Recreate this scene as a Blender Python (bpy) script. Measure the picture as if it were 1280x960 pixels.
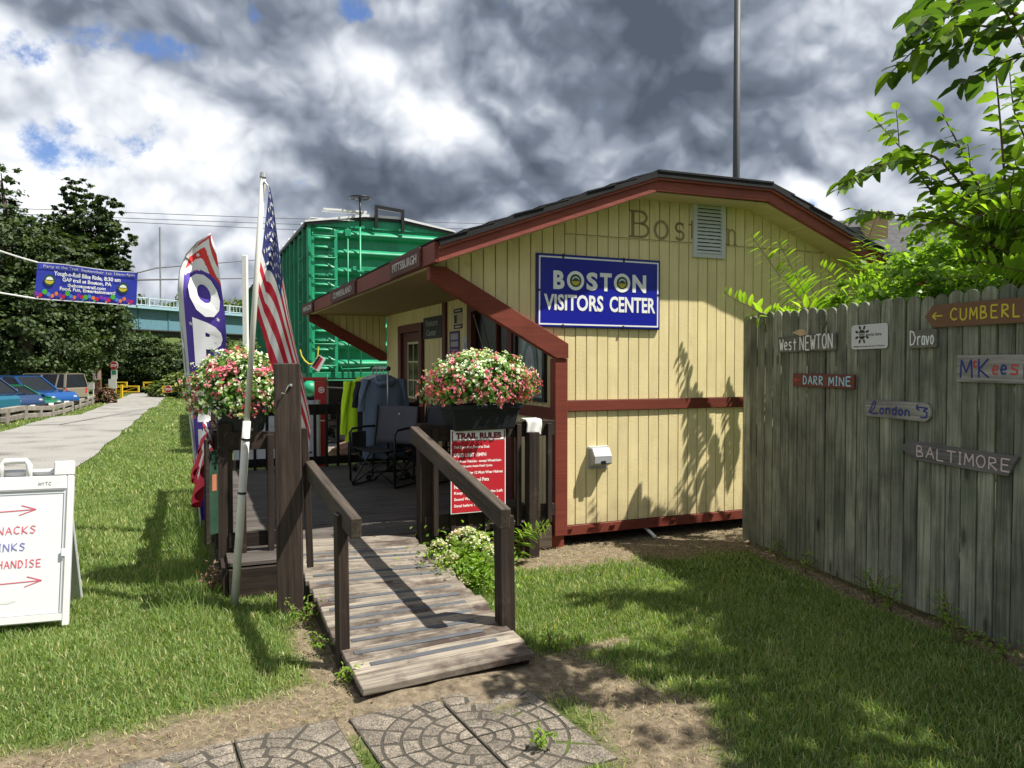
import bpy, math, random
import numpy as np
from mathutils import Matrix, Vector
random.seed(7); rng = np.random.default_rng(11)
R = math.radians
scn = bpy.context.scene
col = scn.collection
for o in list(bpy.data.objects): bpy.data.objects.remove(o)

# ------------------------------------------------------------------ camera
H = 1.5
cam_d = bpy.data.cameras.new('camera'); cam = bpy.data.objects.new('camera', cam_d); col.objects.link(cam)
cam.location = (0, 0, H); cam.rotation_euler = (R(90 - 1.49), 0, 0)
cam_d.sensor_fit = 'HORIZONTAL'; cam_d.sensor_width = 36; cam_d.lens = 27.0
cam_d.clip_start = 0.05; cam_d.clip_end = 3000
scn.camera = cam
scn.view_settings.view_transform = 'Standard'; scn.view_settings.look = 'None'
scn.view_settings.exposure = 0.85; scn.view_settings.gamma = 1

# ------------------------------------------------------------------ sun + sky
SUN = Vector((0.98, -0.19, 1.63)).normalized()
sun_el = math.asin(SUN.z); sun_az = math.atan2(SUN.x, SUN.y)
sd = bpy.data.lights.new('sun', 'SUN'); sd.energy = 4.8; sd.angle = R(0.53); sd.color = (1.0, 0.955, 0.87)
so = bpy.data.objects.new('sun', sd); col.objects.link(so)
so.rotation_euler = (-SUN).to_track_quat('-Z', 'Y').to_euler()

world = bpy.data.worlds.new('World'); scn.world = world; world.use_nodes = True
wt = world.node_tree; wn = wt.nodes; wn.clear()
def mk(t, tree=None, **kw):
    n = (tree or wt).nodes.new(t)
    for k, v in kw.items(): setattr(n, k, v)
    return n
def wire(tree, a, b): tree.links.new(a, b)
def wmath(op, a, b=None, c=None, clamp=False):
    n = mk('ShaderNodeMath', operation=op, use_clamp=clamp)
    for i, s in enumerate((a, b, c)):
        if s is None: continue
        if hasattr(s, 'is_output'): wire(wt, s, n.inputs[i])
        else: n.inputs[i].default_value = s
    return n.outputs[0]
def wvec(op, a, b=None, s=None):
    n = mk('ShaderNodeVectorMath', operation=op)
    for i, q in enumerate((a, b)):
        if q is None: continue
        if hasattr(q, 'is_output'): wire(wt, q, n.inputs[i])
        else: n.inputs[i].default_value = q
    if s is not None: n.inputs['Scale'].default_value = s
    return n
def wsmooth(x, lo, hi):
    n = mk('ShaderNodeMapRange', interpolation_type='SMOOTHSTEP'); wire(wt, x, n.inputs[0])
    n.inputs[1].default_value = lo; n.inputs[2].default_value = hi
    return n.outputs[0]
sky = mk('ShaderNodeTexSky', sky_type='NISHITA'); sky.sun_disc = False
sky.sun_elevation = sun_el; sky.sun_rotation = sun_az
tc = mk('ShaderNodeTexCoord')
dirv = wvec('NORMALIZE', tc.outputs['Generated']).outputs[0]
sep = mk('ShaderNodeSeparateXYZ'); wire(wt, dirv, sep.inputs[0])
dx, dy, dz = sep.outputs
zc = wmath('ADD', wmath('MAXIMUM', dz, 0.0), 0.34)
cx = wmath('DIVIDE', dx, zc); cy = wmath('DIVIDE', dy, zc)
cmb = mk('ShaderNodeCombineXYZ'); wire(wt, cx, cmb.inputs[0]); wire(wt, cy, cmb.inputs[1])
P0 = cmb.outputs[0]
def noise(vec, scale, detail, rough, off=(0, 0, 0), dist=0.0):
    v = wvec('ADD', vec, off).outputs[0]
    n = mk('ShaderNodeTexNoise'); wire(wt, v, n.inputs['Vector'])
    n.inputs['Scale'].default_value = scale; n.inputs['Detail'].default_value = detail
    n.inputs['Roughness'].default_value = rough; n.inputs['Distortion'].default_value = dist
    return n.outputs[0]
# elevated view directions as az/el style coordinates (x/|y|, z)
def blob(px, py, rx, ry):
    """soft patch of the sky around the direction seen at photo pixel (px,py), radii in px"""
    ax = (px - 640) / 960.0; az = (455 - py) / 960.0
    c = Vector((ax, 1, az)).normalized()
    d = wvec('SUBTRACT', dirv, tuple(c)).outputs[0]
    m = wvec('MULTIPLY', d, (960.0 / rx, 960.0 / rx, 960.0 / ry)).outputs[0]
    l = wvec('LENGTH', m).outputs[1]
    g = mk('ShaderNodeMapRange', interpolation_type='SMOOTHERSTEP'); wire(wt, l, g.inputs[0])
    g.inputs[1].default_value = 1.0; g.inputs[2].default_value = 0.0; g.inputs[3].default_value = 0; g.inputs[4].default_value = 1
    return g.outputs[0]
SP = (7.3, 2.1, 0.4)
DV = wvec('MULTIPLY', dirv, (1.0, 1.0, 1.15)).outputs[0]
big = noise(P0, 1.0, 3, 0.5, SP)
def billow(off, scales=((3.2, 1.0), (6.8, .60), (14.0, .34), (29.0, .17), (60.0, .08))):
    wn_ = mk('ShaderNodeTexNoise'); wire(wt, DV, wn_.inputs['Vector']); wn_.inputs['Scale'].default_value = 5.0; wn_.inputs['Detail'].default_value = 3
    w_ = wvec('SCALE', wvec('SUBTRACT', wn_.outputs[1], (.5, .5, .5)).outputs[0], s=.07).outputs[0]
    v = wvec('ADD', DV, w_).outputs[0]; tot = None; ws = sum(w for _, w in scales)
    for i, (sc, w) in enumerate(scales):
        n = noise(v, sc, 0, .5, (off[0] + i * 3.7, off[1] + i * 1.9, off[2] + i * 5.1))
        c = wmath('MULTIPLY', wmath('ABSOLUTE', wmath('SUBTRACT', n, .5)), 2.0 * 2.0 * w / ws)
        tot = c if tot is None else wmath('ADD', tot, c)
    return tot
pf = billow((0, 0, 0)); pf2 = billow((.010, 0, .030))
wisp = noise(DV, 2.6, 10, 0.5, (3.1, 9.2, 1.7), 0.0)
relief = wmath('MULTIPLY', wmath('SUBTRACT', pf, pf2), 1.15)
tone = wmath('ADD', wmath('MULTIPLY', wmath('SUBTRACT', 0.5, big), 0.7), 0.50)
tone = wmath('ADD', tone, relief)
tone = wmath('ADD', tone, wmath('MULTIPLY', wmath('SUBTRACT', pf, .42), .42))
tone = wmath('ADD', tone, wmath('MULTIPLY', wmath('SUBTRACT', wisp, 0.5), 1.0))
def addblob(t, b, k): return wmath('ADD', t, wmath('MULTIPLY', b, k))
for (px, py, rx, ry, k) in [(770, 30, 330, 190, -0.58), (600, 245, 340, 95, -0.52), (430, 235, 150, 70, -0.16), (1180, 175, 150, 60, -0.08), (860, 130, 220, 110, -.22),
                            (540, 130, 190, 80, 0.24), (230, 150, 280, 110, 0.13), (130, 235, 190, 70, 0.06), (1000, 50, 170, 110, 0.18), (420, 70, 120, 60, .12),
                            (1020, 225, 190, 60, 0.26), (200, 10, 320, 50, -0.14), (960, 190, 90, 50, -0.20), (1200, 60, 200, 90, 0.12), (180, 300, 300, 60, -.04), (640, 30, 120, 80, -.15)]:
    tone = addblob(tone, blob(px, py, rx, ry), k)
tone = wmath('ADD', wmath('MULTIPLY', tone, .78), .14)
cr = mk('ShaderNodeValToRGB'); wire(wt, tone, cr.inputs[0]); e = cr.color_ramp.elements
e[0].position = 0.0; e[0].color = (0.055, 0.068, 0.090, 1)
e[1].position = 1.0; e[1].color = (0.66, 0.67, 0.69, 1)
for p_, c_ in ((0.28, (0.105, 0.125, 0.16, 1)), (0.5, (0.215, 0.24, 0.285, 1)), (0.72, (0.41, 0.435, 0.475, 1)), (.86, (.53, .545, .57, 1))):
    q = e.new(p_); q.color = c_
mid = wisp; fine = pf
BG = 0.10
cl = wvec('SCALE', cr.outputs[0], s=1.0 / BG).outputs[0]
# gaps of blue
gap = wmath('ADD', wmath('MULTIPLY', noise(DV, 11.0, 8, .62, (5, 5, 1), .1), 1.7), -0.07)
for (px, py, rx, ry, k) in [(45, 60, 100, 50, -0.42), (165, 58, 110, 30, -0.30), (240, 68, 90, 28, -0.29), (90, 180, 130, 60, -0.42), (325, 35, 80, 40, -0.40), (450, 18, 60, 30, -0.40), (1010, 262, 60, 24, -0.34)]:
    gap = addblob(gap, blob(px, py, rx, ry), k)
cover = wsmooth(gap, 0.26, 0.52)
skyb = wvec('MULTIPLY', sky.outputs[0], (0.60, 0.68, 0.88)).outputs[0]
mx = mk('ShaderNodeMix', data_type='RGBA'); wire(wt, cover, mx.inputs[0]); wire(wt, skyb, mx.inputs[6]); wire(wt, cl, mx.inputs[7])
bg = mk('ShaderNodeBackground'); bg.inputs[1].default_value = BG; wire(wt, mx.outputs[2], bg.inputs[0])
wo = mk('ShaderNodeOutputWorld'); wire(wt, bg.outputs[0], wo.inputs[0])

# ------------------------------------------------------------------ frames
I4 = Matrix.Identity(4)
BM = Matrix.Translation((0.43, 6.3, 0)) @ Matrix.Rotation(R(23), 4, 'Z')     # building frame: x along gable wall, y back
def B(s, t, z=0.0): return BM @ Vector((s, t, z))
def toB(x, y):
    q = BM.inverted() @ Vector((x, y, 0)); return q.x, q.y
def at(px, py, Y):                                                             # world point at distance Y seen at photo pixel
    p = R(-1.49); c, s = math.cos(p), math.sin(p)
    x = (px - 640) / 960.0; y = (480 - py) / 960.0
    d = (x, c - s * y, s + c * y); k = Y / d[1]
    return Vector((d[0] * k, Y, H + d[2] * k))
def gz(x, y):
    """ground height"""
    f = np.maximum(0, np.asarray(y, float) - 8.0)
    z = -1.1 * (1 - np.exp(-f * 0.024)) - 0.0
    k = np.clip((-np.asarray(x, float) - 16) / 4, 0, 1); k = k * k * (3 - 2 * k)
    g = np.clip((np.asarray(y, float) - 20) / 8, 0, 1)
    return z - 0.28 * k * g

# ------------------------------------------------------------------ materials
def nmat(name):
    m = bpy.data.materials.new(name); m.use_nodes = True; t = m.node_tree
    b = t.nodes['Principled BSDF']; return m, t, b
def N(t, typ, **kw):
    n = t.nodes.new(typ)
    for k, v in kw.items(): setattr(n, k, v)
    return n
def plain(name, c, rough=0.6, metal=0.0, bump=0.0, bscale=60, var=0.08, spec=0.4, coat=0.0, dirt=0.0):
    m, t, b = nmat(name)
    b.inputs['Roughness'].default_value = rough; b.inputs['Metallic'].default_value = metal
    b.inputs['Specular IOR Level'].default_value = spec; b.inputs['Coat Weight'].default_value = coat
    tcn = N(t, 'ShaderNodeTexCoord'); nz = N(t, 'ShaderNodeTexNoise'); t.links.new(tcn.outputs['Object'], nz.inputs['Vector'])
    nz.inputs['Scale'].default_value = 5; nz.inputs['Detail'].default_value = 8; nz.inputs['Roughness'].default_value = 0.65
    r = N(t, 'ShaderNodeValToRGB'); t.links.new(nz.outputs[0], r.inputs[0])
    r.color_ramp.elements[0].position = 0.3; r.color_ramp.elements[1].position = 0.7
    r.color_ramp.elements[0].color = tuple(x * (1 - var - dirt) for x in c) + (1,); r.color_ramp.elements[1].color = tuple(min(1, x * (1 + var)) for x in c) + (1,)
    t.links.new(r.outputs[0], b.inputs['Base Color'])
    if bump:
        n2 = N(t, 'ShaderNodeTexNoise'); n2.inputs['Scale'].default_value = bscale; n2.inputs['Detail'].default_value = 6
        t.links.new(tcn.outputs['Object'], n2.inputs['Vector'])
        bp = N(t, 'ShaderNodeBump'); bp.inputs['Strength'].default_value = bump; bp.inputs['Distance'].default_value = 0.004
        t.links.new(n2.outputs[0], bp.inputs['Height']); t.links.new(bp.outputs[0], b.inputs['Normal'])
    return m
def timber(name, dark, light, axis='X', rough=0.8, paint=False, cross=0.0, var=0.35, bump=0.6, spec=0.25, knots=True, stain=None):
    """wood with grain along a local axis; every board differs through Object Info random"""
    m, t, b = nmat(name)
    b.inputs['Roughness'].default_value = rough; b.inputs['Specular IOR Level'].default_value = spec
    tcn = N(t, 'ShaderNodeTexCoord'); oi = N(t, 'ShaderNodeObjectInfo')
    sc = N(t, 'ShaderNodeVectorMath', operation='SCALE'); sc.inputs[0].default_value = (13.1, 7.7, 23.3); t.links.new(oi.outputs['Random'], sc.inputs['Scale'])
    ad = N(t, 'ShaderNodeVectorMath', operation='ADD'); t.links.new(tcn.outputs['Object'], ad.inputs[0]); t.links.new(sc.outputs[0], ad.inputs[1])
    st = N(t, 'ShaderNodeVectorMath', operation='MULTIPLY')
    st.inputs[1].default_value = {'X': (1.2, 30, 30), 'Y': (30, 1.2, 30), 'Z': (30, 30, 1.2)}[axis]
    t.links.new(ad.outputs[0], st.inputs[0])
    g = N(t, 'ShaderNodeTexNoise'); g.inputs['Scale'].default_value = 1.6; g.inputs['Detail'].default_value = 9; g.inputs['Roughness'].default_value = 0.7; g.inputs['Distortion'].default_value = 0.6
    t.links.new(st.outputs[0], g.inputs['Vector'])
    w = N(t, 'ShaderNodeTexNoise'); w.inputs['Scale'].default_value = 3.0; w.inputs['Detail'].default_value = 5
    t.links.new(ad.outputs[0], w.inputs['Vector'])
    r = N(t, 'ShaderNodeValToRGB'); t.links.new(g.outputs[0], r.inputs[0])
    r.color_ramp.elements[0].position = 0.34; r.color_ramp.elements[1].position = 0.66
    r.color_ramp.elements[0].color = (*dark, 1); r.color_ramp.elements[1].color = (*light, 1)
    mp = N(t, 'ShaderNodeMapRange'); t.links.new(w.outputs[0], mp.inputs[0]); mp.inputs[1].default_value = 0.3; mp.inputs[2].default_value = 0.7
    mp.inputs[3].default_value = 1 - var; mp.inputs[4].default_value = 1 + var * 0.6
    rr = N(t, 'ShaderNodeMapRange'); t.links.new(oi.outputs['Random'], rr.inputs[0]); rr.inputs[3].default_value = 1 - var * 0.5; rr.inputs[4].default_value = 1 + var * 0.4
    mu = N(t, 'ShaderNodeMath', operation='MULTIPLY'); t.links.new(mp.outputs[0], mu.inputs[0]); t.links.new(rr.outputs[0], mu.inputs[1])
    cm = N(t, 'ShaderNodeVectorMath', operation='SCALE'); t.links.new(r.outputs[0], cm.inputs[0]); t.links.new(mu.outputs[0], cm.inputs['Scale'])
    last = cm.outputs[0]
    if knots and not paint:
        vo = N(t, 'ShaderNodeTexVoronoi'); vo.inputs['Scale'].default_value = 1.0
        s2 = N(t, 'ShaderNodeVectorMath', operation='MULTIPLY'); s2.inputs[1].default_value = {'X': (2.2, 7, 7), 'Y': (7, 2.2, 7), 'Z': (7, 7, 2.2)}[axis]
        t.links.new(ad.outputs[0], s2.inputs[0]); t.links.new(s2.outputs[0], vo.inputs['Vector'])
        kr = N(t, 'ShaderNodeMapRange'); t.links.new(vo.outputs['Distance'], kr.inputs[0]); kr.inputs[1].default_value = 0.06; kr.inputs[2].default_value = 0.16; kr.inputs[3].default_value = 0.35; kr.inputs[4].default_value = 1
        c2 = N(t, 'ShaderNodeVectorMath', operation='SCALE'); t.links.new(last, c2.inputs[0]); t.links.new(kr.outputs[0], c2.inputs['Scale']); last = c2.outputs[0]
    if stain:
        nz = N(t, 'ShaderNodeTexNoise'); nz.inputs['Scale'].default_value = stain[1]; nz.inputs['Detail'].default_value = 7; nz.inputs['Roughness'].default_value = 0.7
        t.links.new(ad.outputs[0], nz.inputs['Vector'])
        sm = N(t, 'ShaderNodeMapRange'); t.links.new(nz.outputs[0], sm.inputs[0]); sm.inputs[1].default_value = stain[2]; sm.inputs[2].default_value = stain[3]
        mxx = N(t, 'ShaderNodeMix', data_type='RGBA'); t.links.new(sm.outputs[0], mxx.inputs[0]); t.links.new(last, mxx.inputs[6]); mxx.inputs[7].default_value = (*stain[0], 1)
        last = mxx.outputs[2]
    t.links.new(last, b.inputs['Base Color'])
    if bump:
        bp = N(t, 'ShaderNodeBump'); bp.inputs['Strength'].default_value = bump; bp.inputs['Distance'].default_value = 0.003
        t.links.new(g.outputs[0], bp.inputs['Height']); t.links.new(bp.outputs[0], b.inputs['Normal'])
    return m
def leafmat(name, c1, c2, trans=0.45, rough=0.5, attr=True, c3=None):
    m, t, b = nmat(name)
    b.inputs['Roughness'].default_value = rough; b.inputs['Specular IOR Level'].default_value = 0.35
    if attr:
        a = N(t, 'ShaderNodeAttribute', attribute_name='tint'); src = a.outputs['Fac']
    else:
        oi = N(t, 'ShaderNodeObjectInfo'); src = oi.outputs['Random']
    r = N(t, 'ShaderNodeValToRGB'); t.links.new(src, r.inputs[0])
    r.color_ramp.elements[0].color = (*c1, 1); r.color_ramp.elements[1].color = (*c2, 1)
    if c3: q = r.color_ramp.elements.new(0.5); q.color = (*c3, 1)
    t.links.new(r.outputs[0], b.inputs['Base Color'])
    tr = N(t, 'ShaderNodeBsdfTranslucent')
    hs = N(t, 'ShaderNodeVectorMath', operation='MULTIPLY'); hs.inputs[1].default_value = (1.5, 1.6, 0.5); t.links.new(r.outputs[0], hs.inputs[0]); t.links.new(hs.outputs[0], tr.inputs[0])
    mx_ = N(t, 'ShaderNodeMixShader'); mx_.inputs[0].default_value = trans
    t.links.new(b.outputs[0], mx_.inputs[1]); t.links.new(tr.outputs[0], mx_.inputs[2])
    t.links.new(mx_.outputs[0], t.nodes['Material Output'].inputs[0])
    return m

YEL = timber('yellow_siding_paint', (0.71, 0.595, 0.31), (0.80, 0.68, 0.375), 'Z', rough=0.75, paint=True, var=0.10, bump=0.5, stain=((0.36, 0.27, 0.13), 2.5, 0.62, 0.85))
# the rough-sawn siding also has fine horizontal saw lines
def sawlines(m):
    t = m.node_tree; b = t.nodes['Principled BSDF']; tcn = N(t, 'ShaderNodeTexCoord')
    s = N(t, 'ShaderNodeVectorMath', operation='MULTIPLY'); s.inputs[1].default_value = (14, 14, 190); t.links.new(tcn.outputs['Object'], s.inputs[0])
    n = N(t, 'ShaderNodeTexNoise'); n.inputs['Scale'].default_value = 1; n.inputs['Detail'].default_value = 3; t.links.new(s.outputs[0], n.inputs['Vector'])
    bp = N(t, 'ShaderNodeBump'); bp.inputs['Strength'].default_value = 0.8; bp.inputs['Distance'].default_value = 0.0022
    t.links.new(n.outputs[0], bp.inputs['Height'])
    old = b.inputs['Normal'].links[0].from_socket; t.links.new(old, bp.inputs['Normal']); t.links.new(bp.outputs[0], b.inputs['Normal'])
sawlines(YEL)
def weather(m, c, lo_z, hi_z, scale=7.0):
    """splash dirt at the foot of the wall and grey mildew high under the eaves"""
    t = m.node_tree; b = t.nodes['Principled BSDF']; g = N(t, 'ShaderNodeNewGeometry'); sp_ = N(t, 'ShaderNodeSeparateXYZ'); t.links.new(g.outputs['Position'], sp_.inputs[0])
    nz = N(t, 'ShaderNodeTexNoise'); nz.inputs['Scale'].default_value = scale; nz.inputs['Detail'].default_value = 8; nz.inputs['Roughness'].default_value = .7; t.links.new(g.outputs['Position'], nz.inputs['Vector'])
    a1 = N(t, 'ShaderNodeMapRange'); t.links.new(sp_.outputs[2], a1.inputs[0]); a1.inputs[1].default_value = lo_z; a1.inputs[2].default_value = hi_z; a1.inputs[3].default_value = .55; a1.inputs[4].default_value = -.25; a1.clamp = True
    ad = N(t, 'ShaderNodeMath', operation='ADD'); t.links.new(a1.outputs[0], ad.inputs[0]); t.links.new(nz.outputs[0], ad.inputs[1])
    r = N(t, 'ShaderNodeMapRange'); t.links.new(ad.outputs[0], r.inputs[0]); r.inputs[1].default_value = .68; r.inputs[2].default_value = 1.15; r.inputs[3].default_value = 0; r.inputs[4].default_value = .6
    mx_ = N(t, 'ShaderNodeMix', data_type='RGBA'); t.links.new(r.outputs[0], mx_.inputs[0]); old = b.inputs['Base Color'].links[0].from_socket; t.links.new(old, mx_.inputs[6]); mx_.inputs[7].default_value = (*c, 1); t.links.new(mx_.outputs[2], b.inputs['Base Color'])
weather(YEL, (.34, .27, .16), .15, .65)
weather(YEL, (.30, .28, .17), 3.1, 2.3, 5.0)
GROOVE = plain('siding_groove', (0.30, 0.21, 0.09), 0.9)
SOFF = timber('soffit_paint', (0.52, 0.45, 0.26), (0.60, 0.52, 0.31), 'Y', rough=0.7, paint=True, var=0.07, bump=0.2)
REDP = timber('barn_red_paint', (0.15, 0.034, 0.022), (0.205, 0.048, 0.030), 'X', rough=0.6, paint=True, var=0.18, bump=0.4, stain=((0.09, 0.035, 0.028), 3.0, 0.62, 0.8))
REDL = timber('faded_red_paint', (0.22, 0.055, 0.042), (0.30, 0.085, 0.062), 'X', rough=0.65, paint=True, var=0.2, bump=0.4, stain=((0.16, 0.05, 0.04), 3.0, 0.55, 0.8))
MAROON = timber('maroon_trim', (0.10, 0.030, 0.026), (0.14, 0.042, 0.035), 'Z', rough=0.55, paint=True, var=0.15, bump=0.2)
STAINSIL = timber('silhouetted_lumber', (0.010, 0.008, 0.007), (0.022, 0.017, 0.014), 'X', rough=0.75, var=0.3, bump=0.5)  # darkened copy of the stained lumber: back railing's silhouette shade put into the colour
STAIN = timber('dark_stained_lumber', (0.018, 0.012, 0.009), (0.047, 0.033, 0.026), 'X', rough=0.75, var=0.3, bump=0.7, stain=((0.13, 0.10, 0.075), 3.0, 0.60, 0.85))
STAING = timber('weathered_lumber', (0.06, 0.045, 0.033), (0.15, 0.115, 0.085), 'X', rough=0.85, var=0.35, bump=0.8)
DECK = timber('deck_boards', (0.045, 0.038, 0.034), (0.125, 0.108, 0.095), 'X', rough=0.7, var=0.3, bump=0.8)
RAMP = timber('ramp_boards', (0.125, 0.105, 0.085), (0.35, 0.305, 0.245), 'X', rough=0.85, var=0.35, bump=1.0, stain=((0.060, 0.042, 0.034), 2.2, 0.47, 0.62))
GRIP = plain('grip_tape', (0.085, 0.09, 0.10), 0.9, bump=0.6, bscale=300, var=0.3)
FENCE = timber('weathered_green_fence', (0.110, 0.118, 0.088), (0.35, 0.355, 0.27), 'Z', rough=0.9, var=0.5, bump=1.0, stain=((0.105, 0.13, 0.08), 1.6, 0.52, 0.8))
ROOFM = plain('black_shingle', (0.018, 0.018, 0.020), 0.95, bump=1.0, bscale=150, var=0.3)
BLACKM = plain('black_metal', (0.012, 0.012, 0.013), 0.45, var=0.1)
BLACKF = plain('black_fabric', (0.03, 0.03, 0.034), 0.9, bump=0.3, bscale=400)
GREYF = plain('grey_fabric', (0.10, 0.10, 0.115), 0.9, bump=0.3, bscale=400)
DARKG = plain('dark_interior', (0.012, 0.012, 0.012), 0.25, spec=0.6)
WHITEP = plain('white_plastic', (0.70, 0.70, 0.69), 0.4, var=0.03, dirt=0.04)
WHITEB = plain('whiteboard', (0.66, 0.67, 0.69), 0.25, var=0.015)
WHITE = plain('white_paint', (0.80, 0.80, 0.78), 0.5, var=0.03)
GREYP = plain('grey_plastic', (0.36, 0.37, 0.38), 0.45, var=0.05)
ALU = plain('aluminium', (0.50, 0.51, 0.52), 0.4, metal=0.7, var=0.05)
PVC = plain('white_pvc', (0.66, 0.64, 0.58), 0.45, var=0.12, dirt=0.1)
NAVY = plain('sign_blue', (0.010, 0.014, 0.30), 0.28, var=0.03, spec=0.5)
NAVYT = plain('navy_frame', (0.02, 0.03, 0.12), 0.4)
REDS = plain('sign_red', (0.42, 0.020, 0.030), 0.35, var=0.05)
REDPST = plain('red_enamel', (0.45, 0.012, 0.02), 0.3, var=0.05, coat=0.4)
INKR = plain('red_marker', (0.62, 0.09, 0.13), 0.6); INKB = plain('blue_marker', (0.15, 0.14, 0.45), 0.6)
GREYINK = plain('grey_ink', (0.30, 0.30, 0.32), 0.7)
BLK = plain('black_ink', (0.015, 0.015, 0.016), 0.6)
WHT = plain('white_lettering', (0.82, 0.82, 0.80), 0.55, var=0.05)
YLW = plain('yellow_lettering', (0.62, 0.52, 0.05), 0.6, var=0.1)
BRN = plain('brown_board', (0.17, 0.085, 0.045), 0.65, var=0.1, bump=0.3)
REDBRN = plain('redbrown_board', (0.14, 0.035, 0.028), 0.6, var=0.12, bump=0.3)
GREYW = timber('grey_board', (0.17, 0.16, 0.145), (0.44, 0.42, 0.385), 'X', rough=0.9, var=0.25, bump=0.9)
DKBRD = timber('dark_board', (0.10, 0.095, 0.08), (0.19, 0.18, 0.15), 'X', rough=0.9, var=0.25, bump=0.8)
LBLUE = plain('light_blue_lettering', (0.38, 0.62, 0.72), 0.6); DBLUE = plain('dark_blue_lettering', (0.02, 0.035, 0.22), 0.6); PINKL = plain('pink_lettering', (0.66, 0.52, 0.52), 0.7)
REDLT = plain('red_lettering', (0.55, 0.05, 0.05), 0.6)
CARGRN = timber('boxcar_green_gloss', (0.012, 0.25, 0.12), (0.018, 0.34, 0.165), 'Z', rough=0.42, paint=True, var=0.25, bump=0.05, spec=0.5, stain=((0.045, 0.10, 0.05), 2.5, 0.60, 0.80))
CARGRS = timber('boxcar_green_side', (0.014, 0.19, 0.10), (0.045, 0.29, 0.17), 'Z', rough=0.5, paint=True, var=0.3, bump=0.1, spec=0.4, stain=((0.07, 0.11, 0.07), 2.0, 0.55, 0.8))
STEELD = plain('dirty_steel', (0.05, 0.047, 0.045), 0.6, metal=0.3, var=0.3)
FLAGR = plain('flag_red', (0.58, 0.018, 0.045), 0.7, bump=0.1, bscale=200); FLAGW = plain('flag_white', (0.82, 0.80, 0.80), 0.7, bump=0.1, bscale=200); FLAGB = plain('flag_blue', (0.035, 0.045, 0.19), 0.7)
PURP = plain('banner_purple', (0.085, 0.045, 0.36), 0.6); BANW = plain('banner_white', (0.78, 0.78, 0.80), 0.6); BANR = plain('banner_red', (0.66, 0.035, 0.03), 0.6); BANG = plain('banner_sleeve', (0.55, 0.56, 0.56), 0.7)
NEON = plain('neon_yellow_cloth', (0.58, 0.90, 0.02), 0.8, bump=0.2, bscale=250, var=0.05)
SLATE = plain('slate_blue_cloth', (0.13, 0.175, 0.235), 0.9, bump=0.3, bscale=250, var=0.1)
DARKC = plain('black_cloth', (0.02, 0.02, 0.026), 0.9)
YPAINT = plain('yellow_gate_paint', (0.75, 0.50, 0.03), 0.5)
BRIDGE = plain('bridge_teal_paint', (0.10, 0.21, 0.26), 0.6, var=0.15); BRIDGL = plain('bridge_light_teal', (0.26, 0.41, 0.48), 0.6, var=0.1); BRIDGR = plain('bridge_rail_grey', (0.42, 0.52, 0.55), 0.6)
BARK = plain('bark', (0.09, 0.065, 0.045), 0.95, bump=1.0, bscale=20, var=0.3)
TWIG = plain('green_twig', (0.12, 0.075, 0.045), 0.8, var=0.2)
LAWN = leafmat('grass_blades', (0.095, 0.145, 0.035), (0.55, 0.48, 0.27), 0.40, 0.5, c3=(0.215, 0.315, 0.095))
STRAW = leafmat('dry_straw', (0.20, 0.14, 0.07), (0.50, 0.41, 0.25), 0.2, 0.8)
DTREE = leafmat('dark_tree_leaves', (0.016, 0.034, 0.011), (0.075, 0.115, 0.030), 0.25, 0.55)
LTREE = leafmat('light_vine_leaves', (0.07, 0.11, 0.03), (0.22, 0.27, 0.08), 0.3, 0.55)
SHRUB = leafmat('shrub_leaves', (0.07, 0.16, 0.025), (0.28, 0.42, 0.06), 0.5, 0.4)
SHRUBD = leafmat('dark_shrub_leaves', (0.03, 0.07, 0.014), (0.10, 0.18, 0.035), 0.4, 0.4)
ELM = leafmat('elm_leaf', (0.05, 0.10, 0.022), (0.17, 0.27, 0.035), 0.5, 0.42, attr=False)
SUMAC = leafmat('sumac_leaf', (0.16, 0.30, 0.04), (0.32, 0.45, 0.06), 0.55, 0.4, attr=False)
BEGL = leafmat('begonia_leaf', (0.035, 0.11, 0.018), (0.20, 0.36, 0.06), 0.3, 0.35)
BEGW = leafmat('white_petals', (0.66, 0.72, 0.50), (0.86, 0.87, 0.78), 0.3, 0.6)
BEGP = leafmat('pink_petals', (0.60, 0.07, 0.16), (0.85, 0.38, 0.44), 0.3, 0.6)
SEDF = leafmat('sedum_petals', (0.55, 0.62, 0.40), (0.75, 0.48, 0.55), 0.3, 0.7)

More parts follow.
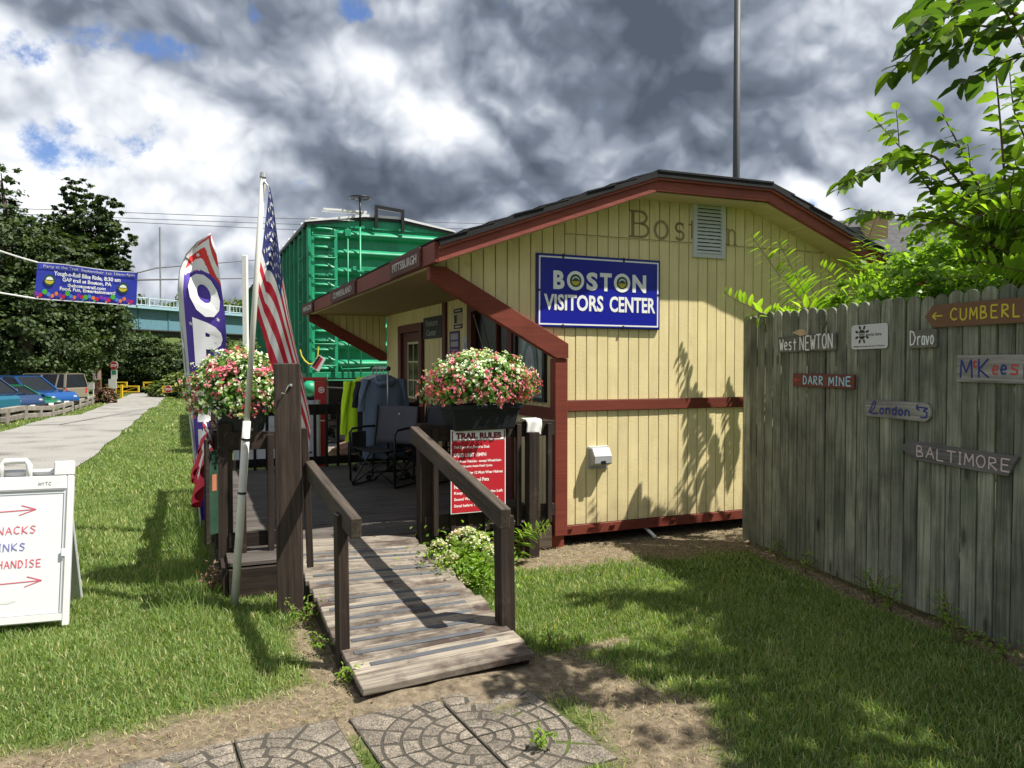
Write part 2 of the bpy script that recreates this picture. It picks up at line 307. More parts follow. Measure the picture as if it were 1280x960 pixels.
# ------------------------------------------------------------------ mesh building
class M:
    def __init__(s): s.v = []; s.f = []; s.m = []
    def add(s, vs, fs, mi=0):
        b = len(s.v); s.v.extend([tuple(q) for q in vs]); s.f.extend([tuple(i + b for i in f) for f in fs]); s.m.extend([mi] * len(fs)); return s
    def box(s, x0, x1, y0, y1, z0, z1, mi=0):
        return s.add([(x0, y0, z0), (x1, y0, z0), (x1, y1, z0), (x0, y1, z0), (x0, y0, z1), (x1, y0, z1), (x1, y1, z1), (x0, y1, z1)],
                     [(0, 3, 2, 1), (4, 5, 6, 7), (0, 1, 5, 4), (1, 2, 6, 5), (2, 3, 7, 6), (3, 0, 4, 7)], mi)
    def bar(s, p, q, w, h, up=(0, 0, 1), mi=0):
        p = Vector(p); q = Vector(q); x = (q - p).normalized(); up = Vector(up)
        if abs(x.dot(up)) > 0.98: up = Vector((0, 1, 0))
        y = up.cross(x).normalized() * w / 2; z = x.cross(y).normalized() * h / 2
        vs = [a + b_ + c for a in (p, q) for b_, c in ((-y, -z), (y, -z), (y, z), (-y, z))]
        return s.add(vs, [(0, 1, 2, 3), (7, 6, 5, 4), (0, 4, 5, 1), (1, 5, 6, 2), (2, 6, 7, 3), (3, 7, 4, 0)], mi)
    def tube(s, pts, r, n=8, mi=0, cap=True):
        pts = [Vector(p) for p in pts]; rs = r if isinstance(r, (list, tuple)) else [r] * len(pts)
        prev = None; b = len(s.v)
        for i, p in enumerate(pts):
            d = (pts[min(i + 1, len(pts) - 1)] - pts[max(i - 1, 0)]).normalized()
            u = prev if prev is not None else (Vector((0, 0, 1)) if abs(d.z) < 0.9 else Vector((1, 0, 0)))
            u = (u - d * u.dot(d)).normalized(); w = d.cross(u); prev = u
            for k in range(n):
                a = 2 * math.pi * k / n; s.v.append(tuple(p + (u * math.cos(a) + w * math.sin(a)) * rs[i]))
        for i in range(len(pts) - 1):
            for k in range(n):
                a = b + i * n + k; c = b + i * n + (k + 1) % n
                s.f.append((a, c, c + n, a + n)); s.m.append(mi)
        if cap:
            s.f.append(tuple(b + k for k in range(n))[::-1]); s.m.append(mi)
            e_ = b + (len(pts) - 1) * n; s.f.append(tuple(e_ + k for k in range(n))); s.m.append(mi)
        return s
    def prism(s, poly, y0, y1, mi=0, plane='XZ'):
        """poly in (x,z) extruded along y (or (x,y) extruded along z)"""
        n = len(poly)
        if plane == 'XZ': vs = [(x, y0, z) for x, z in poly] + [(x, y1, z) for x, z in poly]
        elif plane == 'YZ': vs = [(y0, x, z) for x, z in poly] + [(y1, x, z) for x, z in poly]
        else: vs = [(x, y, y0) for x, y in poly] + [(x, y, y1) for x, y in poly]
        fs = [tuple(range(n)), tuple(range(2 * n - 1, n - 1, -1))] + [(i, i + n, (i + 1) % n + n, (i + 1) % n) for i in range(n)]
        return s.add(vs, fs, mi)
    def lathe(s, prof, c=(0, 0, 0), n=16, mi=0):
        b = len(s.v)
        for r, z in prof:
            for k in range(n):
                a = 2 * math.pi * k / n; s.v.append((c[0] + r * math.cos(a), c[1] + r * math.sin(a), c[2] + z))
        for i in range(len(prof) - 1):
            for k in range(n):
                a = b + i * n + k; d = b + i * n + (k + 1) % n
                s.f.append((a, d, d + n, a + n)); s.m.append(mi)
        return s
    def grid(s, fn, nu, nv, mi=None, closed=False):
        b = len(s.v)
        for j in range(nv + 1):
            for i in range(nu + (0 if closed else 1)): s.v.append(tuple(fn(i / nu, j / nv)))
        W = nu if closed else nu + 1
        for j in range(nv):
            for i in range(nu):
                a = b + j * W + i; c = b + j * W + (i + 1) % W
                s.f.append((a, c, c + W, a + W)); s.m.append(mi(( i + .5) / nu, (j + .5) / nv) if callable(mi) else (mi or 0))
        return s
    def ellip(s, c, r, nu=12, nv=8, mi=0):
        def fn(u, v):
            a = 2 * math.pi * u; ph = math.pi * (v - 0.5)
            return (c[0] + r[0] * math.cos(ph) * math.cos(a), c[1] + r[1] * math.cos(ph) * math.sin(a), c[2] + r[2] * math.sin(ph))
        return s.grid(fn, nu, nv, mi, closed=True)
    def mesh(s, name, mats, smooth=False):
        me = bpy.data.meshes.new(name); me.from_pydata(s.v, [], s.f); 
        for m_ in (mats if isinstance(mats, (list, tuple)) else [mats]): me.materials.append(m_)
        if any(s.m): me.polygons.foreach_set('material_index', s.m)
        if smooth: me.polygons.foreach_set('use_smooth', [True] * len(s.f))
        me.update(); return me
WM = {}
def setp(o, label=None, cat=None, group=None, kind=None):
    if label: o['label'] = label
    if cat: o['category'] = cat
    if group: o['group'] = group
    if kind: o['kind'] = kind
    return o
def islands(m):
    par = list(range(len(m.v)))
    def fd(a):
        while par[a] != a: par[a] = par[par[a]]; a = par[a]
        return a
    for f in m.f:
        r = fd(f[0])
        for i in f[1:]: par[fd(i)] = r
    g = {}
    for f, mi in zip(m.f, m.m): g.setdefault(fd(f[0]), []).append((f, mi))
    out = []
    for fs in g.values():
        q = M(); ids = sorted({i for f, _ in fs for i in f}); mp = {k: n for n, k in enumerate(ids)}; q.v = [m.v[i] for i in ids]; q.f = [tuple(mp[i] for i in f) for f, _ in fs]; q.m = [mi for _, mi in fs]; out.append(q)
    return out
SPLIT = {'stars': 'star', 'strap': 'strap', 'pillar': 'pillar', 'skirt_teeth': 'skirt_tooth', 'print': 'print_line', 'band': 'band', 'tiny_windows': 'tiny_window', 'mounting_tab': 'mounting_tab', 'bumper': 'bumper', 'side_legs': 'leg', 'brake_bracket': 'brake_bracket', 'running_board': 'running_board', 'grab_iron': 'grab_iron', 'brace_bars': 'brace', 'panel_groove': 'groove_line', 'hem': 'hem', 'centre_line': 'line'}
def place(o, parent, world):
    WM[o.name] = world
    if parent is not None:
        o.parent = parent; o.matrix_basis = WM[parent.name].inverted() @ world
    else: o.matrix_basis = world
    return o
def thing(name, label, cat, mat=I4, group=None):
    o = bpy.data.objects.new(name, None); o.empty_display_size = 0.1; col.objects.link(o)
    place(o, None, mat.copy()); return setp(o, label, cat, group)
def bevel(o, w, seg=1):
    b = o.modifiers.new('bevel', 'BEVEL'); b.width = w; b.segments = seg; b.limit_method = 'ANGLE'; b.angle_limit = R(40); return o
def part(name, m, mats, parent, frame=None, bev=0, smooth=False, label=None, kind=None, center=False):
    if isinstance(m, M) and name in SPLIT:
        isl = islands(m)
        if len(isl) > 1:
            for q in isl: o = part('_' + SPLIT[name], q, mats, parent, frame, bev, smooth, label, kind, center); o.name = SPLIT[name]; WM[o.name] = WM.get(o.name, I4)
            return o
    fr = frame if frame is not None else (WM[parent.name] if parent is not None else I4)
    if center and isinstance(m, M) and m.v:
        c = np.array(m.v).mean(axis=0); m.v = [tuple(np.array(q) - c) for q in m.v]; fr = fr @ Matrix.Translation(tuple(c))
    me = m.mesh(name, mats, smooth) if isinstance(m, M) else m
    o = bpy.data.objects.new(name, me); col.objects.link(o); place(o, parent, fr)
    if bev: bevel(o, bev)
    return setp(o, label=label, kind=kind)
_bc = {}
def orient(p, q, up=(0, 0, 1)):
    p = Vector(p); q = Vector(q); x = (q - p).normalized(); up = Vector(up)
    if abs(x.dot(up)) > 0.98: up = Vector((0, 1, 0))
    y = up.cross(x).normalized(); z = x.cross(y)
    return Matrix(((x.x, y.x, z.x, (p.x + q.x) / 2), (x.y, y.y, z.y, (p.y + q.y) / 2), (x.z, y.z, z.z, (p.z + q.z) / 2), (0, 0, 0, 1))), (q - p).length
def beam(name, p, q, w, h, mat, parent, frame=None, up=(0, 0, 1), bev=0.003, label=None):
    """a length of timber, local X along it; w sideways, h along up"""
    fr = frame if frame is not None else WM[parent.name]
    mt, L = orient(p, q, up)
    key = (round(L, 4), round(w, 4), round(h, 4), mat.name)
    me = _bc.get(key)
    if me is None:
        me = M().box(-L / 2, L / 2, -w / 2, w / 2, -h / 2, h / 2).mesh(name, mat); _bc[key] = me
    o = bpy.data.objects.new(name, me); col.objects.link(o); place(o, parent, fr @ mt)
    if bev: bevel(o, bev)
    if label: o['label'] = label
    return o
def struct(name, m, mats, frame=I4, smooth=False):
    me = m.mesh(name, mats, smooth) if isinstance(m, M) else m
    o = bpy.data.objects.new(name, me); col.objects.link(o); place(o, None, frame); o['kind'] = 'structure'; return o
def copything(root, world, label=None, group=None, cat=None):
    r = root.copy(); col.objects.link(r); WM[r.name] = world; r.matrix_basis = world
    if label: r['label'] = label
    if group: r['group'] = group
    for ch in list(root.children):
        c = ch.copy(); col.objects.link(c); c.parent = r; WM[c.name] = world @ c.matrix_basis
        for g in ch.children:
            d = g.copy(); col.objects.link(d); d.parent = c
    return r
def text(name, s, size, mat, parent, frame, bold=0.0, ext=0.0015, sx=1.0, shear=0.0, align='CENTER', spacing=1.0, fitw=None, fith=None):
    """lettering standing on the local XZ plane, centred; frame maps local x right, y up, z out"""
    cu = bpy.data.curves.new(name, 'FONT'); cu.body = s; cu.size = size; cu.extrude = ext; cu.offset = bold; cu.shear = shear
    cu.align_x = align; cu.align_y = 'CENTER'; cu.resolution_u = 3; cu.space_character = spacing
    to = bpy.data.objects.new(name, cu); me = bpy.data.meshes.new_from_object(to); bpy.data.objects.remove(to)
    n = len(me.vertices); co = np.empty(n * 3, 'f'); me.vertices.foreach_get('co', co); co = co.reshape(-1, 3)
    co[:, 0] *= sx
    w = np.ptp(co[:, 0]); h = np.ptp(co[:, 1])
    if fitw: co[:, 0] *= fitw / w
    if fith: co[:, 1] *= fith / h
    if align == 'CENTER':
        co[:, 0] -= (co[:, 0].max() + co[:, 0].min()) / 2
    co[:, 1] -= (co[:, 1].max() + co[:, 1].min()) / 2
    me.vertices.foreach_set('co', co.ravel()); me.materials.clear(); me.materials.append(mat); me.update()
    o = bpy.data.objects.new(name, me); col.objects.link(o); place(o, parent, frame); return o
def face(frame, x, y, z, out='-Y'):
    """a text frame at (x,y,z) of frame, facing out; local x right, y up"""
    if out == '-Y': r = Matrix(((1, 0, 0, x), (0, 0, -1, y), (0, 1, 0, z), (0, 0, 0, 1)))
    if out == '-X': r = Matrix(((0, 0, -1, x), (-1, 0, 0, y), (0, 1, 0, z), (0, 0, 0, 1)))
    if out == '+X': r = Matrix(((0, 0, 1, x), (1, 0, 0, y), (0, 1, 0, z), (0, 0, 0, 1)))
    return frame @ r
def npmesh(name, verts, faces_n, idx, mats, tint=None, mi=None, smooth=False):
    """verts (V,3); idx flat loops; faces_n loop counts"""
    me = bpy.data.meshes.new(name); me.vertices.add(len(verts)); me.vertices.foreach_set('co', np.asarray(verts, 'f').ravel())
    me.loops.add(len(idx)); me.loops.foreach_set('vertex_index', np.asarray(idx, 'i'))
    fn = np.asarray(faces_n, 'i'); me.polygons.add(len(fn)); st = np.concatenate([[0], np.cumsum(fn)[:-1]]).astype('i')
    me.polygons.foreach_set('loop_start', st); me.polygons.foreach_set('loop_total', fn)
    for m_ in (mats if isinstance(mats, (list, tuple)) else [mats]): me.materials.append(m_)
    if mi is not None: me.polygons.foreach_set('material_index', np.asarray(mi, 'i'))
    if tint is not None:
        a = me.attributes.new('tint', 'FLOAT', 'POINT'); a.data.foreach_set('value', np.asarray(tint, 'f'))
    me.update(calc_edges=True); return me
def blades(x, y, z, h, w, lean, tint):
    """numpy grass: each blade a quad and a triangle"""
    n = len(x); a = rng.uniform(0, 2 * np.pi, n); la = rng.uniform(0, 2 * np.pi, n)
    ex, ey = np.cos(a) * w / 2, np.sin(a) * w / 2; lx, ly = np.cos(la) * lean * h, np.sin(la) * lean * h
    hz = h * np.sqrt(np.maximum(0.05, 1 - np.minimum(0.95, lean) ** 2))
    V = np.zeros((n, 5, 3), 'f')
    V[:, 0] = np.stack([x - ex, y - ey, z], 1); V[:, 1] = np.stack([x + ex, y + ey, z], 1)
    V[:, 2] = np.stack([x + ex * .8 + lx * .35, y + ey * .8 + ly * .35, z + hz * .6], 1); V[:, 3] = np.stack([x - ex * .8 + lx * .35, y - ey * .8 + ly * .35, z + hz * .6], 1)
    V[:, 4] = np.stack([x + lx, y + ly, z + hz], 1)
    b = np.arange(n)[:, None] * 5
    idx = (b + np.array([0, 1, 2, 3, 3, 2, 4])).ravel(); fn = np.tile([4, 3], n)
    return V.reshape(-1, 3), fn, idx, np.repeat(tint, 5)
def leaves(c, nrm, L, W, tint, droop=0.0):
    """numpy leaves: c (n,3) centres, nrm (n,3) roughly normals; rhombus with folded midrib (2 tris x2)"""
    n = len(c); nrm = nrm / np.linalg.norm(nrm, axis=1, keepdims=True)
    r = rng.normal(size=(n, 3)); a = np.cross(nrm, r); a /= np.linalg.norm(a, axis=1, keepdims=True); b_ = np.cross(nrm, a)
    L = np.broadcast_to(L, n)[:, None]; W = np.broadcast_to(W, n)[:, None]
    V = np.zeros((n, 4, 3), 'f')
    V[:, 0] = c - a * L / 2; V[:, 1] = c + b_ * W / 2 + nrm * W * 0.15; V[:, 2] = c + a * L / 2; V[:, 3] = c - b_ * W / 2 + nrm * W * 0.15
    bb = np.arange(n)[:, None] * 4; idx = (bb + np.array([0, 1, 2, 0, 2, 3])).ravel(); fn = np.full(2 * n, 3)
    return V.reshape(-1, 3), fn, idx, np.repeat(tint, 4)
def merge(parts):
    off = 0; V = []; F = []; I_ = []; T = []
    for v, f_, i, t in parts: V.append(v); F.append(f_); I_.append(i + off); T.append(t); off += len(v)
    return np.concatenate(V), np.concatenate(F), np.concatenate(I_), np.concatenate(T)

# ================================================================== GROUND
def capsule(x, y, a, b, r):
    ax, ay = a; bx, by = b; dx_, dy_ = bx - ax, by - ay
    t = np.clip(((x - ax) * dx_ + (y - ay) * dy_) / (dx_ * dx_ + dy_ * dy_ + 1e-9), 0, 1)
    return np.hypot(x - ax - t * dx_, y - ay - t * dy_) / r
def toBn(x, y):
    c, s = math.cos(R(23)), math.sin(R(23)); X = x - 0.43; Y = y - 6.3
    return X * c + Y * s, -X * s + Y * c
def wob(x, y):
    return (np.sin(x * 3.1 + 1.3 * np.sin(y * 2.3)) + np.sin(y * 4.7 + 2 * np.sin(x * 3.7)) + 0.7 * np.sin(9 * x + 7 * y) + 0.6 * np.sin(13 * y - 8 * x)) / 3.3
FP0 = np.array([1.98, 6.3]); FP1 = np.array([2.6, 3.9]); FE = (FP1 - FP0) / np.linalg.norm(FP1 - FP0)
def dirt(x, y):
    """1 = bare dry soil / straw, 0 = full grass"""
    s, t = toBn(x, y)
    d = np.full(np.shape(x), 9.0)
    for a, b, r in [((-2.3, 2.50), (-1.3, 2.98), .26), ((-1.4, 2.95), (-.75, 3.35), .26), ((-.75, 3.4), (-.6, 3.75), .2), ((-.7, 3.3), (.3, 3.7), .26), ((.2, 3.75), (.60, 3.3), .22), ((.6, 3.3), (.62, 2.6), .24),
                    ((.35, 4.0), (.6, 4.15), .05), ((-1.15, 4.35), (-.85, 3.75), .14), ((.15, 5.85), (.5, 5.95), .28), ((-.2, 5.9), (.3, 5.9), .25)]:
        d = np.minimum(d, capsule(x, y, a, b, r))
    wall = np.where((s > -.5) & (s < 4.5) & (t < 7), np.abs(t + 0.05) / (0.50 + 0.12 * np.clip(s, 0, 3)), 9)
    d = np.minimum(d, wall)
    d = np.minimum(d, capsule(x, y, tuple(FP0), tuple(FP1 + FE * 3), .13))
    deckm = (s > -2.75) & (s < 3.2) & (t > -.1) & (t < 6.5)
    d = np.where(deckm, 0, d)
    d = np.minimum(d, capsule(s, t, (-1.5, 5.2), (0, 5.4), .75))
    v = 1 - np.clip((d + 0.24 * wob(x, y) + .20 * wob(x * 4.1 + 2, y * 3.7) + .12 * wob(x * 11, y * 12) - .70) / .6, 0, 1)
    v = np.maximum(v, np.where((s > -1.6) & (s < 3) & (t > 8) & (t < 26), .9, 0))
    return v
PATH_S0, PATH_S1 = -7.3, -4.4
def pathmask(x, y):
    s, t = toBn(x, y); w = .03 * np.sin(t * 1.3 + 1)
    return (s > PATH_S0 + w) & (s < PATH_S1 + w)
def axis(near, dn, far, df):
    a = [near]; 
    return a
xs = np.unique(np.round(np.concatenate([np.arange(-4, 4.01, .06), -4 - np.geomspace(.08, 400, 90), 4 + np.geomspace(.08, 400, 70)]), 3))
ys = np.unique(np.round(np.concatenate([np.arange(2, 9.01, .06), 9 + np.geomspace(.08, 600, 110), 2 - np.geomspace(.1, 200, 30)]), 3))
GX, GY = np.meshgrid(xs, ys)
bumpy = 0.012 * wob(GX * .9, GY * .9) * np.clip((9 - np.abs(GY - 4)) / 6, 0, 1)
bumpy = bumpy + .03 * np.exp(-(capsule(GX, GY, (-.55, 3.42), (.15, 3.74), .12)) ** 2) * (capsule(GX, GY, (-.55, 3.42), (.15, 3.74), .12) < 3)
bumpy = bumpy + .008 * dirt(GX, GY) * (np.sin(GX * 31 + 5 * np.sin(GY * 17)) * np.sin(GY * 27 + 4 * np.sin(GX * 23)))
GZ = gz(GX, GY) + bumpy - 0.012
hill = np.clip((GY - 75) / 120, 0, 1); GZ = GZ + hill * 10 * np.clip((-GX + 40) / 60, 0.15, 1)
nx, ny = len(xs), len(ys)
ii = (np.arange(ny - 1)[:, None] * nx + np.arange(nx - 1)[None, :]).ravel()
gidx = np.stack([ii, ii + 1, ii + nx + 1, ii + nx], 1).ravel()
gm, t_, b_ = nmat('ground_soil_and_turf')
b_.inputs['Roughness'].default_value = 0.95; b_.inputs['Specular IOR Level'].default_value = 0.1
at_ = N(t_, 'ShaderNodeAttribute', attribute_name='tint'); tc_ = N(t_, 'ShaderNodeTexCoord')
n1 = N(t_, 'ShaderNodeTexNoise'); n1.inputs['Scale'].default_value = 22; n1.inputs['Detail'].default_value = 8; n1.inputs['Roughness'].default_value = .7; t_.links.new(tc_.outputs['Object'], n1.inputs['Vector'])
n2 = N(t_, 'ShaderNodeTexNoise'); n2.inputs['Scale'].default_value = 1.3; n2.inputs['Detail'].default_value = 8; t_.links.new(tc_.outputs['Object'], n2.inputs['Vector'])
n3 = N(t_, 'ShaderNodeTexVoronoi'); n3.inputs['Scale'].default_value = 95; t_.links.new(tc_.outputs['Object'], n3.inputs['Vector'])
rs = N(t_, 'ShaderNodeValToRGB'); t_.links.new(n1.outputs[0], rs.inputs[0]); rs.color_ramp.elements[0].position = .3; rs.color_ramp.elements[1].position = .72
rs.color_ramp.elements[0].color = (.085, .066, .046, 1); rs.color_ramp.elements[1].color = (.30, .24, .165, 1)
rg = N(t_, 'ShaderNodeValToRGB'); t_.links.new(n2.outputs[0], rg.inputs[0]); rg.color_ramp.elements[0].position = .3; rg.color_ramp.elements[1].position = .7
rg.color_ramp.elements[0].color = (.055, .085, .022, 1); rg.color_ramp.elements[1].color = (.105, .135, .035, 1)
mxg = N(t_, 'ShaderNodeMix', data_type='RGBA'); t_.links.new(at_.outputs['Fac'], mxg.inputs[0]); t_.links.new(rg.outputs[0], mxg.inputs[6]); t_.links.new(rs.outputs[0], mxg.inputs[7]); t_.links.new(mxg.outputs[2], b_.inputs['Base Color'])
bpg = N(t_, 'ShaderNodeBump'); bpg.inputs['Distance'].default_value = .02; bpg.inputs['Strength'].default_value = .9; t_.links.new(n1.outputs[0], bpg.inputs['Height']); t_.links.new(bpg.outputs[0], b_.inputs['Normal'])
gnd = npmesh('ground', np.stack([GX.ravel(), GY.ravel(), GZ.ravel()], 1), np.full(len(ii), 4), gidx, gm, tint=dirt(GX, GY).ravel())
struct('ground', gnd, None)

def gravel(name, c1, c2, sc=60, rough=.95):
    m, t, b = nmat(name); b.inputs['Roughness'].default_value = rough; b.inputs['Specular IOR Level'].default_value = .15
    q = N(t, 'ShaderNodeTexCoord'); a = N(t, 'ShaderNodeTexNoise'); a.inputs['Scale'].default_value = sc; a.inputs['Detail'].default_value = 6; a.inputs['Roughness'].default_value = .75
    c = N(t, 'ShaderNodeTexNoise'); c.inputs['Scale'].default_value = .9; c.inputs['Detail'].default_value = 7
    t.links.new(q.outputs['Object'], a.inputs['Vector']); t.links.new(q.outputs['Object'], c.inputs['Vector'])
    s = N(t, 'ShaderNodeMath', operation='ADD'); t.links.new(a.outputs[0], s.inputs[0]); t.links.new(c.outputs[0], s.inputs[1])
    r = N(t, 'ShaderNodeValToRGB'); t.links.new(s.outputs[0], r.inputs[0]); r.color_ramp.elements[0].position = .7; r.color_ramp.elements[1].position = 1.25
    s.inputs[1]; r.color_ramp.elements[0].color = (*c1, 1); r.color_ramp.elements[1].position = 1.0; r.color_ramp.elements[1].color = (*c2, 1)
    t.links.new(r.outputs[0], b.inputs['Base Color'])
    bp = N(t, 'ShaderNodeBump'); bp.inputs['Distance'].default_value = .008; t.links.new(a.outputs[0], bp.inputs['Height']); t.links.new(bp.outputs[0], b.inputs['Normal'])
    return m
GRAVP = gravel('crushed_limestone', (.10, .095, .088), (.28, .27, .25), 28)
GRAVL = gravel('parking_gravel', (.20, .19, .175), (.33, .32, .30), 25)
def strip_sheet(name, s0, s1, t0, t1, mat, dz, n=160, wobble=True):
    m = M(); W = 6
    ts = np.concatenate([np.linspace(t0, min(t1, 20), 150), np.linspace(min(t1, 20), t1, 120)[1:]]) if t1 > 20 else np.linspace(t0, t1, n)
    for t in ts:
        w = (.03 * math.sin(t * 1.3 + 1)) if wobble else 0
        for i in range(W + 1):
            s = s0 + (s1 - s0) * i / W + w; q = B(s, t); m.v.append((q.x, q.y, float(gz(q.x, q.y)) + dz))
    for j in range(len(ts) - 1):
        for i in range(W):
            a = j * (W + 1) + i; m.f.append((a, a + 1, a + W + 2, a + W + 1)); m.m.append(0)
    return struct(name, m, mat, smooth=True)
strip_sheet('gravel_path', PATH_S0, PATH_S1, -9, 75, GRAVP, .010)
strip_sheet('parking_lot', -26, -9.9, 16, 42, GRAVL, .012, wobble=False)
strip_sheet('gravel_bed', -1.4, 3.4, 8.9, 27, gravel('track_ballast', (.20, .18, .16), (.42, .39, .35), 25), .03, wobble=False)

# ------------------------------------------------------------------ paving slabs: cast stones with a fan of setts
PAV = plain('paver_concrete', (.185, .158, .125), .9, bump=1.0, bscale=120, var=.22, dirt=.1)
def speckle(m, sc):
    t = m.node_tree; b = t.nodes['Principled BSDF']; old = b.inputs['Base Color'].links[0].from_socket
    q = N(t, 'ShaderNodeTexCoord'); oi = N(t, 'ShaderNodeObjectInfo'); vo = N(t, 'ShaderNodeTexVoronoi'); vo.inputs['Scale'].default_value = sc
    ad = N(t, 'ShaderNodeVectorMath', operation='ADD'); t.links.new(q.outputs['Object'], ad.inputs[0]); t.links.new(oi.outputs['Location'], ad.inputs[1]); t.links.new(ad.outputs[0], vo.inputs['Vector'])
    r = N(t, 'ShaderNodeSeparateColor'); t.links.new(vo.outputs['Color'], r.inputs[0])
    mr = N(t, 'ShaderNodeMapRange'); t.links.new(r.outputs[0], mr.inputs[0]); mr.inputs[3].default_value = .45; mr.inputs[4].default_value = 1.6
    nz = N(t, 'ShaderNodeTexNoise'); nz.inputs['Scale'].default_value = 6; nz.inputs['Detail'].default_value = 6; t.links.new(ad.outputs[0], nz.inputs['Vector'])
    m2 = N(t, 'ShaderNodeMapRange'); t.links.new(nz.outputs[0], m2.inputs[0]); m2.inputs[1].default_value = .3; m2.inputs[2].default_value = .7; m2.inputs[3].default_value = .65; m2.inputs[4].default_value = 1.25
    mm = N(t, 'ShaderNodeMath', operation='MULTIPLY'); t.links.new(mr.outputs[0], mm.inputs[0]); t.links.new(m2.outputs[0], mm.inputs[1])
    sc_ = N(t, 'ShaderNodeVectorMath', operation='SCALE'); t.links.new(old, sc_.inputs[0]); t.links.new(mm.outputs[0], sc_.inputs['Scale']); t.links.new(sc_.outputs[0], b.inputs['Base Color'])
    bp = N(t, 'ShaderNodeBump'); bp.inputs['Distance'].default_value = .003; bp.inputs['Strength'].default_value = .7; t.links.new(vo.outputs['Distance'], bp.inputs['Height']); t.links.new(b.inputs['Normal'].links[0].from_socket, bp.inputs['Normal']); t.links.new(bp.outputs[0], b.inputs['Normal'])
speckle(PAV, 190)
PAVD = plain('paver_joint', (.055, .048, .038), .95, bump=.5)
def clip_poly(poly, lo, hi):
    for ax in (0, 1):
        for sgn, lim in ((1, lo), (-1, hi)):
            out = []
            for i in range(len(poly)):
                p, q = poly[i], poly[(i + 1) % len(poly)]; dp = (p[ax] - lim) * sgn; dq = (q[ax] - lim) * sgn
                if dp >= 0: out.append(p)
                if dp * dq < 0:
                    k = dp / (dp - dq); out.append((p[0] + (q[0] - p[0]) * k, p[1] + (q[1] - p[1]) * k))
            poly = out
            if len(poly) < 3: return []
    return poly
SL = .41
def slab_stones():
    res = []; lo, hi = .008, SL - .008; rads = [0, .075, .15, .225, .30, .375, .62]; cnt = [1, 2, 3, 4, 5, 5]
    for k in range(6):
        off = random.uniform(-.05, .05)
        for j in range(cnt[k]):
            a0 = (j / cnt[k]) * math.pi / 2; a1 = ((j + 1) / cnt[k]) * math.pi / 2
            r0, r1 = rads[k] + .006, rads[k + 1] - .006; g = .007 / max(r1, .05)
            pts = [(r1 * math.cos(a), r1 * math.sin(a)) for a in np.linspace(a0 + g, a1 - g, 5)]
            pts += [(r0 * math.cos(a), r0 * math.sin(a)) for a in np.linspace(a1 - g * 2, a0 + g * 2, 5)] if k else [(.008, .008)]
            p = clip_poly(pts, lo, hi)
            if len(p) >= 3:
                ar = abs(sum(p[i][0] * p[(i + 1) % len(p)][1] - p[(i + 1) % len(p)][0] * p[i][1] for i in range(len(p)))) / 2
                if ar > .0008: res.append(p)
    return res
ss = slab_stones(); stone_me = []
for p in ss:
    c = (sum(q[0] for q in p) / len(p), sum(q[1] for q in p) / len(p))
    m = M(); inner = [(c[0] + (q[0] - c[0]) * .93, c[1] + (q[1] - c[1]) * .93) for q in p]; n = len(p)
    m.add([(x, y, 0) for x, y in p] + [(x, y, .009) for x, y in p] + [(x, y, .0115) for x, y in inner],
          [(i, (i + 1) % n, (i + 1) % n + n, i + n) for i in range(n)] + [(i + n, (i + 1) % n + n, (i + 1) % n + 2 * n, i + 2 * n) for i in range(n)] + [tuple(range(2 * n, 3 * n))])
    m.v = [(x - c[0], y - c[1], z) for x, y, z in m.v]; stone_me.append((c, m.mesh('stone', PAV)))
slabnames = ['top left quarter of the circular paving by the ramp foot', 'top right quarter of the circular paving by the ramp foot', 'lower left quarter of the circular paving by the ramp foot', 'lower right quarter of the circular paving by the ramp foot',
             'top left quarter of the paving circle at the bottom edge', 'top right quarter of the paving circle at the bottom edge', 'lower left quarter of the paving circle at the bottom edge', 'lower right quarter of the paving circle at the bottom edge']
k = 0
for (cx0, cy0, an) in ((-.145, 3.06, 28), (-.93, 2.67, 27)):
    for q, ro in enumerate((90, 0, 180, 270)):
        fr = Matrix.Translation((cx0, cy0, -.012)) @ Matrix.Rotation(R(an + ro), 4, 'Z') @ Matrix.Rotation(R(random.uniform(-.4, .4)), 4, 'X')
        t = thing('paving_slab', 'square concrete slab, ' + slabnames[k], 'paving slab', fr, 'stamped paving slabs on the soil'); k += 1
        part('slab_base', M().box(.004, SL - .004, .004, SL - .004, -.03, .008), PAVD, t)
        for (c, me) in stone_me:
            part('stone', me, None, t, fr @ Matrix.Translation((c[0], c[1], -.001 + random.uniform(0, .0025))))

# ================================================================== VISITOR CENTRE
LEN = 6.1; SR = 3.72
RT = [(-1.17, 2.395), (.68, 3.061), (1.86, 3.071), (3.80, 2.34)]       # roof top line (x,z)
def rz(s):
    for (a, za), (b, zb) in zip(RT[:-1], RT[1:]):
        if a <= s <= b: return za + (zb - za) * (s - a) / (b - a)
    return 2.3
vc = thing('visitor_center', 'small yellow board sided building with red trim and a dark shingled roof', 'building', BM)
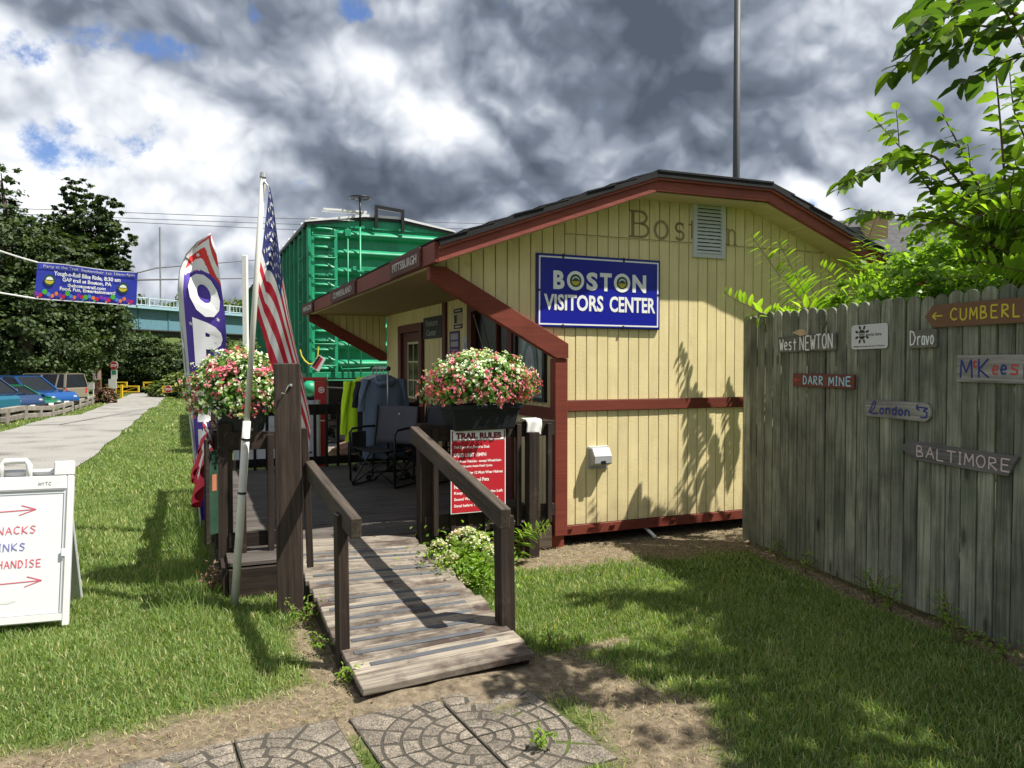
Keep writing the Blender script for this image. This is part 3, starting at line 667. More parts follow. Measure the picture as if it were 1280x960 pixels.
# core walls (behind the boards)
core = M()
def gable_poly(x0, x1, zb, drop=.055, seg=()):
    xs_ = [x0] + [s for s, z in RT if x0 < s < x1] + [x1]
    return [(x0, zb)] + [(x1, zb)] + [(s, rz(s) - drop) for s in reversed(xs_)]
part('wall_core', M().prism(gable_poly(.012, SR, .17), .014, .10).prism(gable_poly(.012, SR, .17), LEN - .1, LEN - .014).box(SR - .1, SR - .005, .1, LEN - .1, .17, 2.2)
     .box(.014, .09, .1, .33, .17, 2.25).box(.014, .09, .33, 1.0, .17, 1.17).box(.014, .09, .33, 1.0, 1.86, 2.25).box(.014, .09, 1.0, 1.08, .17, 2.25).box(.014, .09, 1.08, 2.2, 2.10, 2.25)
     .box(.014, .09, 2.2, 4.06, .17, 2.25).box(.014, .09, 4.06, 5.16, 1.99, 2.25).box(.014, .09, 5.16, LEN - .1, .17, 2.25).prism([(x, z) for x, z in gable_poly(-1.1, 0, 2.2)], .03, .07), GROOVE, vc)
# front gable boards, three tiers
BW = .1015; GAP = .009
def clipz(x0, x1, zlo, zhi_fn):
    pass
def brace_low(s): return 1.60 + (-s) * .545        # underside line of the infill siding along the brace
nb = int((SR + 1.12) / BW)
for i in range(-11, int(SR / BW) + 1):
    x0 = i * BW + GAP / 2; x1 = min((i + 1) * BW - GAP / 2, SR)
    xc = (x0 + x1) / 2; th = .016 + random.uniform(-.0012, .0012)
    if i < 0:
        pl = [(x0, brace_low(x0) + .01), (x1, brace_low(x1) + .01), (x1, rz(x1) - .06), (x0, rz(x0) - .06)]
        if pl[3][1] - pl[0][1] > .03: part('siding_board', M().prism(pl, .014 - th, .014), YEL, vc, center=True)
        continue
    for z0, z1 in ((.17, 1.108), (1.202, 2.555)):
        part('siding_board', M().box(x0, x1, .014 - th, .014, z0, z1), YEL, vc, center=True)
    part('siding_board', M().prism([(x0, 2.568), (x1, 2.568), (x1, rz(x1) - .06), (x0, rz(x0) - .06)], .014 - th - .003, .014), YEL, vc, center=True)
part('trim_band', M().box(.0, SR, -.022, .012, 1.112, 1.198), REDP, vc, bev=.002)
part('flashing', M().box(.0, SR, -.008, .012, 2.556, 2.562), YEL, vc)
# skirt beam with the little teeth left under the grooves
part('skirt_beam', M().box(-.13, SR, -.012, .06, .085, .165), REDP, vc, bev=.003)
m = M()
for i in range(0, 25, 2): m.add([(i * BW + .02, -.028, .14), (i * BW + .075, -.028, .14), (i * BW + .0475, -.028, .162), (i * BW + .02, -.012, .14), (i * BW + .075, -.012, .14), (i * BW + .0475, -.012, .165)], [(0, 1, 2), (3, 5, 4), (0, 3, 4, 1), (1, 4, 5, 2), (2, 5, 3, 0)])
part('skirt_teeth', m, REDP, vc)
for s_ in (0.02, 3.5): part('skid_block', M().box(s_ - .14, s_ - .02, .0, .12, -.08, .085), REDP, vc, bev=.003)
part('floor_beam', M().box(.1, SR, .2, LEN, .09, .17), STAIN, vc)
# side wall boards (door wall, x=0)
opens = [(.33, 1.0, 1.17, 1.86), (1.08, 2.2, .22, 2.10), (4.06, 5.16, .22, 1.99)]
BS = .092
for i in range(int((LEN - .05) / BS)):
    y0 = .05 + i * BS + .004; y1 = y0 + BS - .008; yc = (y0 + y1) / 2; segs = [(.2, 2.235)]
    for (a, b, z0, z1) in opens:
        if a - .04 < yc < b + .04: segs = [(.2, z0), (z1, 2.235)]
    for z0, z1 in segs:
        if z1 - z0 > .05: part('siding_board', M().box(-.002 + random.uniform(-.001, .001), .014, y0, y1, z0, z1), YEL, vc, center=True)
# far infill gable
for i in range(-11, 0):
    x0 = i * BW + GAP / 2; x1 = (i + 1) * BW - GAP / 2
    pl = [(x0, brace_low(x0)), (x1, brace_low(x1)), (x1, 2.235), (x0, 2.235)]
    if pl[3][1] - pl[0][1] > .03: part('siding_board', M().prism(pl, LEN - .014, LEN + .002), YEL, vc, center=True)
part('infill_backing', M().prism([(-1.1, 2.205), (-.01, brace_low(0) + .01), (-.01, 2.235), (-1.1, 2.235)], LEN + .003, LEN + .015), GROOVE, vc)
# soffit
for i in range(12):
    x0 = -1.145 + i * .0955
    part('soffit_board', M().box(x0 + .0007, x0 + .0948, .02, LEN + .3, 2.236 + random.uniform(0, .0008), 2.25), SOFF, vc, center=True)
# roof
roof = M()
for (a, za), (b, zb) in zip(RT[:-1], RT[1:]):
    roof.prism([(a, za - .045), (b, zb - .045), (b, zb), (a, za)], -.335, LEN + .32)
part('roof', roof, ROOFM, vc)
rf2 = M()
for j in range(9):     # courses of shingles, seen at the eave and rake as an uneven edge
    k0 = j / 9; a = RT[0]; b = RT[1]
    x0 = a[0] + (b[0] - a[0]) * k0 - .03; z0 = a[1] + (b[1] - a[1]) * k0 - .01
    x1 = a[0] + (b[0] - a[0]) * (k0 + 1 / 8.6); z1 = a[1] + (b[1] - a[1]) * (k0 + 1 / 8.6)
    rf2.prism([(x0, z0 + .006), (x1, z1 - .004), (x1, z1 + .004), (x0, z0 + .018)], -.345 + .006 * (j % 3), LEN + .33)
for j in range(9):
    k0 = j / 9; a = RT[3]; b = RT[2]
    x0 = a[0] + (b[0] - a[0]) * k0 + .03; z0 = a[1] + (b[1] - a[1]) * k0 - .01
    x1 = a[0] + (b[0] - a[0]) * (k0 + 1 / 8.6); z1 = a[1] + (b[1] - a[1]) * (k0 + 1 / 8.6)
    rf2.prism([(x1, z1 - .004), (x0, z0 + .006), (x0, z0 + .018), (x1, z1 + .004)], -.345 + .006 * (j % 3), LEN + .33)
rf2.prism([(RT[1][0], RT[1][1] - .002), (RT[2][0], RT[2][1] - .002), (RT[2][0], RT[2][1] + .013), (RT[1][0], RT[1][1] + .013)], -.343, LEN + .33)
part('shingle_courses', rf2, ROOFM, vc)
part('gable_return', M().prism(gable_poly(-1.12, .0, 2.235, .05), .075, LEN - .02), GROOVE, vc)
# rake boards (upper trim proud of the lower board)
for (a, za), (b, zb) in zip(RT[:-1], RT[1:]):
    d = Vector((b - a, 0, zb - za)).normalized(); nrm = Vector((-d.z, 0, d.x))
    for (o0, o1, y0, y1, mt) in ((.022, .066, -.322, -.262, REDL), (.066, .150, -.300, -.258, REDP if a < 0 else REDL)):
        pl = []
        for (x, z, oo) in ((a, za, o1), (b, zb, o1), (b, zb, o0), (a, za, o0)): pl.append((x, z - oo * (1.0 / max(.6, nrm.z))))
        c = ((a + b) / 2, (za + zb) / 2)
        part('rake_board', M().prism(pl, y0, y1), REDL, vc, bev=.002)
for (s_) in (2.3, 3.3):
    z_ = rz(s_) - .1; part('lookout', M().box(s_, s_ + .04, -.26, .0, z_ - .07, z_), YEL, vc)
part('rake_soffit', M().prism([(1.86, 2.905), (3.78, 2.18), (3.78, 2.19), (1.86, 2.915)], -.26, .0).prism([(.68, 2.90), (1.86, 2.905), (1.86, 2.915), (.68, 2.91)], -.26, -.002).prism([(-1.1, 2.255), (.68, 2.90), (.68, 2.91), (-1.1, 2.265)], -.26, -.002), SOFF, vc)
# eave fascia, lapped boards
for (y0, y1) in ((-.30, 1.0), (1.0, 2.9), (2.9, 5.2), (5.2, 6.42)):
    part('fascia_board', M().box(-1.20 + (.004 if y0 > 1 else 0), -1.165, y0 + .002, y1 - .002, 2.235, 2.385), REDP, vc, bev=.003, center=True)
# braces and posts
def brace(t0, w, nm='brace'):
    part(nm, M().prism([(-1.17, 2.235), (-1.04, 2.235), (.0, 1.665), (.0, 1.545), (-.105, 1.545), (-1.17, 2.135)][::-1], t0, t0 + w), REDP, vc, bev=.004)
brace(-.075, .07); brace(LEN - .06, .05)
part('corner_post', M().box(-.115, -.0, -.062, .035, .1, 1.543), REDP, vc, bev=.004)
part('corner_trim', M().box(-.025, .0, .037, .13, .2, 2.23), MAROON, vc)
part('sill_rail', M().box(-.04, .0, .132, 1.03, 1.035, 1.13), REDP, vc, bev=.002)
part('trim_post', M().box(-.035, -.003, 3.05, 3.17, .22, 2.233), MAROON, vc, bev=.002)
# glass door
dr = part('door', M().box(-.004, .03, 4.16, 5.06, .23, 1.93), MAROON, vc, bev=.002)
part('door_frame', M().box(-.045, .02, 4.02, 4.155, .22, 1.935).box(-.045, .02, 5.065, 5.21, .22, 1.935).box(-.045, .02, 4.02, 5.21, 1.937, 2.04), MAROON, vc, bev=.003)
CREAM = plain('cream_sash', (.52, .47, .30), .5)
fr_ = M(); y0, y1, z0, z1 = 4.23, 4.78, 1.03, 1.80
fr_.box(-.016, -.004, y0, y0 + .03, z0, z1).box(-.016, -.004, y1 - .03, y1, z0, z1).box(-.016, -.004, y0 + .03, y1 - .03, z0, z0 + .03).box(-.016, -.004, y0 + .03, y1 - .03, z1 - .03, z1).box(-.014, -.004, 4.495, 4.515, z0 + .03, z1 - .03)
for z_ in (1.27, 1.52): fr_.box(-.0145, -.004, y0 + .03, y1 - .03, z_, z_ + .02)
part('door_sash', fr_, CREAM, dr, WM[vc.name])
GLASS = plain('dark_glass', (.012, .014, .016), .12, spec=.35, var=.2)
for (a, b) in ((y0 + .03, 4.493), (4.517, y1 - .03)):
    for (c, d) in ((z0 + .03, 1.268), (1.292, 1.518), (1.542, z1 - .03)): part('pane', M().box(-.007, -.0045, a, b, c, d), GLASS, dr, WM[vc.name])
part('open_placard', M().box(-.012, -.008, 4.28, 4.40, 1.06, 1.22), REDPST, dr, WM[vc.name])
part('handle', M().box(-.05, -.004, 4.19, 4.205, 1.0, 1.1), BLACKM, dr, WM[vc.name])
# dark screen door, standing open
d2 = part('screen_door', M().box(.03, .05, 1.14, 2.14, .22, 2.04), DARKG, vc)
part('door_frame', M().box(-.04, .02, 1.03, 1.14, .22, 2.06).box(-.04, .02, 2.14, 2.27, .22, 2.06).box(-.04, .02, 1.03, 2.27, 2.062, 2.15), MAROON, vc, bev=.003)
part('screen_frame', M().box(.0, .028, 1.145, 1.22, .24, 2.04).box(.0, .028, 1.50, 1.53, .24, 2.04), MAROON, d2, WM[vc.name])
part('door_closer_chain', M().tube([(-.015, 2.12, 2.03), (-.012, 1.88, 1.72), (-.01, 1.6, 1.28)], .006, 5), GREYP, d2, WM[vc.name])
# lighthouse window
wd = part('window', M().box(.0, .03, .36, .97, 1.2, 1.83), plain('pale_glass', (.32, .36, .40), .15, spec=.8, var=.35), vc)
part('window_frame', M().box(-.03, .0, .33, .375, 1.17, 1.86).box(-.03, .0, .955, 1.0, 1.17, 1.86).box(-.03, -.001, .375, .955, 1.17, 1.20).box(-.03, -.001, .375, .955, 1.83, 1.86), BLACKM, wd, WM[vc.name])
STG = plain('stained_glass_teal', (.10, .19, .20), .2, spec=.7, var=.4)
arc = [(.52, 1.25)] + [(.67 + .15 * math.cos(a), 1.50 + .24 * math.sin(a)) for a in np.linspace(math.pi, 0, 9)] + [(.82, 1.25)]
part('stained_glass_arch', M().prism(arc[::-1], -.008, -.001, plane='YZ'), STG, wd, WM[vc.name])
arc2 = [(.56, 1.27)] + [(.67 + .10 * math.cos(a), 1.50 + .17 * math.sin(a)) for a in np.linspace(math.pi, 0, 9)] + [(.78, 1.27)]
part('stained_glass_inner', M().prism(arc2[::-1], -.011, -.0085, plane='YZ'), plain('stained_glass_lilac', (.34, .36, .46), .2, var=.3), wd, WM[vc.name])
# carved letters left bare in the paint, gable vent
GHOST = timber('bare_wood_letters', (.27, .19, .10), (.42, .32, .17), 'Z', rough=.9, paint=True, var=.3, bump=.4)
def serif(ch, x, w, z0, h):
    m = M(); y0, y1 = -.0075, -.004; tk = .022
    def st(pts, t=tk, closed=False):
        n = len(pts)
        for i in range(n if closed else n - 1):
            a = Vector((pts[i][0], 0, pts[i][1])); b = Vector((pts[(i + 1) % n][0], 0, pts[(i + 1) % n][1]))
            if (b - a).length < 1e-5: continue
            d = (b - a).normalized() * .003; m.bar(a - d + Vector((0, y1 - .002 * (i % 2) * .2, 0)), b + d + Vector((0, y1 - .002 * (i % 2) * .2, 0)), .004, t, up=(0, 0, 1) if abs(d.x) > abs(d.z) else (1, 0, 0))
    def arcp(cx, cz, rx, rz_, a0, a1, n=12): return [(cx + rx * math.cos(R(a0 + (a1 - a0) * k / n)), cz + rz_ * math.sin(R(a0 + (a1 - a0) * k / n))) for k in range(n + 1)]
    if ch == 'B':
        st([(x + .035, z0), (x + .035, z0 + h)], .032); st([(x, z0 + h), (x + w * .55, z0 + h)], .016); st([(x, z0), (x + w * .6, z0)], .016); st([(x + .03, z0 + h * .53), (x + w * .55, z0 + h * .53)], .014)
        st(arcp(x + w * .55, z0 + h * .765, w * .35, h * .235, -90, 90)); st(arcp(x + w * .6, z0 + h * .265, w * .4, h * .265, -90, 90))
    if ch == 'o': st(arcp(x + w / 2, z0 + h / 2, w / 2, h / 2, 0, 360, 18), .026)
    if ch == 's': st(arcp(x + w / 2, z0 + h * .73, w * .4, h * .26, 30, 270, 10), .022); st(arcp(x + w / 2, z0 + h * .26, w * .42, h * .25, 90, -150, 10), .022); st([(x + w * .86, z0 + h * .68), (x + w * .86, z0 + h * 1.0)], .008)
    if ch == 't': st([(x + w * .4, z0 + h * 1.25), (x + w * .4, z0 + .02)], .024); st([(x, z0 + h), (x + w, z0 + h)], .014)
    if ch == 'n': st([(x + .03, z0), (x + .03, z0 + h)], .024); st(arcp(x + w * .55, z0 + h * .62, w * .3, h * .35, 170, 0, 8), .018); st([(x + w * .86, z0 + h * .62), (x + w * .86, z0)], .024); st([(x, z0), (x + w * .35, z0)], .012); st([(x + w * .7, z0), (x + w, z0)], .012); st([(x, z0 + h), (x + .03, z0 + h)], .012)
    return m
for ch, x, w, h in (('B', .61, .19, .215), ('o', .865, .13, .145), ('s', 1.07, .10, .145), ('t', 1.22, .08, .14), ('o', 1.40, .12, .145), ('n', 1.615, .12, .135)):
    q = serif(ch, x, w, 2.583 if ch != 'n' else 2.575, h); part('painted_letter', q, GHOST, vc)
vt = part('gable_vent', M().box(1.255, 1.295, -.025, .0, 2.44, 2.945).box(1.555, 1.60, -.025, .0, 2.44, 2.945).box(1.295, 1.555, -.025, .0, 2.44, 2.475).box(1.295, 1.555, -.025, .0, 2.91, 2.945), GREYP, vc, bev=.002)
vt.data.materials.clear(); vt.data.materials.append(plain('vent_white', (.55, .57, .57), .5, var=.06))
part('vent_dark', M().box(1.29, 1.56, -.006, -.005, 2.47, 2.915), BLACKM, vt, WM[vc.name])
VENTW = plain('vent_louvre', (.60, .62, .62), .5, var=.08)
for k in range(13):
    z_ = 2.487 + k * .033; part('louvre', M().add([(1.296, -.023, z_ - .006), (1.554, -.023, z_ - .006), (1.554, -.008, z_ + .018), (1.296, -.008, z_ + .018), (1.296, -.021, z_ - .009), (1.554, -.021, z_ - .009), (1.554, -.006, z_ + .015), (1.296, -.006, z_ + .015)], [(0, 1, 2, 3), (7, 6, 5, 4), (0, 4, 5, 1), (1, 5, 6, 2), (2, 6, 7, 3), (3, 7, 4, 0)]), VENTW, vt, WM[vc.name])
part('vent_cap', M().box(1.24, 1.44, -.03, -.004, 2.952, 2.966), YEL, vc)

# outlet cover on the wall
oc = thing('outlet_cover', 'grey weatherproof outlet cover on the yellow wall below the red band', 'outlet cover', BM @ Matrix.Translation((.31, -.003, .72)))
part('cover', M().prism([(0, -.08), (0, .085), (-.055, .085), (-.10, .02), (-.10, -.045), (-.06, -.06)], -.085, .085, plane='YZ'), plain('cover_grey', (.34, .35, .36), .45, var=.05), oc, bev=.006)
part('backplate', M().box(-.095, .095, -.014, .0, -.095, .095), GREYP, oc, bev=.004)
part('hinge', M().box(-.02, .02, -.108, -.101, -.05, -.02), BLACKM, oc)
cp = thing('white_conduit', 'short white plastic pipe end poking out under the yellow wall', 'pipe', BM @ Matrix.Translation((.82, -.02, .0)))
part('pipe', M().tube([(0, .15, .09), (0, .0, .05), (.02, -.06, .012)], .014, 10), WHITEP, cp, smooth=True)

# ------------------------------------------------------------------ signs on the gable
def emblem(name, parent, frame, r):
    e_ = part(name, M().lathe([(0, 0), (r, 0), (r, .002), (0, .002)], n=24), plain('emblem_green', (.02, .06, .03), .5), parent, frame)
    f2 = frame @ Matrix.Translation((0, 0, .0025))
    part('emblem_sky', M().prism([(r * .68 * math.cos(a), r * .68 * math.sin(a)) for a in np.linspace(.15, math.pi - .15, 10)], 0, .001, plane='XY'), plain('emblem_light', (.55, .62, .6), .5), e_, f2)
    part('emblem_field', M().prism([(r * .74 * math.cos(a), r * .74 * math.sin(a)) for a in np.linspace(math.pi + .1, 2 * math.pi - .1, 10)], 0, .001, plane='XY'), plain('emblem_yellow', (.5, .42, .05), .5), e_, f2)
    part('emblem_bridge', M().prism([(-r * .5, .0), (r * .5, .0), (r * .4, r * .3), (0, r * .42), (-r * .4, r * .3)], .0012, .002, plane='XY'), plain('emblem_dark', (.03, .08, .05), .5), e_, f2)
    return e_
sg = thing('blue_sign', 'large blue BOSTON VISITORS CENTER sign with white border on the gable', 'sign', BM @ Matrix.Translation((.32, -.004, 2.093)) @ Matrix.Rotation(R(.2), 4, 'Y'))
SW, SH = .586, .297
part('panel', M().box(-SW, SW, -.022, .0, -SH, SH), NAVYT, sg, bev=.002)
part('face', M().box(-SW + .008, SW - .008, -.025, -.0215, -SH + .008, SH - .008), NAVY, sg)
b_ = .026
part('border', M().box(-SW + .02, SW - .02, -.027, -.0255, SH - .032, SH - .020).box(-SW + .02, SW - .02, -.027, -.0255, -SH + .020, -SH + .032).box(-SW + .02, -SW + .032, -.027, -.0255, -SH + .032, SH - .032).box(SW - .032, SW - .02, -.027, -.0255, -SH + .032, SH - .032), WHT, sg)
fr0 = WM[sg.name]
xx = -.437
widths = {'B': .100, 'O': .158, 'S': .105, 'T': .110, 'N': .135}
for ch in 'BOSTON':
    w_ = widths[ch]; f_ = face(fr0, xx + w_ / 2, -.0265, .088)
    if ch == 'O':
        part('letter_ring', M().lathe([(.052, 0), (.079, 0), (.079, .002), (.052, .002), (.052, 0)], n=28), WHT, sg, f_); emblem('emblem', sg, f_ @ Matrix.Translation((0, 0, .0005)), .053)
    else: text('letter', ch, .2, WHT, sg, f_, bold=.008, fitw=w_, fith=.150)
    xx += w_ + .0225
text('lettering', 'VISITORS', .15, WHT, sg, face(fr0, -.247, -.0265, -.093), bold=.004, fitw=.545, fith=.132)
text('lettering', 'CENTER', .15, WHT, sg, face(fr0, .31, -.0265, -.093), bold=.004, fitw=.45, fith=.132)
for x_ in (-.35, .22):
    for z_ in (SH - .012, -SH + .012): part('mounting_tab', M().box(x_ - .008, x_ + .008, -.03, -.0255, z_ - .02, z_ + .015), BLACKM, sg)
for z_ in (0,): part('mounting_tab', M().box(-SW + .005, -SW + .03, -.03, -.0255, -.008, .008).box(SW - .03, SW - .005, -.03, -.0255, -.008, .008), BLACKM, sg)

# town names on boards fixed to the eave fascia
for (y0, y1, txt, lab) in ((.02, .95, 'PITTSBURGH', 'name board on the eave nearest the gable corner, worn white lettering'), (2.45, 3.9, 'CUMBERLAND', 'name board half way along the eave, worn white lettering'), (5.4, 6.40, 'WASHINGTON', 'name board at the far end of the eave, worn white lettering')):
    t = thing('name_board', lab, 'sign', BM @ Matrix.Translation((-1.203, (y0 + y1) / 2, 2.31)), 'name boards along the eave'); h_ = (y1 - y0) / 2
    part('board', M().box(-.02, .0, -h_, h_, -.074, .076), timber('name_board_' + txt.lower(), (.085, .040, .034), (.13, .062, .052), 'Y', paint=True, var=.2), t, bev=.003)
    text('lettering', txt, .1, plain('worn_white', (.45, .42, .40), .8, var=.4), t, face(WM[t.name], -.0215, -.02, 0, '-X'), fitw=min(1.1, 2 * h_ * .8), fith=.07, bold=.001)

# door wall signs
def wallsign(name, lab, cat, y0, y1, z0, z1, mat, th=.012):
    t = thing(name, lab, cat, BM @ Matrix.Translation((-.004, (y0 + y1) / 2, (z0 + z1) / 2))); a, b = (y1 - y0) / 2, (z1 - z0) / 2
    part('panel', M().box(-th, 0, -a, a, -b, b), mat, t); return t, a, b
t, a, b = wallsign('chalk_sign', 'black board with hand lettered Visitors Center beside the door', 'sign', 3.22, 3.98, 1.82, 2.09, BLK, .02)
text('lettering', 'Visitors', .1, plain('chalk', (.35, .38, .34), .9), t, face(WM[t.name], -.0215, .02, .06, '-X'), fitw=.5, fith=.08, shear=.1)
text('lettering', 'Center', .1, plain('chalk2', (.35, .38, .34), .9), t, face(WM[t.name], -.0215, .03, -.06, '-X'), fitw=.42, fith=.08, shear=.1)
t, a, b = wallsign('notice', 'small tan notice with black bands pinned high on the door wall', 'notice', 2.50, 2.80, 1.90, 2.13, plain('tan_paper', (.50, .40, .26), .8), .004)
part('band', M().box(-.006, -.0045, -a, a, b - .05, b).box(-.006, -.0045, -a, a, -b, -b + .05).box(-.006, -.0045, .04, a - .02, -.05, .045), BLK, t)
part('print', M().box(-.0062, -.0045, -a + .03, .02, .03, .036).box(-.0062, -.0045, -a + .03, .02, .01, .016).box(-.0062, -.0045, -a + .03, .02, -.01, -.004).box(-.0062, -.0045, -a + .03, .02, -.03, -.024), GREYINK, t)
part('print', M().box(-.0075, -.0062, -a + .05, a - .05, b - .032, b - .018).box(-.0075, -.0062, -a + .05, a - .05, -b + .014, -b + .034), plain('pale_print', (.5, .48, .45), .8), t)
t, a, b = wallsign('poster', 'narrow purple poster with white print under the tan notice', 'poster', 2.60, 2.96, 1.50, 1.88, plain('poster_purple', (.10, .05, .16), .7), .004)
part('print', M().box(-.006, -.0045, -.13, .13, .09, .16).box(-.006, -.0045, -.13, .13, .01, .07).box(-.006, -.0045, -.12, .14, -.035, -.022).box(-.006, -.0045, -.12, .14, -.08, -.06).box(-.006, -.0045, -.12, .10, -.12, -.10), plain('poster_print', (.42, .40, .45), .7), t)
t, a, b = wallsign('paper_sheet', 'white typed sheet pinned to the wall edge beside the dark door', 'paper', 2.30, 2.50, 1.48, 1.80, plain('paper', (.55, .58, .62), .8), .003)
part('print', M().box(-.0045, -.0035, -.05, -.04, -.12, .12).box(-.0045, -.0035, -.0, .03, -.06, .10), GREYINK, t)
# lighthouse bell
lb = thing('lighthouse_bell', 'white lighthouse and boat figure with a hanging grey bell on the wall', 'door bell', BM @ Matrix.Translation((-.20, .52, 1.40)))
f_ = WM[lb.name] @ Matrix.Rotation(R(25), 4, 'Z')
part('lighthouse', M().prism([(-.145, -.06), (-.065, -.06), (-.078, .09), (-.132, .09)], -.02, .02), WHITE, lb, f_)
part('lamp_room', M().box(-.128, -.082, -.018, .018, .105, .135).box(-.142, -.068, -.024, .024, .09, .105).lathe([(.034, .135), (.0, .19)], (-.105, 0, 0), 8), plain('bell_green', (.02, .07, .05), .5), lb, f_)
part('balcony_band', M().box(-.134, -.076, -.021, .021, .055, .068), REDS, lb, f_)
part('cottage', M().prism([(-.065, -.06), (.10, -.06), (.10, -.01), (.085, .01), (-.065, -.005)], -.015, .015), WHITE, lb, f_)
part('boat', M().prism([(-.06, .0), (.045, .012), (.075, .055), (.03, .032), (-.05, .03)], -.02, -.016).prism([(-.06, .0), (.045, .012), (.075, .055), (.03, .032), (-.05, .03)], .016, .02), BLACKM, lb, f_)
m = M()
for k in range(5): m.box(-.05 + k * .03, -.035 + k * .03, -.018, -.0155, -.045, -.022)
m.box(-.112, -.098, -.023, -.0205, .01, .03)
part('tiny_windows', m, BLK, lb, f_)
part('arm', M().box(-.12, .2, -.006, .006, -.072, -.062).tube([(.16, 0, -.07), (.12, 0, -.12), (.14, 0, -.17), (.19, 0, -.18)], .008, 6), BLACKM, lb, f_)
part('bell', M().lathe([(0, -.075), (.018, -.08), (.026, -.10), (.034, -.15), (.055, -.175), (.058, -.182), (.0, -.178)], (-.08, 0, 0), 16), ALU, lb, f_, smooth=True)

# ================================================================== DECK, RAILS, RAMP
dk = thing('porch_deck', 'dark weathered plank deck along the door side of the yellow building', 'deck', BM)
DW = .138
for i in range(30):
    y0 = -.0 + i * DW; beam('deck_board', (-2.62, y0 + DW / 2, .208), (-.005, y0 + DW / 2, .208), DW - .007, .026, DECK, dk, BM, bev=.002)
for i in range(3):
    y0 = -.41 + i * DW; beam('deck_board', (-2.62, y0 + DW / 2 - .002, .206), (-2.21, y0 + DW / 2 - .002, .206), DW - .007, .026, DECK, dk, BM, bev=.002)
beam('rim_joist', (-2.62, -.43, .09), (-2.21, -.43, .09), .035, .19, STAIN, dk)
beam('rim_joist', (-2.2, -.02, .095), (-.36, -.02, .095), .035, .19, STAIN, dk)
beam('rim_joist', (-.355, -.03, .10), (-.135, -.03, .10), .035, .18, STAING, dk)
beam('rim_joist', (-2.64, -.43, .09), (-2.64, 4.15, .09), .035, .19, STAIN, dk)
beam('rim_joist', (-2.62, 4.17, .09), (-.0, 4.17, .09), .035, .19, STAIN, dk)
beam('ledger', (-1.1, -.08, .10), (-.35, -.06, .115), .06, .03, STAING, dk)
beam('joist', (-2.21, -.40, .09), (-2.21, -.03, .09), .035, .18, STAIN, dk)
for s_ in (-2.5, -1.3, -.2):
    for t_ in (.5, 2.2, 3.8): part('pier_block', M().box(s_ - .09, s_ + .09, t_ - .09, t_ + .09, -.08, .19), STAIN, dk)

def railing(name, lab, p, q, zt, zb, nb, out, group='deck railings', posts=(0, 1), post_h=None, ph=.12, base=.2, pw=.095, bal=.04, skip=(), mt=None):
    mt = mt or STAIN
    """straight rail between building-frame points p and q; out = side (+1/-1) the balusters are nailed on"""
    P_, Q_ = Vector((*p, 0)), Vector((*q, 0)); d = (Q_ - P_).normalized(); nrm = Vector((-d.y, d.x, 0)) * out
    t = thing(name, lab, 'railing', BM @ Matrix.Translation((p[0], p[1], base)), group)
    up = Vector((0, 0, 1))
    beam('top_rail', P_ + up * (zt - ph / 2), Q_ + up * (zt - ph / 2), .04, ph, mt, t, BM)
    beam('bottom_rail', P_ + up * (zb), Q_ + up * (zb), .04, .10, mt, t, BM)
    L = (Q_ - P_).length
    for i in range(nb):
        if i in skip: continue
        c = P_ + d * L * (i + .5) / nb + nrm * .042
        beam('baluster', c + up * (zb - .09), c + up * (zt - .015 - random.uniform(0, .012)), bal, bal * .9, mt, t, BM, up=tuple(nrm), bev=.002)
    for k in posts:
        c = P_ + d * L * k
        if post_h: beam('post', c + up * base, c + up * post_h, pw, pw, mt, t, BM, up=tuple(nrm))
    return t
# front rail A -> building
fr_t = railing('deck_railing', 'front deck railing holding the red trail rules sign and a flower trough', (-1.26, -.215), (-.135, -.075), 1.05, .33, 8, -1, posts=())
beam('post', B(-1.24, -.165, .02), B(-1.24, -.165, 1.06), .10, .10, STAIN, fr_t, I4, up=tuple(BM.to_3x3() @ Vector((0, 1, 0))), bev=.004)
beam('post', B(-.375, -.185, -.02), B(-.375, -.185, .97), .09, .09, STAIN, fr_t, I4, up=tuple(BM.to_3x3() @ Vector((0, 1, 0))), bev=.004)
# left front rail
lf_t = railing('deck_railing', 'short deck railing left of the tall corner post with one pale baluster', (-2.60, -.10), (-2.24, -.10), 1.035, .30, 2, -1, posts=())
railing('deck_railing', 'side deck railing running back on the grass side with bunting on it', (-2.62, -.06), (-2.62, 4.12), 1.035, .32, 28, 1, posts=(0, .34, .67, 1), post_h=1.10, base=-.05)
railing('deck_railing', 'back deck railing in front of the boxcar and the red post', (-2.60, 4.10), (-.05, 4.10), 1.0, .30, 18, -1, posts=(0, 1), post_h=1.02, base=.2, ph=.13, bal=.035, mt=STAINSIL)
# tall post
bp = thing('tall_post', 'tall thick brown wooden post left of the ramp with a hook near its top', 'post', Matrix.Translation((-1.335, 4.60, -.05)) @ Matrix.Rotation(R(14), 4, 'Z'))
beam('timber', (0, 0, 0), (-.01, 0, 1.555), .15, .15, timber('post_timber', (.028, .019, .015), (.072, .052, .041), 'X', rough=.8, var=.3, bump=1.0), bp, up=(0, 1, 0), bev=.006)
beam('side_board', (.115, .02, .32), (.085, .05, 1.16), .04, .085, STAIN, bp, up=(0, 1, 0))
part('hook', M().tube([(.0, -.074, 1.42), (.0, -.10, 1.425), (-.012, -.105, 1.40), (-.022, -.095, 1.375), (-.04, -.085, 1.38)], .003, 5), ALU, bp)
part('bolt', M().lathe([(0, .012), (.008, .010), (.010, 0)], (0, 0, 0), 8), ALU, bp, WM[bp.name] @ Matrix.Translation((.012, -.076, 1.424)) @ Matrix.Rotation(R(90), 4, 'X'))

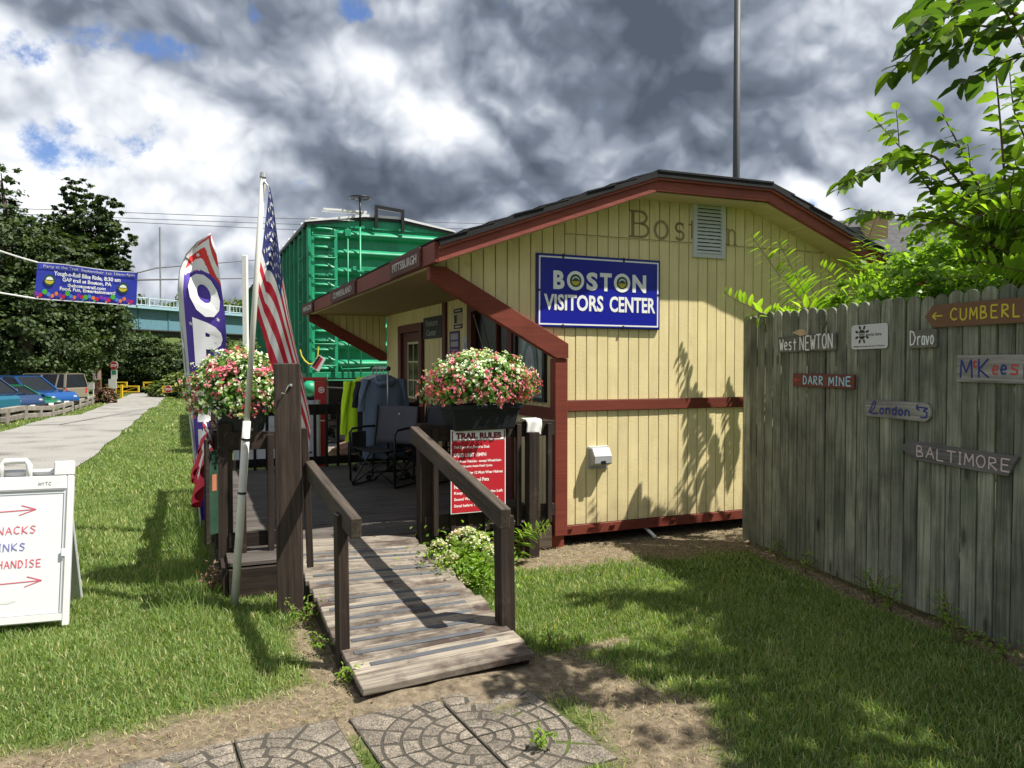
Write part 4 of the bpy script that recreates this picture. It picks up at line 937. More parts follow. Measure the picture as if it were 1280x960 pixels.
# ramp: corners in world
BLc = Vector((-.660, 3.375, .038)); BRc = Vector((.112, 3.745, .068)); TLc = Vector((-1.62, 5.50, .213)); TRc = Vector((-.755, 5.69, .213))
rp = thing('wooden_ramp', 'grey plank ramp with black grip strips leading up to the deck', 'ramp', Matrix.Translation((BLc + BRc) / 2))
NR = 16
for i in range(NR):
    k0 = i / NR; k1 = (i + 1) / NR; kk = (k0 + k1) / 2
    l = BLc.lerp(TLc, kk); r_ = BRc.lerp(TRc, kk); depth = ((BLc - TLc).length) / NR
    d = (r_ - l).normalized(); ex0 = random.uniform(-.012, .012); ex1 = random.uniform(-.015, .02)
    lft = l - d * (.01 + ex0); rgt = r_ + d * (.01 + ex1)
    slope = (TLc - BLc).normalized(); up = d.cross(slope)
    if up.z < 0: up = -up
    beam('ramp_board', lft + up * random.uniform(-.002, .003), rgt + up * random.uniform(-.002, .003), depth - .008, .036, RAMP, rp, I4, up=tuple(up), bev=.004)
    if i > 0 and i < NR - 1:
        g0 = l.lerp(r_, .10 if i < 2 else .04 + random.uniform(0, .03)); g1 = l.lerp(r_, .86 + random.uniform(-.03, .08))
        if i % 3 != 2 or i < 6: beam('grip_strip', g0 + up * .0195, g1 + up * .0195, .036, .003, GRIP, rp, I4, up=tuple(up), bev=0)
sl = (TLc - BLc).normalized()
for (a, b_) in ((BLc, TLc), (BRc, TRc)):
    o_ = Vector((0, 0, -.075)); s_ = (1 if a is BLc else -1); dd = (BRc - BLc).normalized() * .02 * s_
    beam('stringer', a + o_ * .75 + dd + sl * .06, b_ + o_ + dd, .038, .11, STAIN, rp, I4)
beam('stringer', BLc.lerp(BRc, .5) + Vector((0, 0, -.05)) + sl * .06, TLc.lerp(TRc, .5) + Vector((0, 0, -.075)), .038, .09, STAIN, rp, I4)
# handrails of the ramp
hr = thing('ramp_handrail', 'left ramp handrail sloping down from the tall post to a thin post', 'handrail', Matrix.Translation((-.835, 3.76, 0)), 'ramp handrails')
ud = (0, 1, 0)
beam('post', (-.845, 3.80, -.05), (-.85, 3.79, .76), .055, .085, STAIN, hr, I4, up=(-.45, .9, 0), bev=.004)
beam('rail', (-1.235, 4.66, .865), (-.735, 3.60, .725), .055, .10, timber('handrail_wood', (.038, .029, .023), (.10, .080, .062), 'X', rough=.8, var=.3, bump=.9), hr, I4, bev=.005)
hr2 = thing('ramp_handrail', 'right ramp handrail sloping down past the red trail rules sign', 'handrail', Matrix.Translation((-.05, 4.07, 0)), 'ramp handrails')
beam('post', (-.035, 4.095, -.05), (-.045, 4.11, .69), .085, .085, STAIN, hr2, I4, up=(-.45, .9, 0), bev=.005)
beam('rail', (-.705, 5.50, 1.0), (-.035, 3.95, .70), .06, .11, bpy.data.materials['handrail_wood'], hr2, I4, bev=.005)

# ------------------------------------------------------------------ trail rules sign
fa = math.degrees(math.atan2(-.075 + .215, 1.26 - .135))
tr = thing('trail_rules_sign', 'red TRAIL RULES sign with white header hanging on the front railing', 'sign', BM @ Matrix.Translation((-.845, -.245, .70)) @ Matrix.Rotation(R(fa), 4, 'Z') @ Matrix.Rotation(R(1.2), 4, 'Y') @ Matrix.Rotation(R(-2), 4, 'X'))
part('panel', M().box(-.232, .232, -.006, 0, -.31, .31), WHT, tr, bev=.002)
part('red_field', M().box(-.224, .224, -.0075, -.0058, -.302, .225), REDS, tr)
part('header_line', M().box(-.222, .222, -.0075, -.0058, .227, .232).box(-.224, -.215, -.0075, -.0058, .232, .30).box(.215, .224, -.0075, -.0058, .232, .30), REDBRN, tr)
f0 = WM[tr.name]
text('lettering', 'TRAIL RULES', .06, plain('maroon_ink', (.16, .01, .02), .6), tr, face(f0, 0, -.0075, .264), bold=.003, fitw=.385, fith=.046, ext=.0008)
rules = [('Trail Open from Dawn to Dusk', .178, .30, .033, -.208), ('SPEED LIMIT 15MPH', .122, .27, .033, -.208), ('NO Motor Vehicles - except Wheelchairs', .072, .40, .030, -.208), ('and Electric Assist Pedal Cycles', .036, .28, .026, -.165),
         ('Cyclists Under 12 Must Wear Helmet', -.014, .41, .033, -.205), ('Leash & Control Pets', -.064, .29, .033, -.205), ('No Litter or Waste', -.112, .24, .033, -.205), ('Keep Right & Pass on the Left', -.160, .41, .033, -.205), ('Sound Warning when Passing', -.206, .37, .033, -.205), ('Signal before Turning or Stopping', -.254, .40, .033, -.205)]
for s_, z_, w_, h_, x_ in rules:
    o = text('lettering', s_, .03, WHT, tr, face(f0, x_ + w_ / 2, -.0076, z_), bold=.0006, fitw=w_, fith=h_ * .82, ext=.0004)
for x_ in (-.1, .12): part('bracket', M().box(x_ - .01, x_ + .01, .0, .02, .30, .34), STAING, tr)

# towel
tw = thing('white_cloth', 'small white folded cloth draped over the front railing beside the trough', 'cloth', BM @ Matrix.Translation((-.365, -.12, 1.05)))
def clothf(u, v):
    x = (u - .5) * .13 + .01 * math.sin(v * 5); s_ = v * .20 - .04
    if s_ < 0: return (x, -.01 + (-s_) * 1.2, .012 - s_ * .1)
    return (x + s_ * .15, -.035 - .03 * math.sin(u * 9 + v * 3) * s_ * 3 - .012, .012 - s_ * .75)
o = part('folds', M().grid(clothf, 10, 10), WHITE, tw, smooth=True); sm = o.modifiers.new('thickness', 'SOLIDIFY'); sm.thickness = .008

# ------------------------------------------------------------------ flower troughs
def trough(name, lab, frame, L, Wt, Ht):
    t = thing(name, lab, 'planter', frame, 'black flower troughs')
    a, b, c, d = L / 2, Wt / 2, L / 2 - .045, Wt / 2 - .035
    m = M(); m.add([(-c, -d, 0), (c, -d, 0), (c, d, 0), (-c, d, 0), (-a, -b, Ht), (a, -b, Ht), (a, b, Ht), (-a, b, Ht)], [(0, 3, 2, 1), (0, 1, 5, 4), (1, 2, 6, 5), (2, 3, 7, 6), (3, 0, 4, 7)])
    part('trough', m, plain('black_planter_plastic', (.014, .017, .022), .5, var=.15), t, bev=.012)
    part('rim', M().box(-a - .008, a + .008, -b - .008, -b + .012, Ht - .03, Ht + .005).box(-a - .008, a + .008, b - .012, b + .008, Ht - .03, Ht + .005).box(-a - .008, -a + .012, -b + .012, b - .012, Ht - .03, Ht + .005).box(a - .012, a + .008, -b + .012, b - .012, Ht - .03, Ht + .005), bpy.data.materials['black_planter_plastic'], t, bev=.004)
    part('soil', M().box(-a + .012, a - .012, -b + .012, b - .012, Ht - .05, Ht - .03), STEELD, t)
    return t
def begonias(lab, frame, rx, ry, rzz, cz, nfl, pink, trail=None):
    t = thing('begonia_plants', lab, 'flowers', frame, 'begonias filling the troughs')
    def shell(n, lo=.0, hi=1.0, up=True):
        p = rng.normal(size=(n, 3)); p /= np.linalg.norm(p, axis=1, keepdims=True)
        p[:, 2] = np.where(p[:, 2] < -.55, -p[:, 2], p[:, 2])
        q = p.copy()
        lump = 1 + .13 * np.sin(p[:, 0] * 7 + 1) * np.cos(p[:, 1] * 6 + p[:, 2] * 5) + .08 * np.sin(p[:, 0] * 17 + p[:, 2] * 13) * np.cos(p[:, 1] * 15)
        r = rng.uniform(lo, hi, n) ** .5
        c = p * np.array([rx, ry, rzz]) * (lump * r)[:, None]
        c[:, 2] += cz + .0
        c[:, 2] = np.where(c[:, 2] < .02, np.where((np.abs(c[:, 0]) < rx * .66) & (np.abs(c[:, 1]) < ry * .55), .05, c[:, 2]), c[:, 2])
        return c, q
    c, q = shell(3400, .30, 1.14); nn = q + rng.normal(size=q.shape) * .5; nn[:, 2] += .4
    V, F_, I_, T_ = leaves(c, nn, rng.uniform(.025, .05, len(c)), rng.uniform(.02, .04, len(c)), rng.uniform(0, 1, len(c)))
    part('foliage', npmesh('foliage', V, F_, I_, BEGL, T_), None, t, kind='stuff')
    for nm, mt, sel in (('white_blossoms', BEGW, 0), ('pink_blossoms', BEGP, 1)):
        c, q = shell(nfl, .80, 1.22)
        isp = np.zeros(len(c), bool)
        for (px_, py_, pz_, r_) in pink: isp |= np.linalg.norm((c - np.array([px_, py_, pz_])), axis=1) < r_ * rng.uniform(.3, 1.5, len(c))
        isp |= (np.sin(c[:, 0] * 37 + 3 * c[:, 2] * 9) * np.sin(c[:, 2] * 41 + c[:, 1] * 23) > .55)
        k = isp if sel else ~isp
        c, q = c[k], q[k]
        keep = rng.uniform(0, 1, len(c)) < (1.0 if sel else .66); c, q = c[keep], q[keep]
        parts_ = []
        for pt in range(4):
            nn = q + rng.normal(size=q.shape) * .45; nn[:, 1] -= .3
            off = rng.normal(size=c.shape) * .007
            parts_.append(leaves(c + off, nn, rng.uniform(.011, .030, len(c)), rng.uniform(.010, .024, len(c)), np.clip(rng.uniform(0, 1, len(c)), 0, 1)))
        V, F_, I_, T_ = merge(parts_); part(nm, npmesh(nm, V, F_, I_, mt, T_), None, t, kind='stuff')
    return t
f1 = BM @ Matrix.Translation((-.805, -.19, 1.005)) @ Matrix.Rotation(R(fa), 4, 'Z')
trough('flower_trough', 'black plastic trough on the front railing above the red sign', f1, .60, .22, .19)
begonias('rounded mass of white and pink begonias above the red trail rules sign', f1 @ Matrix.Translation((.0, 0, .19)), .435, .22, .235, .14, 1500,
         [(-.40, -.05, .10, .17), (-.26, -.17, .08, .13), (.05, -.2, .08, .13), (.13, -.22, .02, .13), (.30, -.15, .10, .15), (.40, -.05, .12, .16), (.02, -.2, .16, .08), (.2, -.2, -.02, .10)])
f2 = BM @ Matrix.Translation((-2.50, .02, 1.02)) @ Matrix.Rotation(R(-12), 4, 'Z')
trough('flower_trough', 'black plastic trough on the left corner of the deck railing behind the flagpole', f2, .34, .30, .19)
begonias('mass of mostly white begonias on the left deck corner behind the flagpole', f2 @ Matrix.Translation((-.02, 0, .19)), .335, .26, .27, .09, 1500,
         [(-.1, -.2, .24, .10), (.0, -.24, .22, .07), (.22, -.15, .22, .08), (-.29, -.1, -.02, .09), (-.25, -.12, .14, .06), (.14, -.22, -.02, .10), (.12, -.22, .05, .06)])

# ------------------------------------------------------------------ flagpole and flag
FP = Vector((-1.724, 4.735, 0)); FT = at(329, 219, 4.78)
fp = thing('flagpole', 'white leaning plastic flagpole strapped to the deck corner', 'flagpole', Matrix.Translation(FP))
def fpk(k): return FP.lerp(FT, k)
part('pole', M().tube([fpk(0), fpk(.22), fpk(.43)], [.024, .024, .024], 14), PVC, fp, I4, smooth=True)
part('pole', M().tube([fpk(.425), fpk(.75), fpk(1.0)], [.018, .017, .016], 12), plain('pale_pole', (.62, .61, .56), .4, var=.08), fp, I4, smooth=True)
part('finial', M().tube([fpk(.995), fpk(1.006)], [.022, .018], 12), ALU, fp, I4)
part('strap', M().tube([fpk(.385), fpk(.39)], [.028, .028], 12).tube([fpk(.26), fpk(.265)], [.027, .027], 12).tube([fpk(.40) + Vector((.0, .0, 0)), fpk(.41) + Vector((.03, .03, 0))], [.012, .012], 8), BLACKM, fp, I4)
part('clip', M().tube([fpk(.985) + Vector((.012, -.012, 0)), fpk(.975) + Vector((.035, -.012, 0)), fpk(.96) + Vector((.045, -.01, 0))], .006, 6), ALU, fp, I4)
# flag surface control rows: pixels on the photo turned into cloth 4.8 m away
top = [(337, 232), (341, 250), (346, 290), (352, 335), (360, 385), (369, 430), (378, 470), (385, 505), (389, 530)]
bot = [(319, 386), (331, 425), (336, 448), (341, 462), (347, 480), (354, 505), (366, 535), (377, 560), (385, 584)]
# canton is 7/13 of the hoist, 0.4 of the fly. a fold line runs down at u=.13
def lerp_pts(P_, u):
    k = u * (len(P_) - 1); i = min(int(k), len(P_) - 2); f = k - i
    return P_[i][0] + (P_[i + 1][0] - P_[i][0]) * f, P_[i][1] + (P_[i + 1][1] - P_[i][1]) * f
def flag_pt(u, v):
    """u along fly 0..1, v down hoist 0..1"""
    a = lerp_pts(top, u); b = lerp_pts(bot, u)
    w = v ** (1 + 4.5 * max(0, u - .1)); x = a[0] + (b[0] - a[0]) * w; y = a[1] + (b[1] - a[1]) * w
    yy = 4.78 - .05 * u + .035 * math.sin(9 * u + 1.5 * v) * min(1, u * 6) + .012 * math.sin(31 * u + 4 * v) * min(1, u * 5) + .09 * u * v
    return at(x, y, yy)
fl = thing('us_flag', 'red white and blue striped flag with stars hanging limp from the white pole', 'flag', Matrix.Translation(flag_pt(0, 0)))
def fmat(u, v):
    st_ = int(v * 13)
    if u < .40 and v < 7 / 13: return 2
    return 0 if st_ % 2 == 0 else 1
o = part('cloth', M().grid(flag_pt, 60, 78, fmat), [FLAGR, FLAGW, FLAGB], fl, I4, smooth=True)
def starm(m, c, ux, uy, r, nrm):
    b0 = len(m.v); pts = []
    for k in range(10):
        rr = r if k % 2 == 0 else r * .42; a = math.pi / 2 + k * math.pi / 5
        pts.append(c + ux * rr * math.cos(a) + uy * rr * math.sin(a) + nrm)
    m.add([c + nrm] + pts, [(0, k + 1, (k + 1) % 10 + 1) for k in range(10)])
sm_ = M()
for rrow in range(9):
    n_ = 6 if rrow % 2 == 0 else 5
    for k in range(n_):
        u = (.40 / 12) * (1 + 2 * k + (0 if n_ == 6 else 1)) ; v = (7 / 13) / 10 * (rrow + 1)
        c = flag_pt(u, v); du = (flag_pt(u + .01, v) - c); sq_ = min(1, (flag_pt(u, v + .02) - c).length / .02); du.normalize(); dv = (c - flag_pt(u, v + .01)).normalized() * max(.45, sq_); nn = du.cross(dv).normalized()
        if nn.y > 0: nn = -nn
        starm(sm_, c, du, dv, .018, nn * .004)
part('stars', sm_, FLAGW, fl, I4)
# gathered tail of the flag behind the body
def tail(u, v):
    x = 343 + 20 * u + 2 * v; y = 428 + 62 * v
    return at(x, y, 4.88 + .02 * math.sin(u * 14))
part('folded_tail', M().grid(tail, 16, 10, lambda u, v: 0 if int(u * 5) % 2 == 0 else 1), [FLAGR, FLAGW], fl, I4, smooth=True)

# ------------------------------------------------------------------ feather banner
FY = 6.75
Lc = [(251, 650), (246, 600), (241, 550), (236, 505), (231, 455), (226, 400), (223, 362), (225, 338), (233, 318), (246, 303), (264, 292)]
Rc = [(262, 650), (264, 600), (268, 550), (276, 505), (282, 455), (283, 420), (281, 390), (277, 362), (274, 338), (270, 314), (264, 293)]
def ban(u, v, lift=0.0):
    a = lerp_pts(Lc, v); b = lerp_pts(Rc, v); x = a[0] + (b[0] - a[0]) * u; y = a[1] + (b[1] - a[1]) * u
    return at(x, y, FY + .03 * math.sin(u * 4 + v * 8) + .02 * math.sin(v * 17 + u * 2) - lift)
fb = thing('feather_banner', 'tall purple feather banner reading OPEN with red and white waves at its top', 'banner', Matrix.Translation(at(251, 650, FY)))
def bmat(u, v):
    if u < .10: return 3
    x = u; y = v
    if v > .66 + .07 * math.sin(u * 3.0) + .05 * u:
        w = (v - .66) * 14 - 1.6 * math.sin(u * 4.2) - 1.5 * u
        return 1 if int(math.floor(w)) % 2 == 0 else 2
    return 0
part('sail', M().grid(ban, 40, 110, bmat), [PURP, BANR, BANW, BANG], fb, I4, smooth=True)
part('pole', M().tube([at(x, y, FY + .005) for x, y in [(253, 690)] + Lc], [.011] * 7 + [.009, .008, .007, .006, .006], 8), ALU, fb, I4, smooth=True)
# letters mapped on the sail
def onban(name, s_, u0, u1, v0, v1, bold=.05):
    o = text(name, s_, 1.0, BANW, fb, I4, bold=bold, ext=0.0); me = o.data
    import bmesh
    bm = bmesh.new(); bm.from_mesh(me); 
    co = [v.co.copy() for v in bm.verts]; x0 = min(c.x for c in co); x1 = max(c.x for c in co); y0 = min(c.y for c in co); y1 = max(c.y for c in co)
    bmesh.ops.subdivide_edges(bm, edges=bm.edges[:], cuts=1)
    for v in bm.verts:
        fx = (v.co.x - x0) / (x1 - x0); fy = (v.co.y - y0) / (y1 - y0); u = u0 + (u1 - u0) * fx; w = v0 + (v1 - v0) * fy
        p = ban(u, w, .012); v.co = p
    bm.to_mesh(me); bm.free()
    o.matrix_basis = WM[fb.name].inverted(); WM[o.name] = I4
onban('letter', 'O', .20, .92, .545, .735, .07)
onban('letter', 'P', .26, .92, .395, .525, .07)
onban('letter', 'E', .26, .90, .25, .375, .07)
onban('letter', 'N', .26, .90, .12, .23, .07)
sm_ = M()
for (u, v) in [(.84, .555), (.78, .47), (.72, .448), (.22, .50), (.30, .83), (.72, .845), (.84, .60)]:
    c = ban(u, v, .012); du = (ban(u + .02, v, .012) - c).normalized(); dv = (ban(u, v + .01, .012) - c).normalized(); starm(sm_, c, du, dv, .022, Vector((0, -.002, 0)))
part('stars', sm_, BANW, fb, I4)

# bunting fans on the side railing
def bunting(lab, t0, t1, z0, dz, cols):
    t = thing('bunting', lab, 'bunting', BM @ Matrix.Translation((-2.67, (t0 + t1) / 2, z0)), 'bunting swags on the side railing')
    def fn(u, v):
        a = math.pi * u; r = v * (1 + .03 * math.cos(u * 40))
        return (-2.70 - .035 * math.cos(u * 44) * v - .10 * math.sin(math.pi * u) * v, (t0 + t1) / 2 - math.cos(a) * (t1 - t0) / 2 * r, z0 - math.sin(a) * dz * r - .02)
    part('pleats', M().grid(fn, 66, 9, lambda u, v: 0 if v < .22 else (1 if v < .72 else 2)), cols, t, BM)
bunting('nearest pleated red white and blue bunting on the side railing under the flowers', .0, .95, 1.03, .55, [FLAGB, FLAGW, FLAGR])
bunting('middle pleated red white and blue bunting on the side railing', 1.2, 2.3, 1.03, .55, [FLAGB, FLAGW, FLAGR])
# green narrow banner by the corner post
gb = thing('green_banner', 'narrow dark green banner with a wooden edge on the deck corner', 'banner', BM @ Matrix.Translation((-2.70, -.12, .70)) @ Matrix.Rotation(R(38), 4, 'Z'))
part('cloth', M().box(-.035, .035, -.012, -.006, -.34, .22), plain('dark_green_cloth', (.015, .05, .028), .8, var=.4), gb)
part('mark', M().box(-.015, .02, -.014, -.0125, -.05, .06), plain('tan_mark', (.40, .14, .08), .8), gb)
part('batten', M().box(-.07, -.04, -.02, .0, -.40, .30), STAIN, gb, bev=.002)
_wp = at(308, 520, 6.6)
wp = thing('white_pole', 'thin white square post standing behind the left flower trough', 'post', Matrix.Translation(at(308, 520, 5.75)))
part('shaft', M().box(-.018, .018, -.018, .018, -.06, 1.20), WHITE, wp, bev=.003)

# ------------------------------------------------------------------ camp chairs, clothes rack
def camp_chair(lab, x, y, rot, first=None):
    t = thing('camp_chair', lab, 'chair', BM @ Matrix.Translation((x, y, .221)) @ Matrix.Rotation(R(rot), 4, 'Z'), 'folding camp chairs on the deck')
    # local: facing -Y, seat 0.42, back to .80
    w = .26
    part('seat', M().grid(lambda u, v: ((u - .5) * 2 * w, -.22 + .42 * v, .41 - .045 * math.sin(math.pi * u) * 1.0 - .02 * v + .02 * math.cos(v * 6) * .3), 10, 8), BLACKF, t, smooth=True).modifiers.new('t', 'SOLIDIFY').thickness = .012
    part('backrest', M().grid(lambda u, v: ((u - .5) * 2 * w, .17 + .09 * v + .035 * math.sin(math.pi * u), .42 + .40 * v), 10, 8), GREYF, t, smooth=True).modifiers.new('t', 'SOLIDIFY').thickness = .014
    part('back_patch', M().lathe([(0, .0), (.012, .0), (.012, .004), (0, .004)], (0, 0, 0), 12), ALU, t, WM[t.name] @ Matrix.Translation((.02, .232, .74)) @ Matrix.Rotation(R(90), 4, 'X'))
    for s in (-1, 1):
        part('side_frame', M().tube([(s * w, .24, .83), (s * w, .17, .42), (s * w, .13, .05)], .010, 8), BLACKM, t, smooth=True)
        part('armrest', M().tube([(s * (w + .02), .22, .60), (s * (w + .02), .0, .61), (s * (w + .02), -.20, .60), (s * (w + .02), -.245, .56), (s * (w + .015), -.24, .06)], .0125, 8), BLACKM, t, smooth=True)
        part('foot_tube', M().tube([(s * w, -.24, .06), (s * w, -.22, .015), (s * w, .18, .015), (s * w, .22, .03)], .010, 8), BLACKM, t, smooth=True)
        part('brace', M().tube([(s * w, -.22, .38), (-s * w, -.20, .03)], .008, 8).tube([(s * w, .20, .40), (-s * w, .18, .03)], .008, 8).tube([(s * w, -.22, .03), (s * w, .18, .40)], .008, 8), BLACKM, t, smooth=True)
    part('side_pouch', M().grid(lambda u, v: (-w - .035 - .02 * math.sin(math.pi * u), -.20 + .24 * u, .56 - .22 * v), 6, 6), BLACKF, t).modifiers.new('t', 'SOLIDIFY').thickness = .02
    return t
camp_chair('nearer folding camp chair with grey back and black arms in the middle of the deck', -.92, 2.36, -48)
camp_chair('folding camp chair against the door wall, half behind the nearer chair', -.42, 2.45, -62)

rk = thing('clothes_rack', 'black and silver rolling clothes rack at the back of the deck', 'clothes rack', BM @ Matrix.Translation((-.80, 3.05, .221)))
RXA, RXB, RY = -1.18, -.80, 3.05
def Rk(pts, r=.011, n=10): return M().tube([(x, y, z) for x, y, z in pts], r, n)
part('top_bar', Rk([(-.80, 2.72, 1.45), (-.80, 3.50, 1.45)], .012), ALU, rk, BM, smooth=True)
for y_ in (2.74, 3.48):
    part('upright', Rk([(-.80, y_, .90 if y_ < 3 else .35), (-.80, y_, 1.45)], .010), ALU, rk, BM, smooth=True)
    part('lower_upright', Rk([(-.80, y_, .30), (-.80, y_, .92)], .015), BLACKM, rk, BM, smooth=True)
    part('base_foot', Rk([(-1.02, y_, .31), (-.58, y_, .31)], .013), BLACKM, rk, BM, smooth=True)
    part('end_knob', M().ellip((-.80, y_ - .03 if y_ < 3 else y_ + .03, 1.45), (.028, .03, .028), 10, 6), BLACKM, rk, BM, smooth=True)
    for sx_ in (-1.02, -.58): part('caster', M().tube([(sx_, y_ - .012, .255), (sx_, y_ + .012, .255)], .033, 12), BLACKM, rk, BM)
part('base_bar', Rk([(-1.0, 2.74, .315), (-1.0, 3.48, .315)], .011), BLACKM, rk, BM, smooth=True)
def hanger(y, lab):
    t = thing('coat_hanger', lab, 'hanger', BM @ Matrix.Translation((-.80, y, 1.45)), 'white coat hangers on the rack')
    part('hook', M().tube([(-.80 + .018 * math.sin(a), y, 1.455 + .018 * math.cos(a)) for a in np.linspace(-1.6, 2.6, 9)] + [(-.80, y, 1.415), (-.80, y, 1.38)], .0055, 6), WHITEP, t, BM, smooth=True)
    part('arms', M().tube([(-1.0, y, 1.31), (-.9, y, 1.355), (-.80, y, 1.38), (-.70, y, 1.355), (-.6, y, 1.31)], .009, 6).tube([(-1.0, y, 1.31), (-.6, y, 1.31)], .006, 6), WHITEP, t, BM, smooth=True)
hanger(3.30, 'white hanger at the back of the rack holding the yellow green shirt')
hanger(2.95, 'white hanger at the front of the rack holding the slate blue hooded top')
hanger(3.12, 'white hanger in the middle of the rack holding a black shirt')
def garment(name, lab, cat, y, mat, ztop, zbot, wid, depth, hood, sleeve_len, sl_mat=None, xc=-.80):
    t = thing(name, lab, cat, BM @ Matrix.Translation((xc, y, ztop)), 'tops hanging on the rack')
    def body(u, v):
        a = 2 * math.pi * u; sh = min(1, .22 + v * 5.5) if v < .15 else 1
        w = wid * sh * (1 + .05 * v); d = depth * (.55 + .45 * min(1, v * 4)) * (1 + .22 * math.sin(a * 6 + v * 3) * min(1, v * 2))
        return (xc + w * math.cos(a), y + d * math.sin(a), ztop - (ztop - zbot) * v + .008 * math.sin(a * 5) * v - (.05 * (1 - abs(math.cos(a))) * 0) )
    part('body', M().grid(body, 56, 24, closed=True), mat, t, BM, smooth=True)
    for s in (-1, 1):
        def sl(u, v):
            a = 2 * math.pi * u; r = .062 - .018 * v; cx_ = xc + s * (wid * .86 + .055 * math.sin(v * 1.4)); 
            return (cx_ + r * .8 * math.cos(a) * (1 + .1 * math.sin(a * 3 + v * 12)), y + r * math.sin(a) * (1 + .15 * math.sin(a * 4 + v * 6)) + .015 * v, ztop - .05 - sleeve_len * v)
        part('sleeve', M().grid(sl, 20, 14, closed=True), sl_mat or mat, t, BM, smooth=True)
    if hood:
        def hd(u, v):
            a = 2 * math.pi * u; R_ = .085 + .025 * math.cos(2 * math.pi * v); 
            return (xc + R_ * math.cos(a) * 1.05, y - .035 + (R_ * .75) * math.sin(a), ztop - .035 - .05 * math.cos(a * 1) * 0 + .03 * math.sin(2 * math.pi * v) - .07 * (1 - math.sin(a)) * .5 + .015 * math.sin(a * 3))
        part('hood', M().grid(hd, 24, 10, closed=True), mat, t, BM, smooth=True)
    return t
garment('neon_shirt', 'bright yellow green long sleeved shirt hanging at the back of the rack', 'shirt', 3.34, NEON, 1.35, .60, .20, .05, False, .62, xc=-.95)
garment('black_shirt', 'black shirt squeezed between the neon shirt and the hooded top', 'shirt', 3.14, DARKC, 1.35, .62, .19, .035, False, .30, xc=-.86)
garment('hooded_top', 'slate blue hooded top hanging at the front of the clothes rack', 'hooded top', 2.92, SLATE, 1.38, .44, .235, .07, True, .36)

# ------------------------------------------------------------------ fence with boards
ang = math.atan2(FE[1], FE[0])
FM = Matrix.Translation((FP0[0], FP0[1], 0)) @ Matrix.Rotation(ang, 4, 'Z')      # x towards the camera along the fence, -y faces the lawn
fe = thing('wooden_fence', 'tall weathered green grey picket fence with scalloped tops and painted town boards', 'fence', FM)
PW = .107; pm = []
for vvar in range(6):
    w = PW - .009; h = 1.87 + random.uniform(-.012, .012); n = 7; m = M()
    arcp = [(w / 2 * math.cos(a), .035 + .045 * math.sin(a)) for a in np.linspace(0, math.pi, n)]
    poly = [(-w / 2, 0), (w / 2, 0)] + [(x, h - .08 + z) for x, z in arcp]
    m.prism(poly, -.009, .009); pm.append(m.mesh('picket', FENCE))
nP = 46
for i in range(-1, nP):
    if i == 0: pass
    x = .02 + i * PW; o = part('picket', pm[(i * 5 + i // 3) % 6], None, fe, FM @ Matrix.Translation((x, random.uniform(-.003, .003), .035 + .0 + random.uniform(-.006, .006))) @ Matrix.Rotation(R(random.uniform(-.25, .25)), 4, 'Y') @ Matrix.Rotation(R(random.uniform(-1.5, 1.5)), 4, 'Z'), bev=.002)
for z_ in (.30, 1.0, 1.62): beam('fence_rail', (-.1, .032, z_), (nP * PW, .032, z_), .038, .085, FENCE, fe, FM)
for k in range(3): beam('fence_post', (-.08 + k * 2.4, .10, -.1), (-.08 + k * 2.4, .10, 1.80), .09, .09, FENCE, fe, FM, up=(1, 0, 0))

def fsign(name, lab, x0, x1, z0, z1, mat, shape='rect', rot=0.0, th=.016, cat='sign'):
    t = thing(name, lab, cat, FM @ Matrix.Translation(((x0 + x1) / 2, -.014, (z0 + z1) / 2)) @ Matrix.Rotation(R(rot), 4, 'Y')); a, b = (x1 - x0) / 2, (z1 - z0) / 2
    if shape == 'rect': pl = [(-a, -b), (a, -b), (a, b), (-a, b)]
    if shape == 'left': pl = [(-a, 0), (-a + b * .9, -b), (a, -b), (a, b), (-a + b * .9, b)]
    if shape == 'leftcut': pl = [(-a, b * .15), (-a + .13, -b), (a - .06, -b * 1.0), (a, b), (-a + .08, b)]
    if shape == 'round': pl = [(-a + b * .6, -b), (a - b, -b)] + [(a - b + b * math.cos(q), b * math.sin(q)) for q in np.linspace(-1.3, 1.3, 7)] + [(a - b, b), (-a + b * .6, b)] + [(-a + b * .6 + b * .6 * math.cos(q), b * math.sin(q)) for q in np.linspace(1.8, 4.5, 6)]
    if shape == 'card': 
        r = .022; pl = [(cx_ + r * math.cos(q), cz_ + r * math.sin(q)) for cx_, cz_, q0 in ((a - r, -b + r, -90), (a - r, b - r, 0), (-a + r, b - r, 90), (-a + r, -b + r, 180)) for q in [R(q0 + w_) for w_ in (0, 30, 60, 90)]]
    part('board', M().prism(pl, -th, 0), mat, t, bev=.002)
    return t, a, b
def strokes(name, parent, mat, polys, w=.008, y=-.0175):
    """hand painted brush lines: polylines in the board's plane"""
    m = M()
    for i, pl in enumerate(polys):
        for j in range(len(pl) - 1):
            a, b_ = pl[j], pl[j + 1]; yy = y - .0002 * ((i + j) % 3)
            m.bar((a[0], yy, a[1]), (b_[0], yy, b_[1]), .0016, w, up=(-(b_[1] - a[1]), 0, b_[0] - a[0]))
    return part(name, m, mat, parent)
